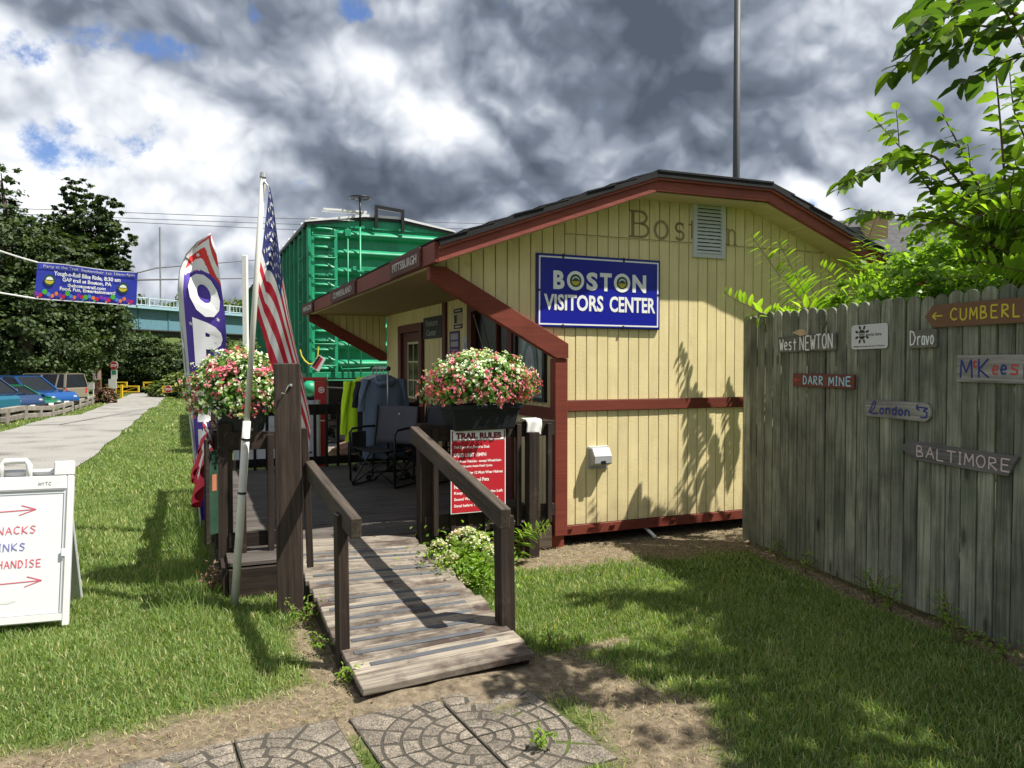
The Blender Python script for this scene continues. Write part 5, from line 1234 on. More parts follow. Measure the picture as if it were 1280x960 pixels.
GL = {  # simple hand-lettering, unit box
 'Y': [[(.05, 1), (.5, .5)], [(.95, 1), (.5, .5), (.5, 0)]],
 'W': [[(0, 1), (.25, 0), (.5, .7), (.75, 0), (1, 1)]], 'e': [[(.05, .35), (.9, .4), (.8, .65), (.4, .72), (.1, .4), (.3, .05), (.9, .1)]], 's': [[(.9, .65), (.3, .7), (.2, .45), (.8, .3), (.7, .02), (.1, .05)]], 't': [[(.5, 1), (.5, 0)], [(.1, .7), (.95, .7)]],
 'N': [[(.05, 0), (.05, 1), (.9, 0), (.9, 1)]], 'E': [[(.9, 1), (.1, 1), (.1, 0), (.9, 0)], [(.1, .52), (.75, .52)]], 'T': [[(0, 1), (1, 1)], [(.5, 1), (.5, 0)]], 'O': [[(.5, 1), (.12, .8), (.05, .4), (.3, .02), (.7, .02), (.95, .4), (.85, .85), (.5, 1)]],
 'D': [[(.1, 0), (.1, 1), (.6, .9), (.9, .5), (.6, .08), (.1, 0)]], 'r': [[(.1, .7), (.15, 0)], [(.15, .45), (.5, .7), (.9, .65)]], 'a': [[(.85, .7), (.3, .7), (.1, .35), (.3, .02), (.8, .15), (.85, .7), (.95, 0)]], 'v': [[(.05, .7), (.45, 0), (.9, .7)]], 'o': [[(.5, .7), (.12, .5), (.15, .12), (.5, 0), (.85, .2), (.85, .55), (.5, .7)]],
 'C': [[(.95, .85), (.5, 1), (.1, .7), (.08, .25), (.5, 0), (.95, .12)]], 'U': [[(.08, 1), (.08, .2), (.4, 0), (.75, .1), (.9, .3), (.9, 1)]], 'M': [[(.02, 0), (.1, 1), (.5, .3), (.9, 1), (.98, 0)]], 'B': [[(.1, 0), (.1, 1), (.65, .95), (.7, .6), (.15, .52), (.8, .4), (.85, .1), (.1, 0)]], 'R': [[(.1, 0), (.1, 1), (.7, .95), (.8, .65), (.15, .48), (.9, 0)]], 'L': [[(.1, 1), (.1, 0), (.85, 0)]], 'A': [[(.02, 0), (.5, 1), (.98, 0)], [(.2, .38), (.8, .38)]], 'I': [[(.5, 1), (.5, 0)], [(.2, 1), (.8, 1)], [(.2, 0), (.8, 0)]], 'i': [[(.5, 1), (.5, 0)]],
 'K': [[(.1, 1), (.1, 0)], [(.9, 1), (.12, .45), (.95, 0)]], 'P': [[(.1, 0), (.1, 1), (.8, .9), (.8, .55), (.12, .48)]], 'S': [[(.9, .88), (.4, 1), (.1, .75), (.85, .35), (.6, 0), (.05, .1)]], 'n': [[(.1, 0), (.12, .7)], [(.12, .5), (.5, .7), (.85, .55), (.9, 0)]], 'd': [[(.9, 1), (.88, 0), (.3, .02), (.1, .35), (.3, .66), (.88, .6)]], 'p': [[(.12, -.3), (.12, .7), (.7, .65), (.85, .3), (.4, 0), (.12, .1)]], 'l': [[(.5, 1), (.5, 0)]], 'x': [[(.1, .8), (.9, 0)]],
 'G': [[(.95, .85), (.5, 1), (.1, .6), (.2, .1), (.7, 0), (.9, .2), (.9, .45), (.55, .45)]], 'H': [[(.1, 0), (.1, 1)], [(.9, 0), (.9, 1)], [(.1, .5), (.9, .5)]], 'c': [[(.9, .6), (.4, .7), (.1, .4), (.35, .02), (.9, .08)]]}
def handtext(s_, x0, x1, z0, h, gapk=.25, wts=None):
    ws = [(wts or {}).get(c, .5 if c in 'iI' else 1.0) for c in s_]; tot = sum(ws) + gapk * (len(s_) - 1); u = (x1 - x0) / tot; out = []; x = x0
    for c, w_ in zip(s_, ws):
        if c in GL:
            jz = random.uniform(-.04, .04) * h
            for pl in GL[c]: out.append([(x + p[0] * w_ * u, z0 + jz + p[1] * h) for p in pl])
        x += (w_ + gapk) * u
    return out
t, a, b = fsign('town_sign', 'weathered grey board painted West NEWTON in white near the left end of the fence', .385, 1.06, 1.59, 1.71, DKBRD, rot=-.8)
strokes('lettering', t, WHT, handtext('West', -.31, -.10, -.045, .085) + handtext('NEWTON', -.06, .31, -.045, .10), .0105)
part('arrow_chip', M().prism([(-.13, .085), (-.04, .055), (.02, .06), (.0, .10), (-.05, .105)], -.03, -.01), plain('pale_chip', (.55, .40, .25), .8), t)
part('twig_scrap', M().tube([(.20, -.02, .06), (.22, -.03, .10), (.25, -.025, .12)], .006, 5).tube([(.22, -.03, .10), (.21, -.03, .135)], .005, 5), STAING, t)
t, a, b = fsign('town_sign', 'small red brown DARR MINE board with pale blue letters and a red arrow', .58, 1.25, 1.335, 1.43, REDBRN, rot=.2)
strokes('lettering', t, LBLUE, handtext('DARR', -.21, .02, -.03, .06) + handtext('MINE', .08, .31, -.03, .06), .0095)
strokes('arrow', t, REDLT, [[(-.31, 0), (-.25, 0)], [(-.285, .018), (-.312, 0), (-.285, -.018)]], .007)
t, a, b = fsign('grant_sign', 'white rounded plate with a black sunburst and the words works here', 1.205, 1.54, 1.597, 1.757, plain('white_plate', (.62, .63, .64), .4), 'card', rot=-.6, th=.006)
m = M()
for k in range(8):
    a_ = R(22 + 45 * k); c_ = (-.062, .016); m.bar((c_[0] + .040 * math.cos(a_), -.0075, c_[1] + .036 * math.sin(a_)), (c_[0] + .066 * math.cos(a_), -.0075, c_[1] + .060 * math.sin(a_)), .002, .013, up=(-math.sin(a_), 0, math.cos(a_)))
m.prism([(-.062 + .031 * math.cos(q), .016 + .031 * math.sin(q)) for q in np.linspace(.35, math.pi - .35, 9)], -.0085, -.006).prism([(-.062 + .031 * math.cos(q), .016 + .031 * math.sin(q)) for q in np.linspace(math.pi + .35, 2 * math.pi - .35, 9)], -.0085, -.006)
part('sunburst', m, BLK, t)
text('lettering', 'works here', .03, BLK, t, face(WM[t.name], .045, -.0063, .014), fitw=.14, fith=.022, ext=.0008)
text('lettering', 'RAD', .02, BLK, t, face(WM[t.name], -.062, -.0063, .016), fitw=.05, fith=.013, ext=.0008, bold=.0005)
text('lettering', 'Allegheny Regional Asset District', .02, BLK, t, face(WM[t.name], .0, -.0063, -.062), fitw=.29, fith=.013, ext=.0008)
t, a, b = fsign('town_sign', 'little dark board painted Dravo in white script', 1.725, 1.94, 1.595, 1.70, DKBRD, rot=-1)
strokes('lettering', t, WHT, handtext('D', -.095, -.045, -.035, .085) + handtext('ravo', -.035, .09, -.035, .075), .008)
t, a, b = fsign('town_sign', 'brown arrow board with yellow CUMBERLAND lettering at the top right of the fence', 1.855, 2.90, 1.708, 1.838, BRN, 'left', rot=.2, th=.02)
strokes('lettering', t, YLW, handtext('CUMBERLAND', -.335, .31, -.03, .066, .35), .009, -.0215)
strokes('arrow', t, YLW, [[(-.46, 0), (-.39, 0)], [(-.435, .02), (-.462, 0), (-.435, -.02)]], .008, -.0215)
t, a, b = fsign('town_sign', 'flaking pale board painted McKeesport in blue and red below the brown arrow', 2.085, 2.78, 1.40, 1.548, GREYW, rot=0)
strokes('lettering', t, DBLUE, handtext('M', -.32, -.24, -.05, .10) + handtext('K', -.205, -.13, -.05, .10) + handtext('e', -.065, -.025, -.03, .07) + handtext('p', .07, .12, -.03, .07) + handtext('r', .19, .23, -.03, .07), .009)
strokes('lettering', t, REDLT, handtext('c', -.235, -.21, .01, .05) + handtext('e', -.115, -.075, -.03, .07) + handtext('s', -.01, .05, -.03, .07) + handtext('o', .13, .18, -.03, .07) + handtext('t', .25, .29, -.03, .09), .008)
t, a, b = fsign('town_sign', 'rounded grey board painted London in dark blue script with an arrow', 1.355, 1.905, 1.162, 1.272, GREYW, 'round', rot=.3)
strokes('lettering', t, DBLUE, [[(-.235, -.03), (-.215, .0), (-.19, .045), (-.17, .04), (-.19, 0), (-.22, -.03), (-.19, -.035), (-.15, -.03)]] + handtext('ondon', -.14, .115, -.03, .055, .3), .0085)
strokes('arrow', t, DBLUE, [[(.20, -.03), (.245, -.03), (.25, .0), (.22, .01), (.255, .025), (.20, .03), (.17, .025)], [(.18, .045), (.165, .025), (.19, .01)]], .008)
t, a, b = fsign('town_sign', 'grey arrow board painted BALTIMORE in pale pink low on the fence', 1.66, 2.48, .925, 1.035, timber('old_grey_board', (.09, .085, .083), (.20, .19, .186), 'X', rough=.9, var=.25, bump=.9), 'leftcut', rot=.8)
strokes('lettering', t, PINKL, handtext('BALTIMORE', -.27, .37, -.032, .064, .25), .0075)

# ------------------------------------------------------------------ A-frame board
AM = Matrix.Translation((-2.545, 4.37, 0)) @ Matrix.Rotation(R(17), 4, 'Z')      # origin at the front right foot, x right
af = thing('sandwich_board', 'white plastic sandwich board with hand written SNACKS DRINKS MERCHANDISE and arrows', 'sandwich board', AM)
W_ = .64; tilt = 12.5
PF = AM @ Matrix.Rotation(R(-tilt), 4, 'X')
m = M(); fw = .035
m.box(-W_, -W_ + fw, -.02, .02, .0, .86).box(-fw, 0, -.02, .02, .0, .86).box(-W_ + fw, -fw, -.02, .02, .03, .075).box(-W_ + fw, -fw, -.02, .02, .78, .86)
m.box(-.105, 0, -.02, .022, .861, .945).box(-W_, -W_ + .105, -.02, .022, .861, .945)
part('frame', m, WHITEP, af, PF, bev=.006)
m = M(); hx = -.31
m.tube([(hx - .075, 0, .85), (hx - .07, 0, .93), (hx - .055, 0, .955), (hx + .055, 0, .955), (hx + .07, 0, .93), (hx + .075, 0, .85)], .017, 8)
part('handle', m, WHITEP, af, PF, smooth=True)
part('writing_panel', M().box(-W_ + fw - .004, -fw + .004, -.008, .006, .07, .785), WHITEB, af, PF)
part('panel_groove', M().box(-fw - .004, -fw + .001, -.0215, -.0205, .074, .782).box(-W_ + fw, -fw - .004, -.0215, -.0205, .777, .782).box(-W_ + fw, -fw - .004, -.0215, -.0205, .074, .078), GREYINK, af, PF)
part('latch', M().box(-.05, -.028, -.028, -.018, .39, .435), WHITEP, af, PF, bev=.004)
part('rear_panel', M().box(-W_, 0, -.015, .018, .0, .93), plain('rear_grey_plastic', (.50, .51, .52), .6), af, AM @ Matrix.Translation((-.045, .54, 0)) @ Matrix.Rotation(R(tilt + 7.5), 4, 'X') @ Matrix.Translation((.0, 0, 0)), bev=.005)
def atext(s_, x1, z, h, w_, mat): 
    o_ = M(); pl = handtext(s_, x1 - w_, x1, z - h / 2, h, .28)
    for i, p in enumerate(pl):
        for j in range(len(p) - 1):
            a_, c_ = p[j], p[j + 1]; o_.bar((a_[0], -.0095 - .0003 * ((i + j) % 3), a_[1]), (c_[0], -.0095 - .0003 * ((i + j) % 3), c_[1]), .0012, .0042, up=(-(c_[1] - a_[1]), 0, c_[0] - a_[0]))
    part('lettering', o_, mat, af, PF)
atext('SNACKS', -.185, .555, .042, .235, INKR); atext('DRINKS', -.235, .46, .042, .215, INKB); atext('MERCHANDISE', -.150, .365, .042, .36, INKR)
for z_, xe in ((.67, -.190), (.265, -.145)):
    m = M()
    for (p, q) in (((-.55, z_ - .012), (xe, z_)), ((xe, z_), (xe - .075, z_ + .026)), ((xe, z_), (xe - .085, z_ - .030))): m.bar((p[0], -.0095, p[1]), (q[0], -.0095, q[1]), .0012, .0045, up=(-(q[1] - p[1]), 0, q[0] - p[0]))
    part('arrow', m, INKR, af, PF)
o_ = M()
for i, p in enumerate(handtext('MYTC', -.18, -.115, .806, .018, .3)):
    for j in range(len(p) - 1): o_.bar((p[j][0], -.0215, p[j][1]), (p[j + 1][0], -.0215, p[j + 1][1]), .001, .003, up=(-(p[j + 1][1] - p[j][1]), 0, p[j + 1][0] - p[j][0]))
part('lettering', o_, GREYINK, af, PF)
part('smudge', M().prism([(-.36, .150), (-.31, .146), (-.27, .158), (-.275, .168), (-.33, .160)], -.0092, -.0082), plain('smudge_grey', (.62, .62, .60), .8), af, PF)

# ================================================================== BOXCAR
BX0, BX1, BT = -.66, 2.30, 9.75
BXM = BM @ Matrix.Translation((BX0, BT, -.15))
LB = 15.2; Wb = BX1 - BX0; ZF, ZE = 1.47, 4.38      # floor and eave over the rail ground
bx = thing('boxcar', 'tall green railway boxcar with ribbed end, ladder and black brake wheel', 'railway car', BXM)
part('body', M().box(.03, Wb - .03, .10, LB, ZF, ZE - .03), CARGRS, bx)
def endf(u, v):
    x = u * Wb; z = ZF + v * (ZE - ZF - .02); y = .0
    edge = min(1, x / .14, (Wb - x) / .14); edge = max(0, edge)
    big = max(0, math.cos(2 * math.pi * ((z - ZF) / .365 - .5))) ** .8
    kx = min(1, max(0, (x - .42) / .18)); y = -.12 * big * kx * min(1, (Wb - x) / .3)
    sm2 = max(0, math.cos(2 * math.pi * ((z - ZF) / .1825 - .5))); kl = max(0, min(1, (x - .10) / .08)) * max(0, min(1, (.62 - x) / .3))
    y -= .075 * sm2 * kl
    return (x, y, z)
part('ribbed_end', M().grid(endf, 110, 230), CARGRN, bx, smooth=True)
for x_ in (0, Wb - .06): part('corner_angle', M().box(x_, x_ + .06, -.05, .12, ZF - .05, ZE - .02), CARGRN, bx, bev=.006)
# end top plate and roof
pk = 4.66; part('end_header', M().prism([(.0, ZE - .03), (Wb, ZE - .03), (Wb, ZE + .02), (Wb * .62, pk - .09), (Wb * .38, pk - .09), (0, ZE + .02)], -.035, .1), CARGRN, bx)
rfz = [(-.05, ZE + .02), (Wb * .38, pk - .08), (Wb * .62, pk - .08), (Wb + .05, ZE + .02)]
part('roof', M().prism(rfz + [(Wb + .05, ZE + .05), (Wb * .62, pk - .03), (Wb * .38, pk - .03), (-.05, ZE + .05)][::1], -.09, LB + .05), plain('white_roof_metal', (.70, .71, .72), .5, var=.1), bx)
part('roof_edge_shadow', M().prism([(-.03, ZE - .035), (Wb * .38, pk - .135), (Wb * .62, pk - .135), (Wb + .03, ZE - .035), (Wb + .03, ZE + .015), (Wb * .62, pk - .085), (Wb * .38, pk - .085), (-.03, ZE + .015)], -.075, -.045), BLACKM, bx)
part('running_board', M().box(.30, 1.15, -.10, .15, pk + .0, pk + .035).box(.05, .9, -.08, .12, ZE + .10, ZE + .12), bpy.data.materials['white_roof_metal'], bx)
for j in range(14): part('roof_rib', M().bar((-.05, .5 + j * 1.05, ZE + .07), (Wb * .38, .5 + j * 1.05, pk - .01), .05, .05), bpy.data.materials['white_roof_metal'], bx)
part('roof_grab', M().box(1.30, 1.36, -.16, -.09, pk - .30, pk + .10).box(1.84, 1.90, -.16, -.09, pk - .36, pk + .04).bar((1.30, -.125, pk + .13), (1.90, -.125, pk + .07), .06, .07), BLACKM, bx)
# side: posts and eave
for j in range(22):
    part('side_post', M().box(-.035 if j % 3 else -.05, .03, .30 + j * .69, .36 + j * .69, ZF, ZE - .05), CARGRS, bx)
part('side_sill', M().box(-.03, .03, .05, LB, ZF - .14, ZF), CARGRS, bx)
part('eave_rail', M().box(-.055, .0, .0, LB, ZE - .05, ZE + .018), BLACKM, bx)
def rung(p, q, parent=bx, r=.011, mt=CARGRN, nm='rung'): part(nm, M().tube([p, q], r, 6), mt, parent, smooth=True)
# end ladder
ldr = part('ladder', M().box(.06, .115, -.13, -.115, 1.4, ZE - .25).box(.50, .56, -.13, -.115, 1.4, ZE - .12), CARGRN, bx)
for k in range(7):
    z_ = 1.62 + k * .42; part('rung', M().tube([(.08, -.13, z_ + .06), (.085, -.17, z_), (.53, -.17, z_), (.53, -.13, z_ + .03)], .012, 6), CARGRN, ldr, BXM, smooth=True)
for k in range(7):
    z_ = 1.62 + k * .42; part('side_rung', M().tube([(-.05, .10, z_ + .05), (-.10, .12, z_), (-.10, .5, z_), (-.05, .52, z_ + .04)], .011, 6), CARGRS, bx, smooth=True)
part('brake_rod', M().tube([(.76, -.15, ZF - .1), (.76, -.15, ZE - .05)], .014, 8), CARGRN, bx, smooth=True)
part('brake_staff', M().tube([(1.0, -.17, ZF - .55), (1.0, -.17, ZE - .02)], .018, 8), CARGRN, bx, smooth=True)
part('brake_staff', M().tube([(1.0, -.17, ZE - .02), (1.0, -.17, 4.93)], .020, 8), BLACKM, bx, smooth=True)
part('brake_bracket', M().box(.86, 1.60, -.14, -.09, 3.50, 3.58).box(.93, 1.07, -.20, -.12, 3.46, 3.50).box(1.42, 1.48, -.16, -.10, 3.08, 3.5).box(.70, .82, -.18, -.08, ZE - .22, ZE - .08), CARGRN, bx, bev=.004)
bw = part('brake_wheel', M().tube([(1.0 + .20 * math.cos(a), -.17 + .20 * math.sin(a), 4.93) for a in np.linspace(0, 2 * math.pi, 29)], .016, 6, cap=False), BLACKM, bx, smooth=True)
for k in range(6): a = k * math.pi / 3; part('spoke', M().tube([(1.0, -.17, 4.91), (1.0 + .10 * math.cos(a + .2), -.17 + .10 * math.sin(a + .2), 4.945), (1.0 + .2 * math.cos(a), -.17 + .2 * math.sin(a), 4.93)], .009, 5), BLACKM, bw, BXM)
part('hub', M().lathe([(0, 4.97), (.025, 4.97), (.03, 4.90), (0, 4.90)], (1.0, -.17, 0), 10), BLACKM, bw, BXM)
part('grab_iron', M().tube([(.62, -.13, ZF + .12), (.62, -.18, ZF + .08), (1.6, -.18, ZF + .12)], .011, 6).tube([(.35, -.13, ZF - .02), (.35, -.16, ZF - .14), (1.25, -.16, ZF - .14), (1.25, -.13, ZF - .02)], .012, 6), CARGRN, bx, smooth=True)
part('end_sill', M().box(-.0, Wb, -.08, .1, ZF - .10, ZF + .02), CARGRN, bx, bev=.006)
for k in range(9): part('rivet_plate', M().box(.14 + k * .05, .155 + k * .05, -.09, -.07, 2.70, 2.715), CARGRN, bx)
# coupler, trucks and underframe
part('coupler', M().tube([(.0, -.02, 1.22), (-.02, -.30, 1.18), (-.02, -.34, 1.18), (-.02, -.46, 1.18)], [.10, .13, .16, .09], 14), CARGRN, bx, smooth=True)
part('centre_sill', M().box(Wb / 2 - .2, Wb / 2 + .2, -.1, LB, ZF - .45, ZF - .02), STEELD, bx)
part('undercar_shade_plate', M().box(.45, Wb - .3, .35, .55, .35, 1.3), BLACKM, bx)  # black plate added to stand in for the deep shade under the car
part('air_tank', M().tube([(.3, 2.8, .9), (1.5, 2.8, .9)], .22, 12), STEELD, bx)
for y_ in (1.15, LB - 1.8):
    tk = part('truck_frame', M().box(.35, .45, y_ - 1.0, y_ + 1.0, .55, .80).box(Wb - .45, Wb - .35, y_ - 1.0, y_ + 1.0, .55, .80).box(.4, Wb - .4, y_ - .2, y_ + .2, .5, .9), STEELD, bx)
    for yy in (y_ - .85, y_ + .85):
        part('axle', M().tube([(.35, yy, .48), (Wb - .35, yy, .48)], .07, 10), STEELD, tk, BXM)
        for x_ in (.62, Wb - .75): part('wheel', M().tube([(x_, yy, .48), (x_ + .13, yy, .48)], .42, 22), STEELD, tk, BXM)
part('brake_hose', M().tube([(1.5, -.1, 1.3), (1.5, -.3, .95), (1.55, -.35, .7)], .03, 8), BLACKM, bx)
part('uncoupling_lever', M().tube([(.2, -.15, 1.2), (1.1, -.2, 1.15), (1.1, -.25, .8)], .015, 6), STEELD, bx)
tkx = thing('railway_track', 'steel rails on wooden sleepers under the green boxcar', 'railway track', BXM)
for x_ in (.66, Wb - .72): part('rail', M().box(x_, x_ + .07, -.9, LB + 2, .0, .07), STEELD, tkx)
for k in range(20): part('sleeper', M().box(.25, Wb - .25, -.8 + k * .85, -.58 + k * .85, -.14, .0), STAIN, tkx)

# chain with a placard hanging on the boxcar corner
ch = thing('chain_and_placard', 'yellow chain with a small black red and white placard by the boxcar ladder', 'chain', Matrix.Translation(at(385, 455, 14.0)))
pts = [(375, 437), (377, 445), (381, 451), (386, 455), (391, 455), (395, 451), (397, 445), (398, 433)]
part('chain', M().tube([at(x, y, 14.2) for x, y in pts], .014, 6), YLW, ch, I4)
q = [at(399, 443.5, 14.15), at(407, 449, 14.15), at(398.5, 465, 14.15), at(388, 459, 14.15)]
def quad(m, q, a0, a1, b0, b1, y, mi=0):
    def P_(u, v): p = q[0].lerp(q[1], u).lerp(q[3].lerp(q[2], u), v); return (p.x, p.y - y, p.z)
    m.add([P_(a0, b0), P_(a1, b0), P_(a1, b1), P_(a0, b1), tuple(Vector(P_(a0, b0)) + Vector((0, .01, 0))), tuple(Vector(P_(a1, b0)) + Vector((0, .01, 0))), tuple(Vector(P_(a1, b1)) + Vector((0, .01, 0))), tuple(Vector(P_(a0, b1)) + Vector((0, .01, 0)))], [(0, 1, 2, 3), (7, 6, 5, 4), (0, 4, 5, 1), (1, 5, 6, 2), (2, 6, 7, 3), (3, 7, 4, 0)]); return m
part('placard', quad(M(), q, 0, 1, 0, 1, 0), WHT, ch, I4); part('black_field', quad(M(), q, .04, .30, .05, .88, .012), BLK, ch, I4); part('red_field', quad(M(), q, .34, .66, .08, .90, .012), REDS, ch, I4)

# red post with arm, white lettered panel, stone heap behind the deck
rpst = thing('repair_stand', 'red steel bicycle repair post with a short arm behind the deck', 'bike stand', BM @ Matrix.Translation((-1.03, 5.9, -.08)) @ Matrix.Rotation(R(-20), 4, 'Z'))
part('column', M().box(-.085, .085, -.05, .05, 0, 1.33), REDPST, rpst, bev=.006); part('base', M().box(-.11, .11, -.08, .08, 0, .06), REDPST, rpst)
part('arm', M().box(-.30, .09, -.04, .04, 1.335, 1.385), REDPST, rpst, bev=.005)
part('badge', M().lathe([(0, 0), (.045, 0), (.045, .003), (0, .003)], n=18), WHT, rpst, WM[rpst.name] @ Matrix.Translation((.02, -.051, 1.20)) @ Matrix.Rotation(R(90), 4, 'X'))
part('badge_ring', M().lathe([(.018, .0032), (.03, .0032), (.03, .0045), (.018, .0045)], n=18), REDPST, rpst, WM[rpst.name] @ Matrix.Translation((.02, -.051, 1.20)) @ Matrix.Rotation(R(90), 4, 'X'))
part('band', M().box(-.087, .087, -.053, -.049, .74, .755), WHT, rpst)
pw = at(394, 540, 10.9)
pn = thing('lettered_panel', 'pale grey panel with dark blue letters behind the back railing', 'panel', Matrix.Translation((pw.x - .52, 10.9, -.05)) @ Matrix.Rotation(R(6), 4, 'Z'))
part('panel', M().box(-.62, .50, -.03, .03, .12, 1.03), plain('pale_panel', (.42, .45, .50), .5), pn, bev=.004); part('side', M().box(.502, .56, -.02, .16, .12, 1.03), plain('pale_green_panel', (.40, .44, .40), .5), pn)
part('seam', M().box(-.62, .50, -.033, -.031, .66, .668), GREYINK, pn)
text('lettering', 'EL', .2, NAVYT, pn, face(WM[pn.name], .37, -.032, .34), fitw=.20, fith=.12, bold=.006)
part('side_legs', M().box(-.60, -.56, -.02, .02, 0, .12).box(.44, .48, -.02, .02, 0, .12), STEELD, pn)
def rock(name, lab, p, r, n=1, mat=None, grp=None, cat='rock'):
    m = M(); 
    def fn(u, v):
        a = 2 * math.pi * u; ph = math.pi * (v - .5); k = 1 + .18 * math.sin(a * 2 + p[0] * 9) + .12 * math.sin(a * 5 + ph * 4)
        return (r[0] * k * math.cos(ph) * math.cos(a), r[1] * k * math.cos(ph) * math.sin(a), r[2] * (math.sin(ph) + .4))
    m.grid(fn, 14, 8, closed=True); t = thing(name, lab, cat, Matrix.Translation(p), grp); part('stone', m, mat or PAV, t); return t
rock('rock', 'brown boulder seen through the back railing under the boxcar', tuple(B(-.15, 7.4, -.1)), (.45, .25, .22), mat=plain('brown_stone', (.20, .12, .08), .9, bump=.8, bscale=20))
rock('rock', 'low pale stone on the gravel behind the back railing', tuple(B(-.7, 8.0, -.12)), (.35, .2, .13))

# tall light pole behind
pl_ = thing('light_pole', 'tall plain grey metal pole rising behind the building roof', 'pole', Matrix.Translation((5.80, 20.0, -.3)))
part('shaft', M().tube([(0, 0, 0), (0, 0, 13.5)], [.10, .08], 14), plain('pole_grey', (.055, .06, .065), .6), pl_, smooth=True); part('base_plate', M().box(-.25, .25, -.25, .25, -.05, .06), STEELD, pl_)
part('lamp_arm', M().tube([(0, 0, 13.4), (1.6, 0, 13.7)], .04, 8), STEELD, pl_)
part('lamp_head', M().box(1.4, 2.1, -.12, .12, 13.64, 13.76), STEELD, pl_)

# neighbour's house behind the right
hm = Matrix.Translation((15.5, 29, -.4)) @ Matrix.Rotation(R(-12), 4, 'Z')
hs = thing('neighbour_house', 'grey roofed brick house behind the bushes on the right', 'house', hm)
BRICK = plain('house_brick', (.24, .15, .11), .9, bump=.6); SHG = plain('grey_shingles', (.085, .085, .09), .95, bump=.8, bscale=30, var=.3)
part('walls', M().box(-4.5, 4.5, -3.5, 3.5, 0, 4.6), BRICK, hs)
part('roof', M().prism([(-4.1, 4.6), (4.1, 4.6), (0, 7.4)], -5.0, 5.0), SHG, hs, WM[hs.name] @ Matrix.Rotation(R(90), 4, 'Z'))
part('porch_roof', M().add([(-4.6, -5.6, 3.0), (4.6, -5.6, 3.0), (4.6, -3.5, 4.1), (-4.6, -3.5, 4.1), (-4.6, -5.6, 3.1), (4.6, -5.6, 3.1), (4.6, -3.5, 4.2), (-4.6, -3.5, 4.2)], [(0, 3, 2, 1), (4, 5, 6, 7), (0, 1, 5, 4), (1, 2, 6, 5), (2, 3, 7, 6), (3, 0, 4, 7)]), SHG, hs)
cmn = part('chimney', M().box(-.38, .38, -.4, .4, 5.2, 7.3), plain('tan_brick', (.42, .30, .17), .9, bump=.5), hs, WM[hs.name] @ Matrix.Translation((-2.0, -1.0, 0)))
part('chimney_cap', M().box(-.50, .50, -.50, .50, 7.3, 7.42), PAV, cmn, WM[hs.name] @ Matrix.Translation((-2.0, -1.0, 0)))
for x_ in (-3, 0, 3):
    w_ = part('window', M().box(x_ - .5, x_ + .5, -3.54, -3.48, 1.2, 2.7), GLASS, hs); part('window_frame', M().box(x_ - .58, x_ - .5, -3.58, -3.5, 1.12, 2.78).box(x_ + .5, x_ + .58, -3.58, -3.5, 1.12, 2.78).box(x_ - .5, x_ + .5, -3.58, -3.5, 2.7, 2.78).box(x_ - .5, x_ + .5, -3.58, -3.5, 1.12, 1.2), WHITE, w_, WM[hs.name])

# ================================================================== FAR LEFT: banner, wires, bridge, gates, signs, cars
BY = 22.0
bc = [at(47, 328, BY), at(172, 341, BY + .6), at(170, 382, BY + .6), at(43, 373, BY)]
bn = thing('event_banner', 'blue bike ride banner with balloons strung on cables over the path', 'banner', Matrix.Translation(bc[0]))
def bq(u, v, lift=0): p = bc[0].lerp(bc[1], u).lerp(bc[3].lerp(bc[2], u), v); return Vector((p.x, p.y - lift + .03 * math.sin(u * 9), p.z + .02 * math.sin(u * 7) * (1 - v)))
part('cloth', M().grid(lambda u, v: bq(u, v), 30, 8), plain('banner_blue', (.028, .045, .42), .6, var=.12), bn, I4, smooth=True)
part('hem', M().grid(lambda u, v: bq(u, v * .022 - .012, .01), 30, 1).grid(lambda u, v: bq(u, .985 + v * .03, .01), 30, 1), BANW, bn, I4)
part('folded_strip', M().grid(lambda u, v: bq(.02 + u * .96, .03 + v * .14, .012), 30, 1), plain('banner_blue_fold', (.045, .06, .40), .6, var=.3), bn, I4)
def on_banner(name, s_, u0, u1, v0, v1, mat, lift=.02, bold=.03):
    o = text(name, s_, 1.0, mat, bn, I4, bold=bold, ext=0); me = o.data; n = len(me.vertices); co = np.empty(n * 3, 'f'); me.vertices.foreach_get('co', co); co = co.reshape(-1, 3)
    x0, x1, y0, y1 = co[:, 0].min(), co[:, 0].max(), co[:, 1].min(), co[:, 1].max()
    for i in range(n): co[i] = bq(u0 + (u1 - u0) * (co[i, 0] - x0) / (x1 - x0), v1 + (v0 - v1) * (co[i, 1] - y0) / (y1 - y0), lift)
    me.vertices.foreach_set('co', co.ravel()); me.update(); o.matrix_basis = WM[bn.name].inverted()
on_banner('lettering', 'Party at the Trail  September 1st 10am-4pm', .06, .97, .05, .15, plain('faint_white', (.55, .55, .62), .7), bold=.01)
on_banner('lettering', 'Yough-n-Roll Bike Ride, 8:30 am', .165, .83, .20, .36, WHT); on_banner('lettering', 'GAP trail at Boston, PA', .255, .745, .36, .49, WHT); on_banner('lettering', 'thebostontrail.com', .31, .69, .51, .61, WHT); on_banner('lettering', 'Food, Fun, Entertainment!', .235, .785, .62, .74, WHT)
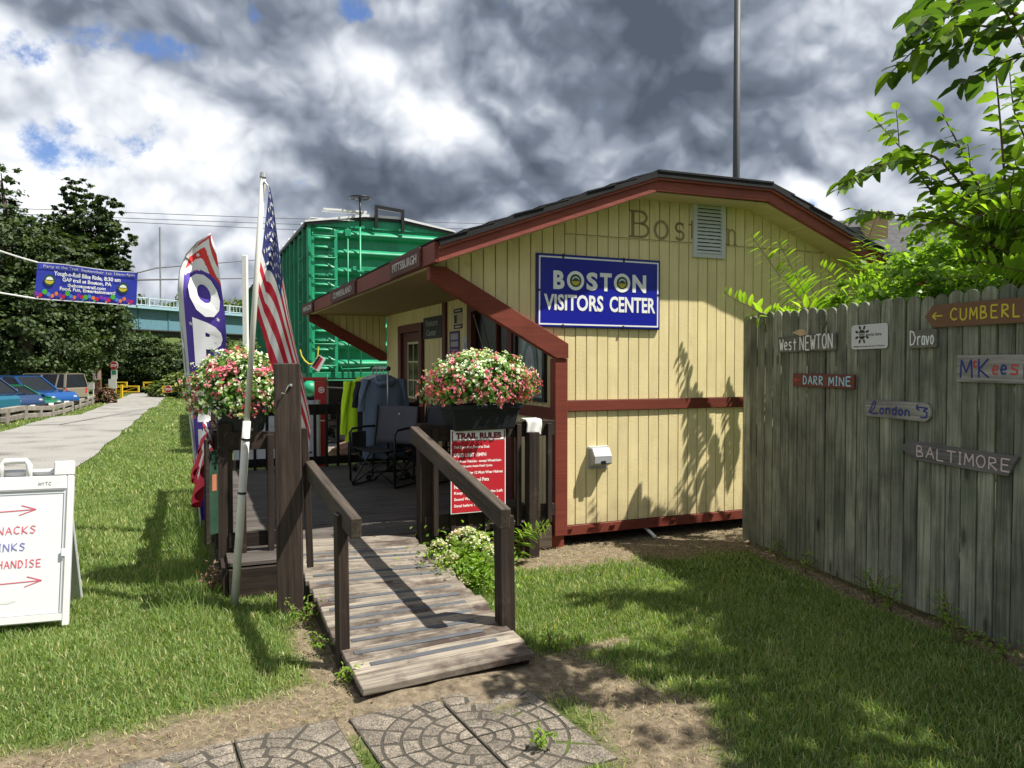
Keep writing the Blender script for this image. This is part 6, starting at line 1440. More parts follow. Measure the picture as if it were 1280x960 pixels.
for u_ in (.13, .86):
    def disc(cu, cv, ru, rv, n=18, lift=.022, a0=0, a1=2 * math.pi): return [bq(cu + ru * math.cos(a), cv - rv * math.sin(a), lift) for a in np.linspace(a0, a1, n)]
    vv = .47 if u_ < .5 else .50
    part('emblem', M().add(disc(u_, vv, .055, .16), [tuple(range(18))]), plain('emblem_dark_green', (.02, .07, .03), .6), bn, I4)
    part('emblem_top', M().add(disc(u_, vv, .036, .10, 10, .027, .1, math.pi - .1), [tuple(range(10))]), WHT, bn, I4); part('emblem_base', M().add(disc(u_, vv, .044, .11, 10, .027, math.pi + .1, 2 * math.pi - .1), [tuple(range(10))]), YLW, bn, I4)
BALC = [plain('balloon_' + n_, c_, .3) for n_, c_ in (('green', (.08, .42, .03)), ('purple', (.25, .03, .38)), ('red', (.6, .02, .04)), ('orange', (.75, .22, .04)), ('blue', (.08, .25, .65)))]
for k in range(26):
    u_ = .02 + k / 26 * .97; ci = [1, 2, 0, 4, 3, 3, 1, 2, 0, 4, 3, 1, 2, 0, 4, 3, 2, 1][k % 18]; rr = .024 if ci == 0 else .018
    part('balloon', M().add(disc(u_, .86 + .04 * math.sin(k * 2.1) - (.03 if ci == 0 else 0), rr, rr * 3.1, 14, .024 + .002 * (k % 3)), [tuple(range(14))]), BALC[ci], bn, I4)
    if k % 3 == 0: part('balloon', M().add(disc(u_ + .015, .955, .011, .03, 10, .033), [tuple(range(10))]), BALC[(ci + 2) % 5], bn, I4)
def wirething(lab, pts, r, grp, mat=None, sag=0):
    pts = [Vector(p) for p in pts]
    if len(pts) == 2 and sag: pts = [pts[0].lerp(pts[1], k / 12) - Vector((0, 0, sag * 4 * (k / 12) * (1 - k / 12))) for k in range(13)]
    t = thing('overhead_wire', lab, 'wire', Matrix.Translation(pts[0]), grp); part('strand', M().tube(pts, r, 5), mat or plain('wire_grey', (.12, .12, .13), .6), t, I4); return t
WIREW = plain('rope_white', (.7, .7, .68), .6)
g_ = 'ropes holding the banner'
wirething('upper white rope running left from the banner corner', [at(-60, 290, BY - 2), at(47, 328, BY)], .022, g_, WIREW, .05); wirething('lower white rope running left from the banner corner', [at(-60, 357, BY - 2), at(0, 366, BY - 1), at(43, 373, BY)], .022, g_, WIREW)
wirething('thin rope running right from the top right corner of the banner', [at(172, 341, BY + .6), at(195, 335, 24), at(308, 326, 40), at(420, 318, 55)], .025, g_)
wirething('rope running right from the lower right corner of the banner', [at(170, 350, BY + .6), at(308, 348, 40), at(420, 345, 55)], .03, g_)
for nm_, px_, Y_, lab in (('a', -60, BY - 2, 'wooden pole at the left end of the banner ropes'), ('b', 420, 55, 'wooden pole behind the boxcar where the banner lines end')):
    p_ = at(px_, 290 if Y_ < 30 else 318, Y_); z_ = float(gz(p_.x, p_.y)); t = thing('utility_pole', lab, 'pole', Matrix.Translation((p_.x, p_.y, z_)), 'wooden poles holding lines'); part('shaft', M().tube([(0, 0, -.3), (0, 0, p_.z - z_ + .8)], [.15, .11], 10), STAING, t, smooth=True)
g_ = 'power lines in the sky'
for k, (ya, yb) in enumerate(((262, 280), (269, 287), (273, 296))):
    wirething(('highest', 'middle', 'lowest')[k] + ' of the three thin power lines crossing the grey sky', [at(-260, ya - 10, 62), at(60, ya, 70), at(340, (ya + yb) / 2 + 1.5, 77), at(620, yb, 85), at(1150, yb + 6, 100)], .03, g_)
ta = thing('antenna_mast', 'thin bare mast standing on the bridge', 'mast', Matrix.Translation(at(201, 392, 96))); part('shaft', M().tube([at(201, 392, 96), at(200, 284, 96)], .12, 6), plain('mast_grey', (.25, .27, .3), .6), ta, I4)

# bridge
def br(k, z): return Vector((-45.5 + .427 * k, 88 + k, z))
bd = thing('road_bridge', 'blue green steel girder road bridge with light railing crossing behind the trees', 'bridge', Matrix.Translation(br(0, 0)))
K0, K1 = -25, 70
BT_, BB_ = 8.25, 5.55
part('girder', M().bar(br(K0, 6.85), br(K1, 6.85), .3, 2.5), BRIDGE, bd, I4)
part('lower_flange', M().bar(br(K0, 5.55), br(K1, 5.55), .9, .14), STEELD, bd, I4); part('under_deck', M().bar(br(K0, 5.2) + Vector((-2, 1, 0)), br(K1, 5.2) + Vector((-2, 1, 0)), 4, .5), STEELD, bd, I4)
part('deck_edge', M().bar(br(K0, 8.2) + Vector((.4, -.2, 0)), br(K1, 8.2) + Vector((.4, -.2, 0)), .9, .3), BRIDGL, bd, I4); part('road_deck', M().bar(br(K0, 8.2) + Vector((-5, 2.3, 0)), br(K1, 8.2) + Vector((-5, 2.3, 0)), 9, .3), PAV, bd, I4)
for k in range(K0, K1, 4): part('stiffener', M().box(-.06, .06, -.06, .25, 5.6, 8.05), BRIDGE, bd, Matrix.Translation((br(k, 0).x + .15, br(k, 0).y - .15, 0)))
rl = M()
for k in range(K0, K1, 4): part('railing_post', M().box(-.12, .12, -.12, .12, 8.3, 9.4), BRIDGR, bd, Matrix.Translation(br(k + 1, 0) + Vector((.5, -.3, 0))))
part('hand_rail', M().bar(br(K0, 9.35) + Vector((.5, -.3, 0)), br(K1, 9.35) + Vector((.5, -.3, 0)), .1, .12).bar(br(K0, 8.5) + Vector((.5, -.3, 0)), br(K1, 8.5) + Vector((.5, -.3, 0)), .08, .1), BRIDGR, bd, I4)
for k in np.arange(K0, K1, .55): c = br(k, 0) + Vector((.5, -.3, 0)); rl.box(c.x - .04, c.x + .04, c.y - .04, c.y + .04, 8.5, 9.3)
part('railing_bars', rl, BRIDGR, bd, I4, kind='stuff')
for k in (-12, 30): part('pier', M().box(-1, 1, -1.5, 1.5, -2, 5.0), PAV, bd, Matrix.Translation(br(k, 0) + Vector((-2, 1, 0))))

# gates
def gate(lab, px0, px1, py, Y, stop=None, postpx=None):
    a = at(px0, py, Y); b_ = at(px1, py, Y); z0 = float(gz(a.x, Y)); t = thing('yellow_gate', lab, 'gate', Matrix.Translation((a.x, Y, z0)), 'yellow steel gates on the path')
    L = b_.x - a.x; zt, zb = a.z - z0, a.z - z0 - .50; m = M(); r = .05
    part('frame', M().box(0, L, -r, r, zt - .10, zt).box(0, L, -r, r, zb, zb + .09).box(0, .10, -r + .003, r - .003, zb + .09, zt - .1).box(L - .10, L, -r + .003, r - .003, zb + .09, zt - .1), YPAINT, t)
    part('brace', M().bar((.05, 0, zt - .08), (L * .5, 0, zb + .06), .04, .05).bar((L * .5, 0, zb + .06), (L - .05, 0, zt - .08), .04, .05), YPAINT, t)
    px = L * (.5 if postpx is None else postpx); part('post', M().box(px - .08, px + .08, -.14, -.055, -.2, zt + .08), YPAINT, t)
    if stop is not None:
        x_ = stop * L; c_ = WM[t.name] @ Matrix.Translation((x_, -.16, (zt + zb) / 2)); stop_disc(t, c_, .29)
    return t
def stop_disc(parent, frame, r, txt=True):
    oc_ = [(r * math.cos(R(22.5 + 45 * k)), r * math.sin(R(22.5 + 45 * k))) for k in range(8)]; ic = [(x * .93, z * .93) for x, z in oc_]
    part('stop_plate', M().prism(oc_, -.01, .01), WHT, parent, frame); part('stop_face', M().prism(ic, -.014, -.0095), REDS, parent, frame)
    text('lettering', 'STOP', .2, WHT, parent, face(frame, 0, -.015, 0), fitw=r * 1.35, fith=r * .62, bold=.008)
gate('nearer yellow gate on the left side of the gravel path', 134, 174, 482.0, 57, postpx=.47); gate('nearer yellow gate with a red stop plate on the right side of the path', 203, 238, 482.2, 57, stop=.24, postpx=.58)
gate('farther yellow gate left of the path', 143, 159, 477.2, 66, postpx=.1); gate('farther yellow gate right of the path', 179, 219, 477.2, 66, postpx=.5)
gate('far left yellow gate beside the small white board', 98, 112, 478, 60, postpx=.2)
sp_ = at(143, 457, 55); z0 = float(gz(sp_.x, 55))
st_ = thing('stop_sign', 'red stop sign on a post with a green and white plate and white board below', 'sign', Matrix.Translation((sp_.x, 55, z0)))
part('post', M().box(-.04, .04, -.03, .03, -.2, sp_.z - z0), STEELD, st_); stop_disc(st_, WM[st_.name] @ Matrix.Translation((0, -.06, sp_.z - z0)), .31)
part('green_plate', M().box(-.22, .22, -.06, -.04, sp_.z - z0 - .95, sp_.z - z0 - .30), WHT, st_); part('green_mark', M().box(-.15, .15, -.067, -.0615, sp_.z - z0 - .62, sp_.z - z0 - .36), plain('plate_green', (.02, .25, .12), .5), st_)
part('white_board', M().box(-.40, .18, -.09, -.07, sp_.z - z0 - 1.65, sp_.z - z0 - .96), WHT, st_)
e1 = at(122, 455, 50); z1 = float(gz(e1.x, 50)); es = thing('edge_on_sign', 'thin grey road sign seen from its edge behind the brown posts', 'sign', Matrix.Translation((e1.x, 50, z1)))
part('plate', M().ellip((0, 0, e1.z - z1 + .1), (.09, .03, .42), 10, 8), GREYP, es, smooth=True); part('post', M().box(-.035, .035, .03, .07, -.2, e1.z - z1 + .3), STEELD, es)
for px_, lab in ((118.5, 'left brown painted post with a notice by the gates'), (124, 'right brown painted post with a notice by the gates')):
    p_ = at(px_, 461, 49); z_ = float(gz(p_.x, 49)); t = thing('notice_post', lab, 'post', Matrix.Translation((p_.x, 49, z_)), 'notice posts by the gates'); part('post', M().box(-.10, .10, -.06, .06, -.2, p_.z - z_), BRN, t); part('notice', M().box(-.09, .09, -.075, -.062, p_.z - z_ - .7, p_.z - z_ - .1), PINKL, t)
p_ = at(113, 478, 48); z_ = float(gz(p_.x, 48)); t = thing('small_board', 'small white board on legs near the parked jeep', 'sign', Matrix.Translation((p_.x, 48, z_))); part('board', M().box(-.23, .23, -.02, .02, p_.z - z_ - .42, p_.z - z_), WHITE, t); part('leg', M().box(-.2, -.15, -.018, .018, -.2, p_.z - z_ - .42), WHITE, t); part('leg', M().box(.15, .2, -.018, .018, -.2, p_.z - z_ - .42), WHITE, t)

# log barrier along the parking
BA, BB2 = Vector((-15.6, 23.5, 0)), Vector((-26.6, 49, 0)); nseg = 9
for k in range(nseg):
    p = BA.lerp(BB2, k / nseg); q = BA.lerp(BB2, (k + 1) / nseg); zp = float(gz(p.x, p.y)) + .0; zq = float(gz(q.x, q.y))
    t = thing('log_barrier', 'low weathered log barrier beside the parking lot, ' + ('nearest', 'second nearest', 'third', 'fourth', 'fifth', 'sixth', 'third farthest', 'second farthest', 'farthest')[k] + ' length along the path', 'barrier', Matrix.Translation((p.x, p.y, zp)), 'log barriers beside the parking lot')
    beam('rail', (p.x, p.y, zp + .40), (q.x - .05, q.y, zq + .40), .18, .18, timber('barrier_wood%d' % k, (.16, .14, .12), (.32, .29, .25), 'X', rough=.9) if k == 0 else bpy.data.materials['barrier_wood0'], t, I4, bev=.02)
    beam('rail', (p.x, p.y, zp + .13), (q.x - .05, q.y, zq + .13), .18, .18, bpy.data.materials['barrier_wood0'], t, I4, bev=.02)
    beam('post', (p.x, p.y + .1, zp - .2), (p.x, p.y + .14, zp + .48), .16, .16, bpy.data.materials['barrier_wood0'], t, I4)

# cars
def car(name, lab, x, y, yaw, paint, kind, L=4.6, W=1.85, Hh=1.7):
    z = float(gz(x, y)) + .01; fr = Matrix.Translation((x, y, z)) @ Matrix.Rotation(R(yaw), 4, 'Z'); t = thing(name, lab, 'car', fr, 'cars parked beyond the barrier')   # local +x forward
    h = L / 2; hw = W / 2; sill = .35; belt = Hh * .60
    if kind == 'suv': lower = [(-h, .5), (-h + .08, belt * .95), (-h * .6, belt), (h * .40, belt), (h * .88, belt * .90), (h, belt * .66), (h, .42), (h - .15, sill), (-h + .15, sill)]; roof = [(-h + .12, belt), (-h + .45, Hh - .04), (-h * .3, Hh), (h * .08, Hh - .04), (h * .42, belt)]
    if kind == 'jeep': lower = [(-h, .55), (-h, belt), (h * .35, belt), (h * .95, belt * .95), (h, belt * .9), (h, .5), (h - .1, sill + .05), (-h + .1, sill + .05)]; roof = [(-h + .02, belt), (-h + .12, Hh - .03), (-h + .3, Hh), (h * .22, Hh), (h * .36, belt)]
    if kind == 'sedan': lower = [(-h, .5), (-h + .05, belt * .98), (-h * .55, belt), (h * .35, belt), (h * .9, belt * .82), (h, belt * .6), (h, .4), (h - .15, sill - .05), (-h + .15, sill - .05)]; roof = [(-h + .45, belt), (-h + 1.05, Hh - .03), (0, Hh), (h * .12, Hh - .05), (h * .46, belt)]
    m = M(); n = len(lower); ins = .10
    m.v += [(px, -hw, pz) for px, pz in lower] + [(px, hw, pz) for px, pz in lower]; 
    m.f += [tuple(range(n)), tuple(range(2 * n - 1, n - 1, -1))] + [(i, i + n, (i + 1) % n + n, (i + 1) % n) for i in range(n)]; m.m += [0] * (n + 2)
    part('body', m, paint, t, bev=.07)
    n = len(roof); m = M(); zt = max(z_ for _, z_ in roof)
    def hwz(pz): return hw - .04 - .20 * (pz - belt) / (zt - belt)
    m.v += [(px, -hwz(pz), pz) for px, pz in roof] + [(px, hwz(pz), pz) for px, pz in roof]; m.f += [tuple(range(n)), tuple(range(2 * n - 1, n - 1, -1))] + [(i, i + n, (i + 1) % n + n, (i + 1) % n) for i in range(n)]; m.m += [0] * (n + 2)
    part('cabin_glass', m, GLASS, t)
    m = M(); rr = [p for p in roof if p[1] > belt + .2]
    for i in range(len(rr) - 1): (xa, za), (xb, zb) = rr[i], rr[i + 1]; m.add([(xa, -hwz(za) - .01, za - .03), (xb, -hwz(zb) - .01, zb - .03), (xb, hwz(zb) + .01, zb - .03), (xa, hwz(za) + .01, za - .03), (xa, -hwz(za) - .01, za + .03), (xb, -hwz(zb) - .01, zb + .03), (xb, hwz(zb) + .01, zb + .03), (xa, hwz(za) + .01, za + .03)], [(0, 3, 2, 1), (4, 5, 6, 7), (0, 1, 5, 4), (1, 2, 6, 5), (2, 3, 7, 6), (3, 0, 4, 7)])
    part('roof_panel', m, paint, t)
    for s in (-1, 1):
        def sd_(px, pz): return (px, s * (hwz(pz) + .006), pz)
        m = M(); m.bar(sd_(*roof[0]), sd_(*roof[1]), .05, .12, up=(1, 0, 0)).bar(sd_(*roof[-1]), sd_(*roof[-2]), .05, .09, up=(1, 0, 0))
        mx_ = (roof[0][0] + roof[-1][0]) / 2 + .1
        for px in (mx_, mx_ - 1.0 if kind != 'sedan' else mx_): m.bar(sd_(px, belt), sd_(px - .05, zt - .05), .04, .08, up=(1, 0, 0))
        part('pillar', m, paint, t)
        for wx in (-h + .85, h - .88):
            w_ = part('wheel', M().tube([(wx, s * (hw - .22), .34), (wx, s * (hw + .015), .34)], .34, 20), BLACKF, t); part('rim', M().tube([(wx, s * (hw - .05), .34), (wx, s * (hw + .025), .34)], .20, 12), ALU, w_, fr)
            part('wheel_arch', M().tube([(wx + .42 * math.cos(a), s * (hw + .005), .34 + .42 * math.sin(a)) for a in np.linspace(0, math.pi, 9)], .04, 5), BLACKM if kind == 'jeep' else paint, t)
        part('mirror', M().ellip((h * .33, s * (hw + .10), belt + .08), (.08, .10, .08), 8, 6), paint, t)
        part('headlight', M().ellip((h - .06, s * (hw - .28), belt * .68), (.06, .13, .06), 8, 6), GREYP, t)
        part('tail_light', M().box(-h - .01, -h + .06, s * (hw - .14) - .06, s * (hw - .14) + .06, belt * .68, belt * .95), REDS, t)
    part('bumper', M().box(h - .05, h + .06, -hw + .1, hw - .1, .36, .52).box(-h - .06, -h + .05, -hw + .1, hw - .1, .40, .55), BLACKM, t, bev=.03)
    part('licence_plate', M().box(h + .062, h + .07, -.15, .15, .42, .52), WHITE, t)
    return t
def carpaint(n, c): return plain(n, c, .25, metal=.3, var=.03, coat=.8)
car('parked_car', 'bright turquoise blue jeep with black wheel arch, cut by the left edge', at(8, 500, 29).x - 2.0, 29, -8, carpaint('paint_turquoise', (.02, .15, .24)), 'jeep', 4.2, 1.8, 1.75)
car('parked_car', 'dark blue suv parked behind the log barrier at the left edge', at(42, 490, 33).x - 2.25, 33, -6, carpaint('paint_navy', (.02, .05, .14)), 'suv', 4.6, 1.85, 1.72)
car('parked_car', 'green car parked between the dark blue and bright blue ones', at(68, 490, 35.6).x - 2.2, 35.6, -10, carpaint('paint_green', (.01, .16, .08)), 'sedan', 4.5, 1.8, 1.32)
car('parked_car', 'bright blue suv with a long sloping windscreen', at(92, 490, 38.5).x - 2.45, 38.5, -14, carpaint('paint_blue', (.01, .085, .30)), 'suv', 4.9, 1.9, 1.75)
car('parked_car', 'tan boxy off road car with dark rear windows behind the blue ones', at(100, 490, 43).x - 2.15, 43, 172, carpaint('paint_tan', (.28, .24, .19)), 'jeep', 4.3, 1.85, 1.86)

# ================================================================== TREES AND PLANTS
def crown(blobs, n, leaf, tintlo=0, tinthi=1, clump=.16, seed=1, per=28):
    """blobs (x,y,z,rx,rz): leaf clumps through the shells of overlapping ellipsoids"""
    r_ = np.random.default_rng(seed); w = np.array([b[3] ** 2 * b[4] for b in blobs]) ** .75; w /= w.sum(); cnt = (w * n / per).astype(int) + 1; C_ = []; Nn = []; Tt = []
    for b, c in zip(blobs, cnt):
        p = r_.normal(size=(c, 3)); p /= np.linalg.norm(p, axis=1, keepdims=True); rad = .55 + .45 * r_.uniform(0, 1, c) ** .5
        cc = p * rad[:, None] * np.array([b[3], b[3], b[4]]) * (1 + .15 * np.sin(p[:, :1] * 9 + seed)) + np.array(b[:3])
        cr_ = clump * (b[3] + b[4]) / 2 * r_.uniform(.6, 1.4, c)
        q = r_.normal(size=(c, per, 3)) * (cr_[:, None, None]) * np.array([1, 1, .45]) * .6
        tt = np.clip(.5 + .22 * r_.normal(size=(c, 1)) + .15 * r_.normal(size=(c, per)), 0, 1)
        C_.append((cc[:, None] + q).reshape(-1, 3)); nn = p[:, None] * .7 + r_.normal(size=(c, per, 3)) * .6 + np.array([0, 0, .7]); Nn.append(nn.reshape(-1, 3)); Tt.append(tt.ravel())
    C_ = np.concatenate(C_); Nn = np.concatenate(Nn); Tt = np.concatenate(Tt); sz = leaf * r_.uniform(.6, 1.3, len(C_))
    return leaves(C_, Nn, sz, sz * .7, tintlo + (tinthi - tintlo) * Tt)
def tree(name, lab, cat, base, blobs, n, leaf, mat, trunk_r=.3, seed=1, group=None, clump=.16, me=None, limbs=True):
    t = thing(name, lab, cat, Matrix.Translation(base), group)
    if me is None:
        V, F_, I_, T_ = crown(blobs, n, leaf, seed=seed, clump=clump); me = npmesh('crown', V, F_, I_, mat, T_)
    part('crown', me, None, t)
    m = M(); top_ = max(blobs, key=lambda b: b[2]); ks = [(0, 0, -.3), (.1, 0, top_[2] * .3), (top_[0] * .5, top_[1] * .5, top_[2] * .6), (top_[0], top_[1], top_[2])]
    m.tube(ks, [trunk_r, trunk_r * .8, trunk_r * .5, trunk_r * .1], 8)
    if limbs:
        for b in blobs:
            a = Vector(ks[1]).lerp(Vector(ks[2]), random.uniform(.1, .9)); e_ = Vector(b[:3]); m.tube([a, a.lerp(e_, .5) + Vector((0, 0, .3 * trunk_r)), e_ + Vector((0, 0, b[4] * .5))], [trunk_r * .35, trunk_r * .22, trunk_r * .06], 6)
    part('trunk', m, BARK, t); return t
def G_(x, y): return (x, y, float(gz(x, y)) - .05)
# big dark trees at left
tree('large_tree', 'tall dark tree at the left edge with a thin leafy top against the sky', 'tree', G_(-29.2, 46), [(-3, 0, 5, 4, 3.5), (1, -1, 4.2, 3.8, 3.2), (-1, 0, 8.5, 3.5, 2.6), (-3.2, 0, 10.6, 1.8, 1.6), (-2.3, 0, 12.4, .9, 1.0), (2.3, 0, 8.4, 2.4, 1.8), (-5, 0, 9, 3, 3), (-7, 0, 6, 4, 4), (-5.0, 0, 11.2, 1.9, 1.6), (-1.6, 0, 11.2, 1.9, 1.7), (-1.2, 0, 13.4, 1.0, .9), (-3.6, 0, 12.6, 1.5, 1.3), (.6, 0, 10.2, 1.5, 1.2)], 60000, .26, DTREE, .5, 3, 'dark trees beyond the parking lot')
tree('large_tree', 'tall dark tree right of the first with a spreading crown over the banner', 'tree', G_(-28.6, 50), [(-1.0, 0, 5.2, 3.9, 3.3), (.0, 0, 4.4, 2.5, 2.3), (.5, 0, 9.3, 2.3, 1.8), (1.5, 0, 11.5, 1.5, 1.1), (3.0, 0, 10.6, 1.2, .8), (2.6, 0, 8.7, 1.3, .8), (-2, 0, 8, 2.6, 2), (-.3, 0, 12.5, .8, .6), (1.0, 0, 13.1, .8, .6), (1.6, 0, 5.6, 1.9, 1.8), (3.2, 0, 9.4, .8, .6), (2.4, 0, 12.7, 1.0, .7), (.8, 0, 11.2, 1.7, 1.3), (.4, 0, 13.7, 1.0, .8), (-1.2, 0, 11.0, 1.4, 1.2), (1.4, 0, 8.2, 2.2, 1.6)], 60000, .26, DTREE, .45, 5, 'dark trees beyond the parking lot')
tree('large_tree', 'dark spreading tree low behind the stop sign and the gates', 'tree', G_(-37.5, 70), [(0, 0, 3.2, 3.4, 2.4), (3, 0, 3.6, 3.0, 2.2), (-3.5, 0, 3.5, 3.2, 3.0), (0, 0, 5.4, 2.6, 1.8)], 24000, .3, DTREE, .35, 7, 'dark trees beyond the parking lot')
tree('large_tree', 'dark bushy tree filling the gap left of the gates', 'tree', G_(-46, 66), [(0, 0, 4, 6, 4), (5, 0, 4, 5, 3.4), (-6, 0, 5, 6, 5), (-2, 0, 9, 5, 4)], 34000, .34, DTREE, .4, 9, 'dark trees beyond the parking lot')
# low dark woods under and behind the bridge
for k, (x, y, s_, lab) in enumerate([(-35, 74, 1.0, 'rounded dark green tree under the left end of the bridge'), (-30, 80, 1.05, 'rounded dark green tree under the middle of the bridge'), (-25, 78, .95, 'rounded dark tree under the bridge left of the feather banner'), (-19.5, 76, .9, 'rounded dark tree below the bridge behind the feather banner')]):
    tree('round_tree', lab, 'tree', G_(x, y), [(0, 0, 2.6 * s_, 3.6 * s_, 2.5 * s_), (-2.2, .5, 1.9, 2.6, 1.9), (2.2, -.5, 1.9, 2.6, 1.9)], 15000, .34, DTREE, .3, 20 + k, 'trees under the bridge')
for k, (x, y, lab) in enumerate([(-50, 118, 'pale treetop showing above the left end of the bridge railing'), (-42, 120, 'pale treetop above the bridge railing beside the mast'), (-36, 116, 'treetop above the bridge railing between banner and flagpole'), (-58, 116, 'treetop above the bridge hidden mostly by the dark trees')]):
    tree('far_tree', lab, 'tree', (x, y, 1), [(0, 0, 7.5, 4.2, 3.2), (3.5, 0, 6.5, 3.2, 2.6), (-3.5, 0, 6.6, 3.2, 2.6)], 9000, .5, LTREE if k in (0, 1) else DTREE, .4, 40 + k, 'treetops beyond the bridge')
# vine covered mound right of the gates
mb = [(-2.6 + k * .9, 0 + .2 * k, .55 + k * .30, 1.3, .8 + .08 * k) for k in range(7)]
tree('vine_mound', 'pale green vine covered mound sloping up right of the gates', 'shrub', G_(-24.6, 60), mb, 16000, .26, LTREE, .1, 61, limbs=False)
tree('round_bush', 'yellow green bush behind the left flowers and the feather banner', 'shrub', G_(-5.15, 14.6), [(0, 0, 1.3, .55, .75), (.2, 0, .9, .5, .7), (-.2, 0, .8, .45, .6)], 9000, .085, LTREE, .06, 62, clump=.22)
tree('dark_bush', 'dark bush below the vine mound right of the gates', 'shrub', G_(-21.5, 57), [(0, 0, .8, 1.6, 1.0), (-2, 0, .7, 1.4, .8), (2, 0, .9, 1.6, 1.2)], 9000, .26, DTREE, .1, 63, limbs=False)
tree('reddish_bush', 'small reddish brown bush beside the notice posts', 'shrub', G_(at(126, 480, 48).x, 48.5), [(0, 0, .5, .5, .6), (.4, 0, .35, .4, .4)], 2500, .14, leafmat('reddish_leaves', (.10, .06, .04), (.22, .12, .08), .2), .05, 64, limbs=False)
# woods all round the horizon so that no view ends at a bare edge
wv = []
for k in range(150):
    a = 2 * math.pi * k / 150 + random.uniform(-.02, .02); rr = random.uniform(150, 190)
    if 0.0 < math.sin(a) and -0.62 < math.cos(a) < -.15: rr = 175
    wv.append((rr * math.cos(a), rr * math.sin(a) + 10, 3.5, 9, 6 + random.uniform(-2, 3)))
V, F_, I_, T_ = crown(wv, 60000, 1.3, seed=77, clump=.2)
o = part('distant_woods', npmesh('distant_woods', V, F_, I_, DTREE, T_), None, None, I4, kind='stuff'); o['label'] = 'distant dark woods along the horizon all round'; o['category'] = 'woods'

# ------------------------------------------------------------------ elm leaves and branches
def leaf_mesh(name, L, W, mat, droop=.15, teeth=True, fold=.22):
    m = M(); n = 6; rows = []
    for i in range(n + 1):
        k = i / n; w = W / 2 * math.sin(math.pi * min(1, k ** .75)) ** .8 * (1.0 if k < .98 else 0); 
        if teeth and 0 < i < n: w *= 1 + (.09 if i % 2 else -.05)
        z = -droop * L * k * k; rows.append(((-w, k * L, z + fold * w), (0, k * L, z), (w, k * L, z + fold * w)))
    b = 0
    for r_ in rows: m.v += list(r_)
    for i in range(n):
        a = i * 3; m.f += [(a, a + 1, a + 4, a + 3), (a + 1, a + 2, a + 5, a + 4)]; m.m += [0, 0]
    return m.mesh(name, mat, smooth=False)
ELMV = [leaf_mesh('leaf', L, L * .58, ELM, d) for L, d in ((.105, .1), (.12, .3), (.09, .2), (.13, .15))]
LCOUNT = {}
def put_leaf(parent, p, d, roll, me, sc, name='leaf'):
    d = d.normalized(); up = Vector((0, 0, 1)); x = d.cross(up)
    if x.length < .05: x = Vector((1, 0, 0))
    x.normalize(); z = x.cross(d); mt = Matrix(((x.x, d.x, z.x, p.x), (x.y, d.y, z.y, p.y), (x.z, d.z, z.z, p.z), (0, 0, 0, 1))) @ Matrix.Rotation(roll, 4, 'Y') @ Matrix.Scale(sc, 4)
    k = parent.name; LCOUNT[k] = LCOUNT.get(k, 0) + 1
    if LCOUNT[k] > 295: EXTRA.setdefault(k, []).append((me, mt)); return
    o = bpy.data.objects.new(name, me); col.objects.link(o); o.parent = parent; o.matrix_basis = WM[k].inverted() @ mt
EXTRA = {}
def branch(parent, pts, r0, r1, step, twigs=0, sc=1.0, start=.1, leafset=None, tw_len=.3):
    pts = [Vector(p) for p in pts]; fine = []
    for i in range(len(pts) - 1):
        for k in range(6):
            a = pts[max(i - 1, 0)]; b_ = pts[i]; c = pts[i + 1]; d = pts[min(i + 2, len(pts) - 1)]; t = k / 6
            fine.append(.5 * ((2 * b_) + (c - a) * t + (2 * a - 5 * b_ + 4 * c - d) * t * t + (3 * b_ - a - 3 * c + d) * t ** 3))
    fine.append(pts[-1]); n = len(fine); part('branch', M().tube(fine, [r0 + (r1 - r0) * i / (n - 1) for i in range(n)], 6), TWIG, parent, I4)
    L = sum((fine[i + 1] - fine[i]).length for i in range(n - 1)); acc = 0; nxt = L * start; side = 1
    for i in range(n - 1):
        seg = fine[i + 1] - fine[i]
        while acc + seg.length > nxt:
            p = fine[i].lerp(fine[i + 1], (nxt - acc) / seg.length); d = seg.normalized(); sd = d.cross(Vector((0, 0, 1))); 
            if sd.length < .2: sd = Vector((side * 1.0, random.uniform(-.4, .4), 0))
            sd.normalize(); dirl = (sd * side * 1.0 + d * .55 + Vector((0, 0, random.uniform(-.8, .15)))).normalized()
            put_leaf(parent, p, dirl, random.uniform(-1.0, 1.0), random.choice(leafset or ELMV), sc * random.uniform(.8, 1.15))
            side = -side; nxt += step * .56 * random.uniform(.8, 1.2)
        acc += seg.length
    put_leaf(parent, fine[-1], (fine[-1] - fine[-2]), 0, random.choice(leafset or ELMV), sc)
    for k in range(twigs):
        j = int(n * (.2 + .7 * k / max(1, twigs))); p = fine[j]; d = (fine[min(j + 1, n - 1)] - fine[j - 1]).normalized(); s = 1 if k % 2 else -1
        sd = d.cross(Vector((0, 0, 1))); sd = sd.normalized() if sd.length > .2 else Vector((1, 0, 0)); e_ = p + (d * .7 + sd * s * .75 + Vector((0, 0, random.uniform(-.35, .2)))).normalized() * tw_len * random.uniform(.7, 1.2)
        branch(parent, [p, p.lerp(e_, .5) + Vector((0, 0, .02)), e_], r1 * 1.2, r1 * .6, step, 0, sc, .15, leafset)
elm = thing('elm_tree', 'young elm with large toothed leaves reaching in from the upper right', 'tree', Matrix.Translation((3.7, 3.3, -.05)))
part('trunk', M().tube([(3.7, 3.3, -.1), (3.65, 3.35, 1.4), (3.55, 3.3, 2.6), (3.45, 3.4, 4.0), (3.5, 3.3, 5.2)], [.07, .06, .05, .035, .015], 8), BARK, elm, I4)
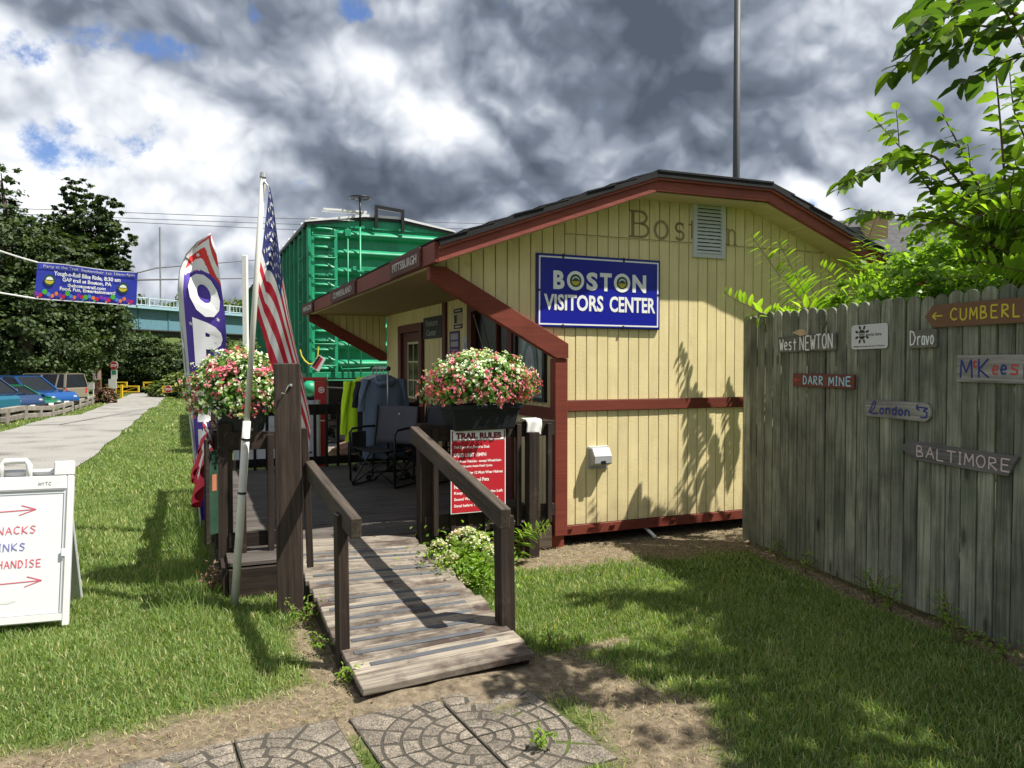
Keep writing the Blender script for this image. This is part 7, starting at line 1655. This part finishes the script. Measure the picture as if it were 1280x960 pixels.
# top right drooping boughs
branch(elm, [(3.5, 3.3, 3.4), at(1330, -60, 3.5), at(1240, -20, 3.45), at(1170, 18, 3.4), at(1132, 52, 3.4)], .012, .004, .05, 5, 1.0)
branch(elm, [(3.5, 3.3, 3.3), at(1330, 20, 3.35), at(1250, 10, 3.3), at(1195, 28, 3.3), at(1158, 62, 3.3)], .012, .004, .052, 6, .95)
branch(elm, [(3.5, 3.3, 3.2), at(1330, 60, 3.1), at(1270, 40, 3.1), at(1225, 32, 3.1)], .010, .004, .05, 4, .95)
branch(elm, [(3.5, 3.3, 3.6), at(1340, -30, 3.6), at(1280, -25, 3.6), at(1210, -30, 3.6), at(1160, 0, 3.6)], .010, .004, .05, 4, 1.0)
elm2 = thing('elm_sapling', 'elm sapling with a straight vertical leafy shoot right of the roof, behind the fence', 'tree', Matrix.Translation((3.25, 4.9, -.05)))
s0 = at(1262, 330, 4.7)
part('trunk', M().tube([(3.25, 4.9, -.1), (3.15, 4.8, 1.2), tuple(s0)], [.03, .025, .014], 8), BARK, elm2, I4)
branch(elm2, [s0, at(1257, 240, 4.6), at(1250, 150, 4.55), at(1243, 70, 4.5)], .011, .004, .062, 0, .95)
branch(elm2, [s0, at(1180, 205, 4.5), at(1120, 200, 4.5), at(1048, 236, 4.45)], .010, .003, .05, 4, .92, tw_len=.25)
branch(elm2, [s0, at(1215, 300, 4.6), at(1165, 240, 4.6), at(1130, 190, 4.6), at(1096, 152, 4.6)], .010, .003, .055, 5, .9, tw_len=.22)
branch(elm2, [s0, at(1230, 250, 4.5), at(1205, 195, 4.5), at(1178, 142, 4.5)], .010, .003, .055, 4, .9, tw_len=.2)
branch(elm2, [s0, at(1275, 250, 4.6), at(1290, 180, 4.6), at(1275, 110, 4.6)], .010, .003, .06, 4, .9, tw_len=.3)
branch(elm2, [s0, at(1220, 290, 4.5), at(1170, 275, 4.5), at(1110, 268, 4.5), at(1068, 262, 4.5)], .009, .003, .055, 4, .75, tw_len=.2)
branch(elm2, [s0, at(1290, 290, 4.4), at(1330, 240, 4.4)], .009, .003, .055, 4, .9)
branch(elm2, [s0, at(1270, 300, 4.4), at(1262, 250, 4.35), at(1270, 200, 4.3)], .009, .003, .05, 5, .9)
branch(elm2, [s0, at(1240, 280, 4.4), at(1215, 255, 4.35), at(1190, 240, 4.3)], .009, .003, .05, 4, .85, tw_len=.22)
branch(elm2, [s0, at(1285, 200, 4.9), at(1268, 140, 4.9), at(1262, 90, 4.9)], .009, .003, .055, 3, .9)
for k, lst in EXTRA.items():
    m = M()
    for me, mt in lst: m.add([tuple(mt @ v.co) for v in me.vertices], [tuple(p.vertices) for p in me.polygons])
    par = bpy.data.objects[k]; part('other_leaves', m, ELM, par, I4, kind='stuff')
EXTRA.clear()

# sumac fronds
LFT = leaf_mesh('leaflet', .115, .040, SUMAC, .25, False, .15)
def frond(parent, pts, n, sc=1.0, mat=None, r=.004):
    pts = [Vector(p) for p in pts]; fine = []
    for i in range(len(pts) - 1):
        for k in range(8):
            a = pts[max(i - 1, 0)]; b_ = pts[i]; c = pts[i + 1]; d = pts[min(i + 2, len(pts) - 1)]; t = k / 8
            fine.append(.5 * ((2 * b_) + (c - a) * t + (2 * a - 5 * b_ + 4 * c - d) * t * t + (3 * b_ - a - 3 * c + d) * t ** 3))
    fine.append(pts[-1]); N_ = len(fine)
    fo = part('frond', M().tube(fine, [r * (1 - .6 * i / N_) for i in range(N_)], 5), TWIG, parent, I4)
    for j in range(n):
        k = .14 + .84 * j / (n - 1); i = min(int(k * (N_ - 1)), N_ - 2); p = fine[i]; d = (fine[i + 1] - fine[max(i - 1, 0)]).normalized()
        view = Vector((p.x, p.y, p.z - 1.4 + .7)).normalized(); sd = d.cross(view); sd = sd.normalized() if sd.length > .1 else Vector((1, 0, 0))
        s_ = sc * (1 - .55 * max(0, (k - .45) / .55)) * random.uniform(.9, 1.1)
        for s in (-1, 1):
            dl = (sd * s + d * .55 + Vector((0, 0, -.12))).normalized(); up = Vector((0, 0, 1)); x = dl.cross(up)
            if x.length < .1: x = Vector((1, 0, 0))
            x.normalize(); z = x.cross(dl); mt = Matrix(((x.x, dl.x, z.x, p.x), (x.y, dl.y, z.y, p.y), (x.z, dl.z, z.z, p.z), (0, 0, 0, 1))) @ Matrix.Rotation(random.uniform(-.3, .3), 4, 'Y') @ Matrix.Scale(s_ * 1.15, 4)
            o = bpy.data.objects.new('leaflet', LFT); col.objects.link(o); o.parent = fo; o.matrix_basis = WM[fo.name].inverted() @ mt
sm1 = thing('sumac_shrub', 'sumac with long feather shaped fronds rising against the yellow gable', 'shrub', Matrix.Translation((3.0, 6.9, -.05)), 'sumac shoots behind the fence')
st0 = at(1040, 420, 6.72)
part('stem', M().tube([(3.0, 6.9, -.1), (2.9, 6.85, 1.0), tuple(st0)], [.02, .016, .010], 7), TWIG, sm1, I4)
for ps, n, sc in [([at(1040, 415, 6.72), at(1010, 385, 6.72), at(975, 345, 6.67), at(939, 294, 6.62)], 17, 1.15), ([at(1030, 400, 6.62), at(1005, 365, 6.62), at(985, 325, 6.62), at(972, 301, 6.62)], 12, .9), ([at(1040, 400, 6.62), at(1065, 350, 6.62), at(1085, 300, 6.62), at(1098, 262, 6.62)], 16, 1.15),
                  ([at(1030, 400, 6.42), at(1005, 385, 6.42), at(985, 395, 6.42), at(962, 388, 6.42)], 9, .8), ([at(1040, 400, 6.52), at(1050, 370, 6.52), at(1042, 345, 6.52), at(1025, 332, 6.52)], 10, .85),
                  ([at(1045, 405, 6.22), at(1085, 380, 6.22), at(1120, 350, 6.22), at(1150, 320, 6.22)], 12, .95), ([at(1060, 400, 5.92), at(1100, 385, 5.92), at(1150, 350, 5.92)], 10, .9), ([at(1040, 410, 6.62), at(1000, 400, 6.52), at(965, 385, 6.42)], 9, .9), ([at(1045, 405, 6.52), at(1060, 370, 6.42), at(1095, 345, 6.32)], 11, 1.0), ([at(1050, 400, 6.32), at(1075, 365, 6.22), at(1080, 330, 6.22), at(1075, 300, 6.22)], 12, 1.0), ([at(1070, 400, 6.02), at(1120, 375, 5.92), at(1170, 372, 5.92)], 11, .95), ([at(1040, 415, 6.82), at(1020, 370, 6.82), at(1000, 340, 6.82)], 11, 1.0)]: frond(sm1, ps, n + 2, sc * 1.2)
sm2 = thing('sumac_shrub', 'low leafy shoot hanging over the far left end of the fence', 'shrub', Matrix.Translation((2.15, 6.45, -.05)), 'sumac shoots behind the fence')
part('stem', M().tube([(2.15, 6.45, -.1), (2.1, 6.4, 1.2), tuple(at(962, 402, 6.35))], [.014, .010, .006], 6), TWIG, sm2, I4)
for ps, n, sc in [([at(962, 400, 6.3), at(940, 385, 6.2), at(922, 376, 6.2), at(905, 366, 6.2)], 8, .95), ([at(965, 402, 6.2), at(955, 392, 6.1), at(948, 395, 6.1), at(968, 408, 6.05)], 4, 1.0)]: frond(sm2, ps, n, sc)
sm3 = thing('sumac_shrub', 'bright yellow green fronds high at the right edge below the elm shoot', 'shrub', Matrix.Translation((3.3, 5.0, -.05)), 'sumac shoots behind the fence')
part('stem', M().tube([(3.3, 5.0, -.1), (3.2, 4.9, 1.2), tuple(at(1290, 330, 4.6))], [.018, .014, .009], 6), TWIG, sm3, I4)
for ps, n, sc in [([at(1300, 320, 4.5), at(1260, 285, 4.4), at(1215, 262, 4.4), at(1170, 246, 4.4)], 12, 1.0), ([at(1300, 310, 4.3), at(1290, 270, 4.2), at(1250, 262, 4.2), at(1205, 275, 4.2)], 12, .95), ([at(1300, 330, 4.3), at(1270, 320, 4.3), at(1225, 300, 4.3)], 10, .9), ([at(1300, 345, 4.2), at(1260, 335, 4.2), at(1190, 320, 4.3)], 13, .9), ([at(1290, 360, 4.3), at(1240, 345, 4.3), at(1180, 350, 4.3)], 12, .85), ([at(1300, 290, 4.5), at(1270, 250, 4.5), at(1225, 225, 4.5)], 12, .9)]: frond(sm3, ps, n, sc)
# leafy shrubs behind the fence
def shrub(lab, base, blobs, n, leaf, mat, seed, name='leafy_shrub'):
    return tree(name, lab, 'shrub', base, blobs, n, leaf, mat, .02, seed, 'shrubs behind the fence', clump=.20)
shrub('bright green small leaved bush over the middle of the fence top', (3.05, 5.35, 0), [(-.1, .1, 2.05, .45, .34), (0, 0, 1.85, .42, .38), (-.4, .25, 1.8, .38, .36), (.1, -.3, 1.75, .35, .35), (-.2, .0, 1.3, .5, .5)], 9500, .056, SHRUB, 81)
shrub('bright green bush over the right part of the fence top', (3.35, 4.55, 0), [(0, 0, 1.80, .36, .36), (-.3, .3, 1.78, .35, .33), (.3, .2, 1.95, .40, .4)], 9500, .052, SHRUB, 82)
shrub('dark leafy bush behind the elm sapling at the right', (3.9, 5.4, 0), [(-.3, .2, 2.45, .6, .4), (0, 0, 2.15, .7, .5), (-.5, .6, 2.0, .6, .45), (.6, -.4, 2.2, .6, .6), (.1, .2, 1.4, .9, .8)], 14000, .066, SHRUB, 83)
shrub('dark tall bush between the fence and the grey roofed house', (4.6, 7.6, 0), [(0, 0, 2.15, .9, .55), (-.7, .5, 1.9, .6, .5), (.9, -.6, 2.5, .9, .8), (0, 0, 1.2, 1.1, .9)], 8000, .085, SHRUBD, 84)
shrub('bush at the right end of the fence, partly outside the picture', (3.7, 3.9, 0), [(0, 0, 1.9, .5, .5), (.2, -.4, 2.1, .5, .6), (0, .1, 1.2, .6, .7)], 5000, .055, SHRUBD, 85)
# overhead crown off to the right that throws the dappled shade
tree('maple_tree', 'tall leafy tree standing off to the right behind the fence', 'tree', (5.3, 2.6, 0), [(-.9, .2, 4.6, 1.0, .7), (-1.6, -.2, 4.3, .55, .35), (-.4, 1.4, 4.6, .9, .6), (.5, .5, 5.6, 1.4, 1.1), (-.6, -1.4, 4.8, 1.0, .7), (1.2, -.8, 5.0, 1.3, 1.0), (-1.1, .95, 4.45, .5, .3)], 7000, .12, SHRUBD, .14, 90, clump=.26)

# sedum and ferns by the ramp
def B2(s, t): q = B(s, t); return q.x, q.y
sx, sy = at(585, 700, 5.15).x, 5.15
sed = thing('sedum_plant', 'bushy sedum with pale pink flower heads beside the ramp', 'plant', Matrix.Translation((sx, sy, 0)))
c = rng.normal(size=(1900, 3)) * np.array([.13, .14, .085]) + np.array([0.0, 0, .16]); c[:, 2] = np.abs(c[:, 2]); nn = rng.normal(size=c.shape) * .6 + np.array([0, -.2, .8])
V, F_, I_, T_ = leaves(c, nn, rng.uniform(.025, .045, len(c)), rng.uniform(.016, .028, len(c)), rng.uniform(.2, 1, len(c))); part('foliage', npmesh('foliage', V, F_, I_, SHRUB, T_), None, sed, kind='stuff')
for (dx_, dy_, z_, r_) in [(-.20, .02, .30, .055), (-.12, -.12, .25, .075), (-.07, .08, .36, .07), (.03, -.03, .33, .05), (.08, .10, .33, .05), (.0, .06, .38, .05), (-.02, -.18, .12, .035), (.15, .0, .27, .045)]:
    n_ = 160; cc = rng.normal(size=(n_, 3)) * np.array([r_ * .6, r_ * .6, .008]) + np.array([dx_, dy_, z_]); cc[:, 2] -= ((cc[:, 0] - dx_) ** 2 + (cc[:, 1] - dy_) ** 2) / r_ * .5
    V, F_, I_, T_ = leaves(cc, rng.normal(size=cc.shape) * .5 + np.array([0, 0, 1.0]), .020, .018, np.clip(rng.uniform(0, 1, n_) * (.9 if r_ > .06 else .4), 0, 1)); part('flower_head', npmesh('flower_head', V, F_, I_, SEDF, T_), None, sed, kind='stuff')
    part('stem', M().tube([(dx_ * .4, dy_ * .4, 0), (dx_, dy_, z_)], .004, 5), TWIG, sed)
fx = at(645, 690, 5.75); fern = thing('fern', 'green fern fronds at the foot of the front deck railing', 'plant', Matrix.Translation((fx.x, 5.75, 0)))
FRN = LFT
for k in range(9):
    a = -.9 + k * .32 + random.uniform(-.1, .1); h_ = random.uniform(.22, .36); e_ = Vector((fx.x + math.sin(a) * .26, 5.75 - .08 * math.cos(a * 2), h_)); b0 = Vector((fx.x, 5.75, .0)); frond(fern, [b0, b0.lerp(e_, .5) + Vector((0, 0, .09)), e_], 9, .55, r=.003)
# weeds
def weed(lab, x, y, n, h, spread, cols=SHRUB, big=.03):
    t = thing('weed', lab, 'weed', Matrix.Translation((x, y, 0)), 'weeds along edges')
    for k in range(n):
        a = random.uniform(0, 6.28); r_ = random.uniform(.2, 1) * spread; hh = h * random.uniform(.5, 1); e_ = (r_ * math.cos(a), r_ * math.sin(a), hh); part('stem', M().tube([(0, 0, 0), (e_[0] * .4, e_[1] * .4, hh * .7), e_], .0022, 4), TWIG, t)
        m_ = 14; cc = np.array(e_) * rng.uniform(.35, 1.05, (m_, 1)) + rng.normal(size=(m_, 3)) * .014; V, F_, I_, T_ = leaves(cc, rng.normal(size=cc.shape) * .5 + np.array([0, -.2, .8]), rng.uniform(.7, 1.3, m_) * big, big * .35, rng.uniform(.4, 1, m_)); part('leaf_sprig', npmesh('leaf_sprig', V, F_, I_, cols, T_), None, t)
def FW(d, off): q = FM @ Vector((d, -off, 0)); return q.x, q.y
for (d, off, n, h_, lab) in [(.45, .06, 5, .16, 'small yellow green weed at the fence foot near its far end'), (.85, .10, 6, .18, 'low weed along the fence under the DARR MINE board'), (1.55, .10, 9, .22, 'leafy weed at the fence foot below the London board'), (1.72, .12, 6, .16, 'short weed right beside the tallest fence weed'), (2.12, .08, 9, .24, 'tallest leafy weed at the fence foot'), (2.25, .16, 7, .14, 'spreading weed in front of the tallest fence weed'), (2.5, .1, 6, .12, 'weed at the fence foot cut by the right edge')]:
    x, y = FW(d, off); weed(lab, x, y, n, h_, .13)
weed('pale weed growing beside the foot of the tall post', -1.17, 4.35, 7, .16, .14); weed('yellowish weed between the tall post and the ramp side', -.98, 3.98, 6, .14, .12); weed('small weed at the lower left corner of the ramp', -.80, 3.58, 5, .08, .10)
weed('reddish leaved weed by the flagpole foot', -1.95, 4.95, 6, .24, .12, bpy.data.materials['reddish_leaves'], .04); weed('weed at the right edge of the ramp foot', .20, 4.0, 6, .10, .14); weed('tuft of weed between paving slabs and lawn', .12, 2.98, 6, .10, .1)

# ------------------------------------------------------------------ grass
def on_hard(x, y):
    s, t = toBn(x, y); m_ = np.zeros(len(x), bool)
    m_ |= (s > -2.66) & (s < .0) & (t > -.02) & (t < 4.15); m_ |= (s > -2.66) & (s < -2.2) & (t > -.45) & (t < 0); m_ |= (s > -.1) & (s < SR) & (t > .02) & (t < 6.2)
    for (cx0, cy0, an) in ((-.145, 3.06, 28), (-.93, 2.67, 27)):
        c_, s_ = math.cos(R(an)), math.sin(R(an)); u = (x - cx0) * c_ + (y - cy0) * s_; v = -(x - cx0) * s_ + (y - cy0) * c_; m_ |= (np.abs(u) < .425) & (np.abs(v) < .425)
    # ramp
    a = np.array([BLc.x, BLc.y]); e1_ = np.array([BRc.x - BLc.x, BRc.y - BLc.y]); e2_ = np.array([TLc.x - BLc.x, TLc.y - BLc.y]); det = e1_[0] * e2_[1] - e1_[1] * e2_[0]
    u = ((x - a[0]) * e2_[1] - (y - a[1]) * e2_[0]) / det; v = (e1_[0] * (y - a[1]) - e1_[1] * (x - a[0])) / det; m_ |= (u > -.02) & (u < 1.02) & (v > -.01) & (v < 1)
    m_ |= pathmask(x, y) | ((s > -1.4) & (s < 3.4) & (t > 8.9) & (t < 27))
    m_ |= (s < -10) & (t > 14)
    return m_
def lawn(n, x0, x1, y0, y1, h, w, seedh=0):
    x = rng.uniform(x0, x1, n); y = rng.uniform(y0, y1, n)
    vis = np.abs(x) < (.72 * y + .5); x, y = x[vis], y[vis]
    d = dirt(x, y); keep = (rng.uniform(0, 1, len(x)) > np.minimum(d * 1.03, .965)) & ~on_hard(x, y); x, y, d = x[keep], y[keep], d[keep]
    s, t = toBn(x, y)
    tall = 1 + 1.1 * np.exp(-((s + 2.85) / .16) ** 2) * (t > -1.0) * (t < 4) + .8 * np.exp(-(((x + 1.33) ** 2 + (y - 4.6) ** 2) / .05))
    fd = (x - FP0[0]) * FE[1] - (y - FP0[1]) * FE[0]
    patch = .5 + .5 * wob(x * .8 + 3, y * .8); hh = h * rng.uniform(.45, 1.25, len(x)) * (.75 + .45 * patch) * (1 - .5 * d) * tall
    tint = np.clip(.24 + .30 * patch + .10 * wob(x * 6, y * 5) + rng.normal(0, .16, len(x)) + .30 * d + .06 * wob(x * 3, y * 3), 0, 1)
    dead = rng.uniform(0, 1, len(x)) < .09; tint = np.where(dead, rng.uniform(.75, 1, len(x)), np.minimum(tint, .72))
    z = gz(x, y) - .012 + .012 * wob(x * .9, y * .9) * np.clip((9 - np.abs(y - 4)) / 6, 0, 1)
    return blades(x, y, z, hh, w * rng.uniform(.7, 1.3, len(x)), np.abs(rng.normal(.58, .24, len(x))).clip(0, .93), tint)
g1 = merge([lawn(200000, -3.2, 3.4, 2.2, 5.2, .045, .0052), lawn(130000, -5.5, 2.6, 5.2, 9, .045, .0078), lawn(75000, -11, -2.2, 9, 18, .055, .013)])
o = part('lawn_grass', npmesh('lawn_grass', *g1[:1], g1[1], g1[2], LAWN, g1[3]), None, None, I4, kind='stuff'); o['label'] = 'green lawn grass around the deck, ramp and fence'; o['category'] = 'grass'
g2 = merge([lawn(26000, -26, -5, 18, 45, .09, .035), lawn(12000, -40, -12, 45, 75, .12, .09)])
o = part('verge_grass', npmesh('verge_grass', g2[0], g2[1], g2[2], LAWN, g2[3]), None, None, I4, kind='stuff'); o['label'] = 'rough grass along the gravel path and the barrier'; o['category'] = 'grass'
# straw and litter on the bare soil
n = 130000; x = rng.uniform(-3.2, 3.4, n); y = rng.uniform(2.3, 7.6, n); d = dirt(x, y); k = (rng.uniform(0, 1, n) < d * .9) & ~on_hard(x, y); x, y = x[k], y[k]
sb = blades(x, y, gz(x, y) - .006 + .012 * wob(x * .9, y * .9), rng.uniform(.012, .045, len(x)), rng.uniform(.0015, .0035, len(x)), rng.uniform(.90, .999, len(x)), rng.uniform(0, 1, len(x)))
o = part('dry_straw', npmesh('dry_straw', sb[0], sb[1], sb[2], STRAW, sb[3]), None, None, I4, kind='stuff'); o['label'] = 'dry straw and grass litter on the bare soil'; o['category'] = 'straw'
# tall tufts beside the deck
n = 2600; t_ = rng.uniform(-.9, 3.0, n); s_ = -2.84 + rng.normal(0, .11, n); c_, q_ = math.cos(R(23)), math.sin(R(23)); x = .43 + s_ * c_ - t_ * q_; y = 6.3 + s_ * q_ + t_ * c_
tb = blades(x, y, gz(x, y) - .01, rng.uniform(.08, .26, n) * (.6 + .5 * wob(x * 2, y * 2)), rng.uniform(.004, .008, n), np.abs(rng.normal(.5, .2, n)), np.clip(rng.normal(.38, .12, n), 0, .7))
o = part('tall_grass', npmesh('tall_grass', tb[0], tb[1], tb[2], LAWN, tb[3]), None, None, I4, kind='stuff'); o['label'] = 'long unmown grass against the side of the deck'; o['category'] = 'grass'
# fallen leaves
n = 260; x = rng.uniform(-1.8, 2.2, n); y = rng.uniform(2.7, 5.8, n); k = ~on_hard(x, y); x, y = x[k], y[k]; cc = np.stack([x, y, np.full(len(x), .012)], 1)
V, F_, I_, T_ = leaves(cc, rng.normal(size=cc.shape) * .25 + np.array([0, 0, 1.0]), rng.uniform(.012, .03, len(x)), .012, rng.uniform(0, 1, len(x)))
o = part('fallen_leaves', npmesh('fallen_leaves', V, F_, I_, bpy.data.materials['reddish_leaves'], T_), None, None, I4, kind='stuff'); o['label'] = 'scattered small dry leaves on the grass and soil'; o['category'] = 'leaves'
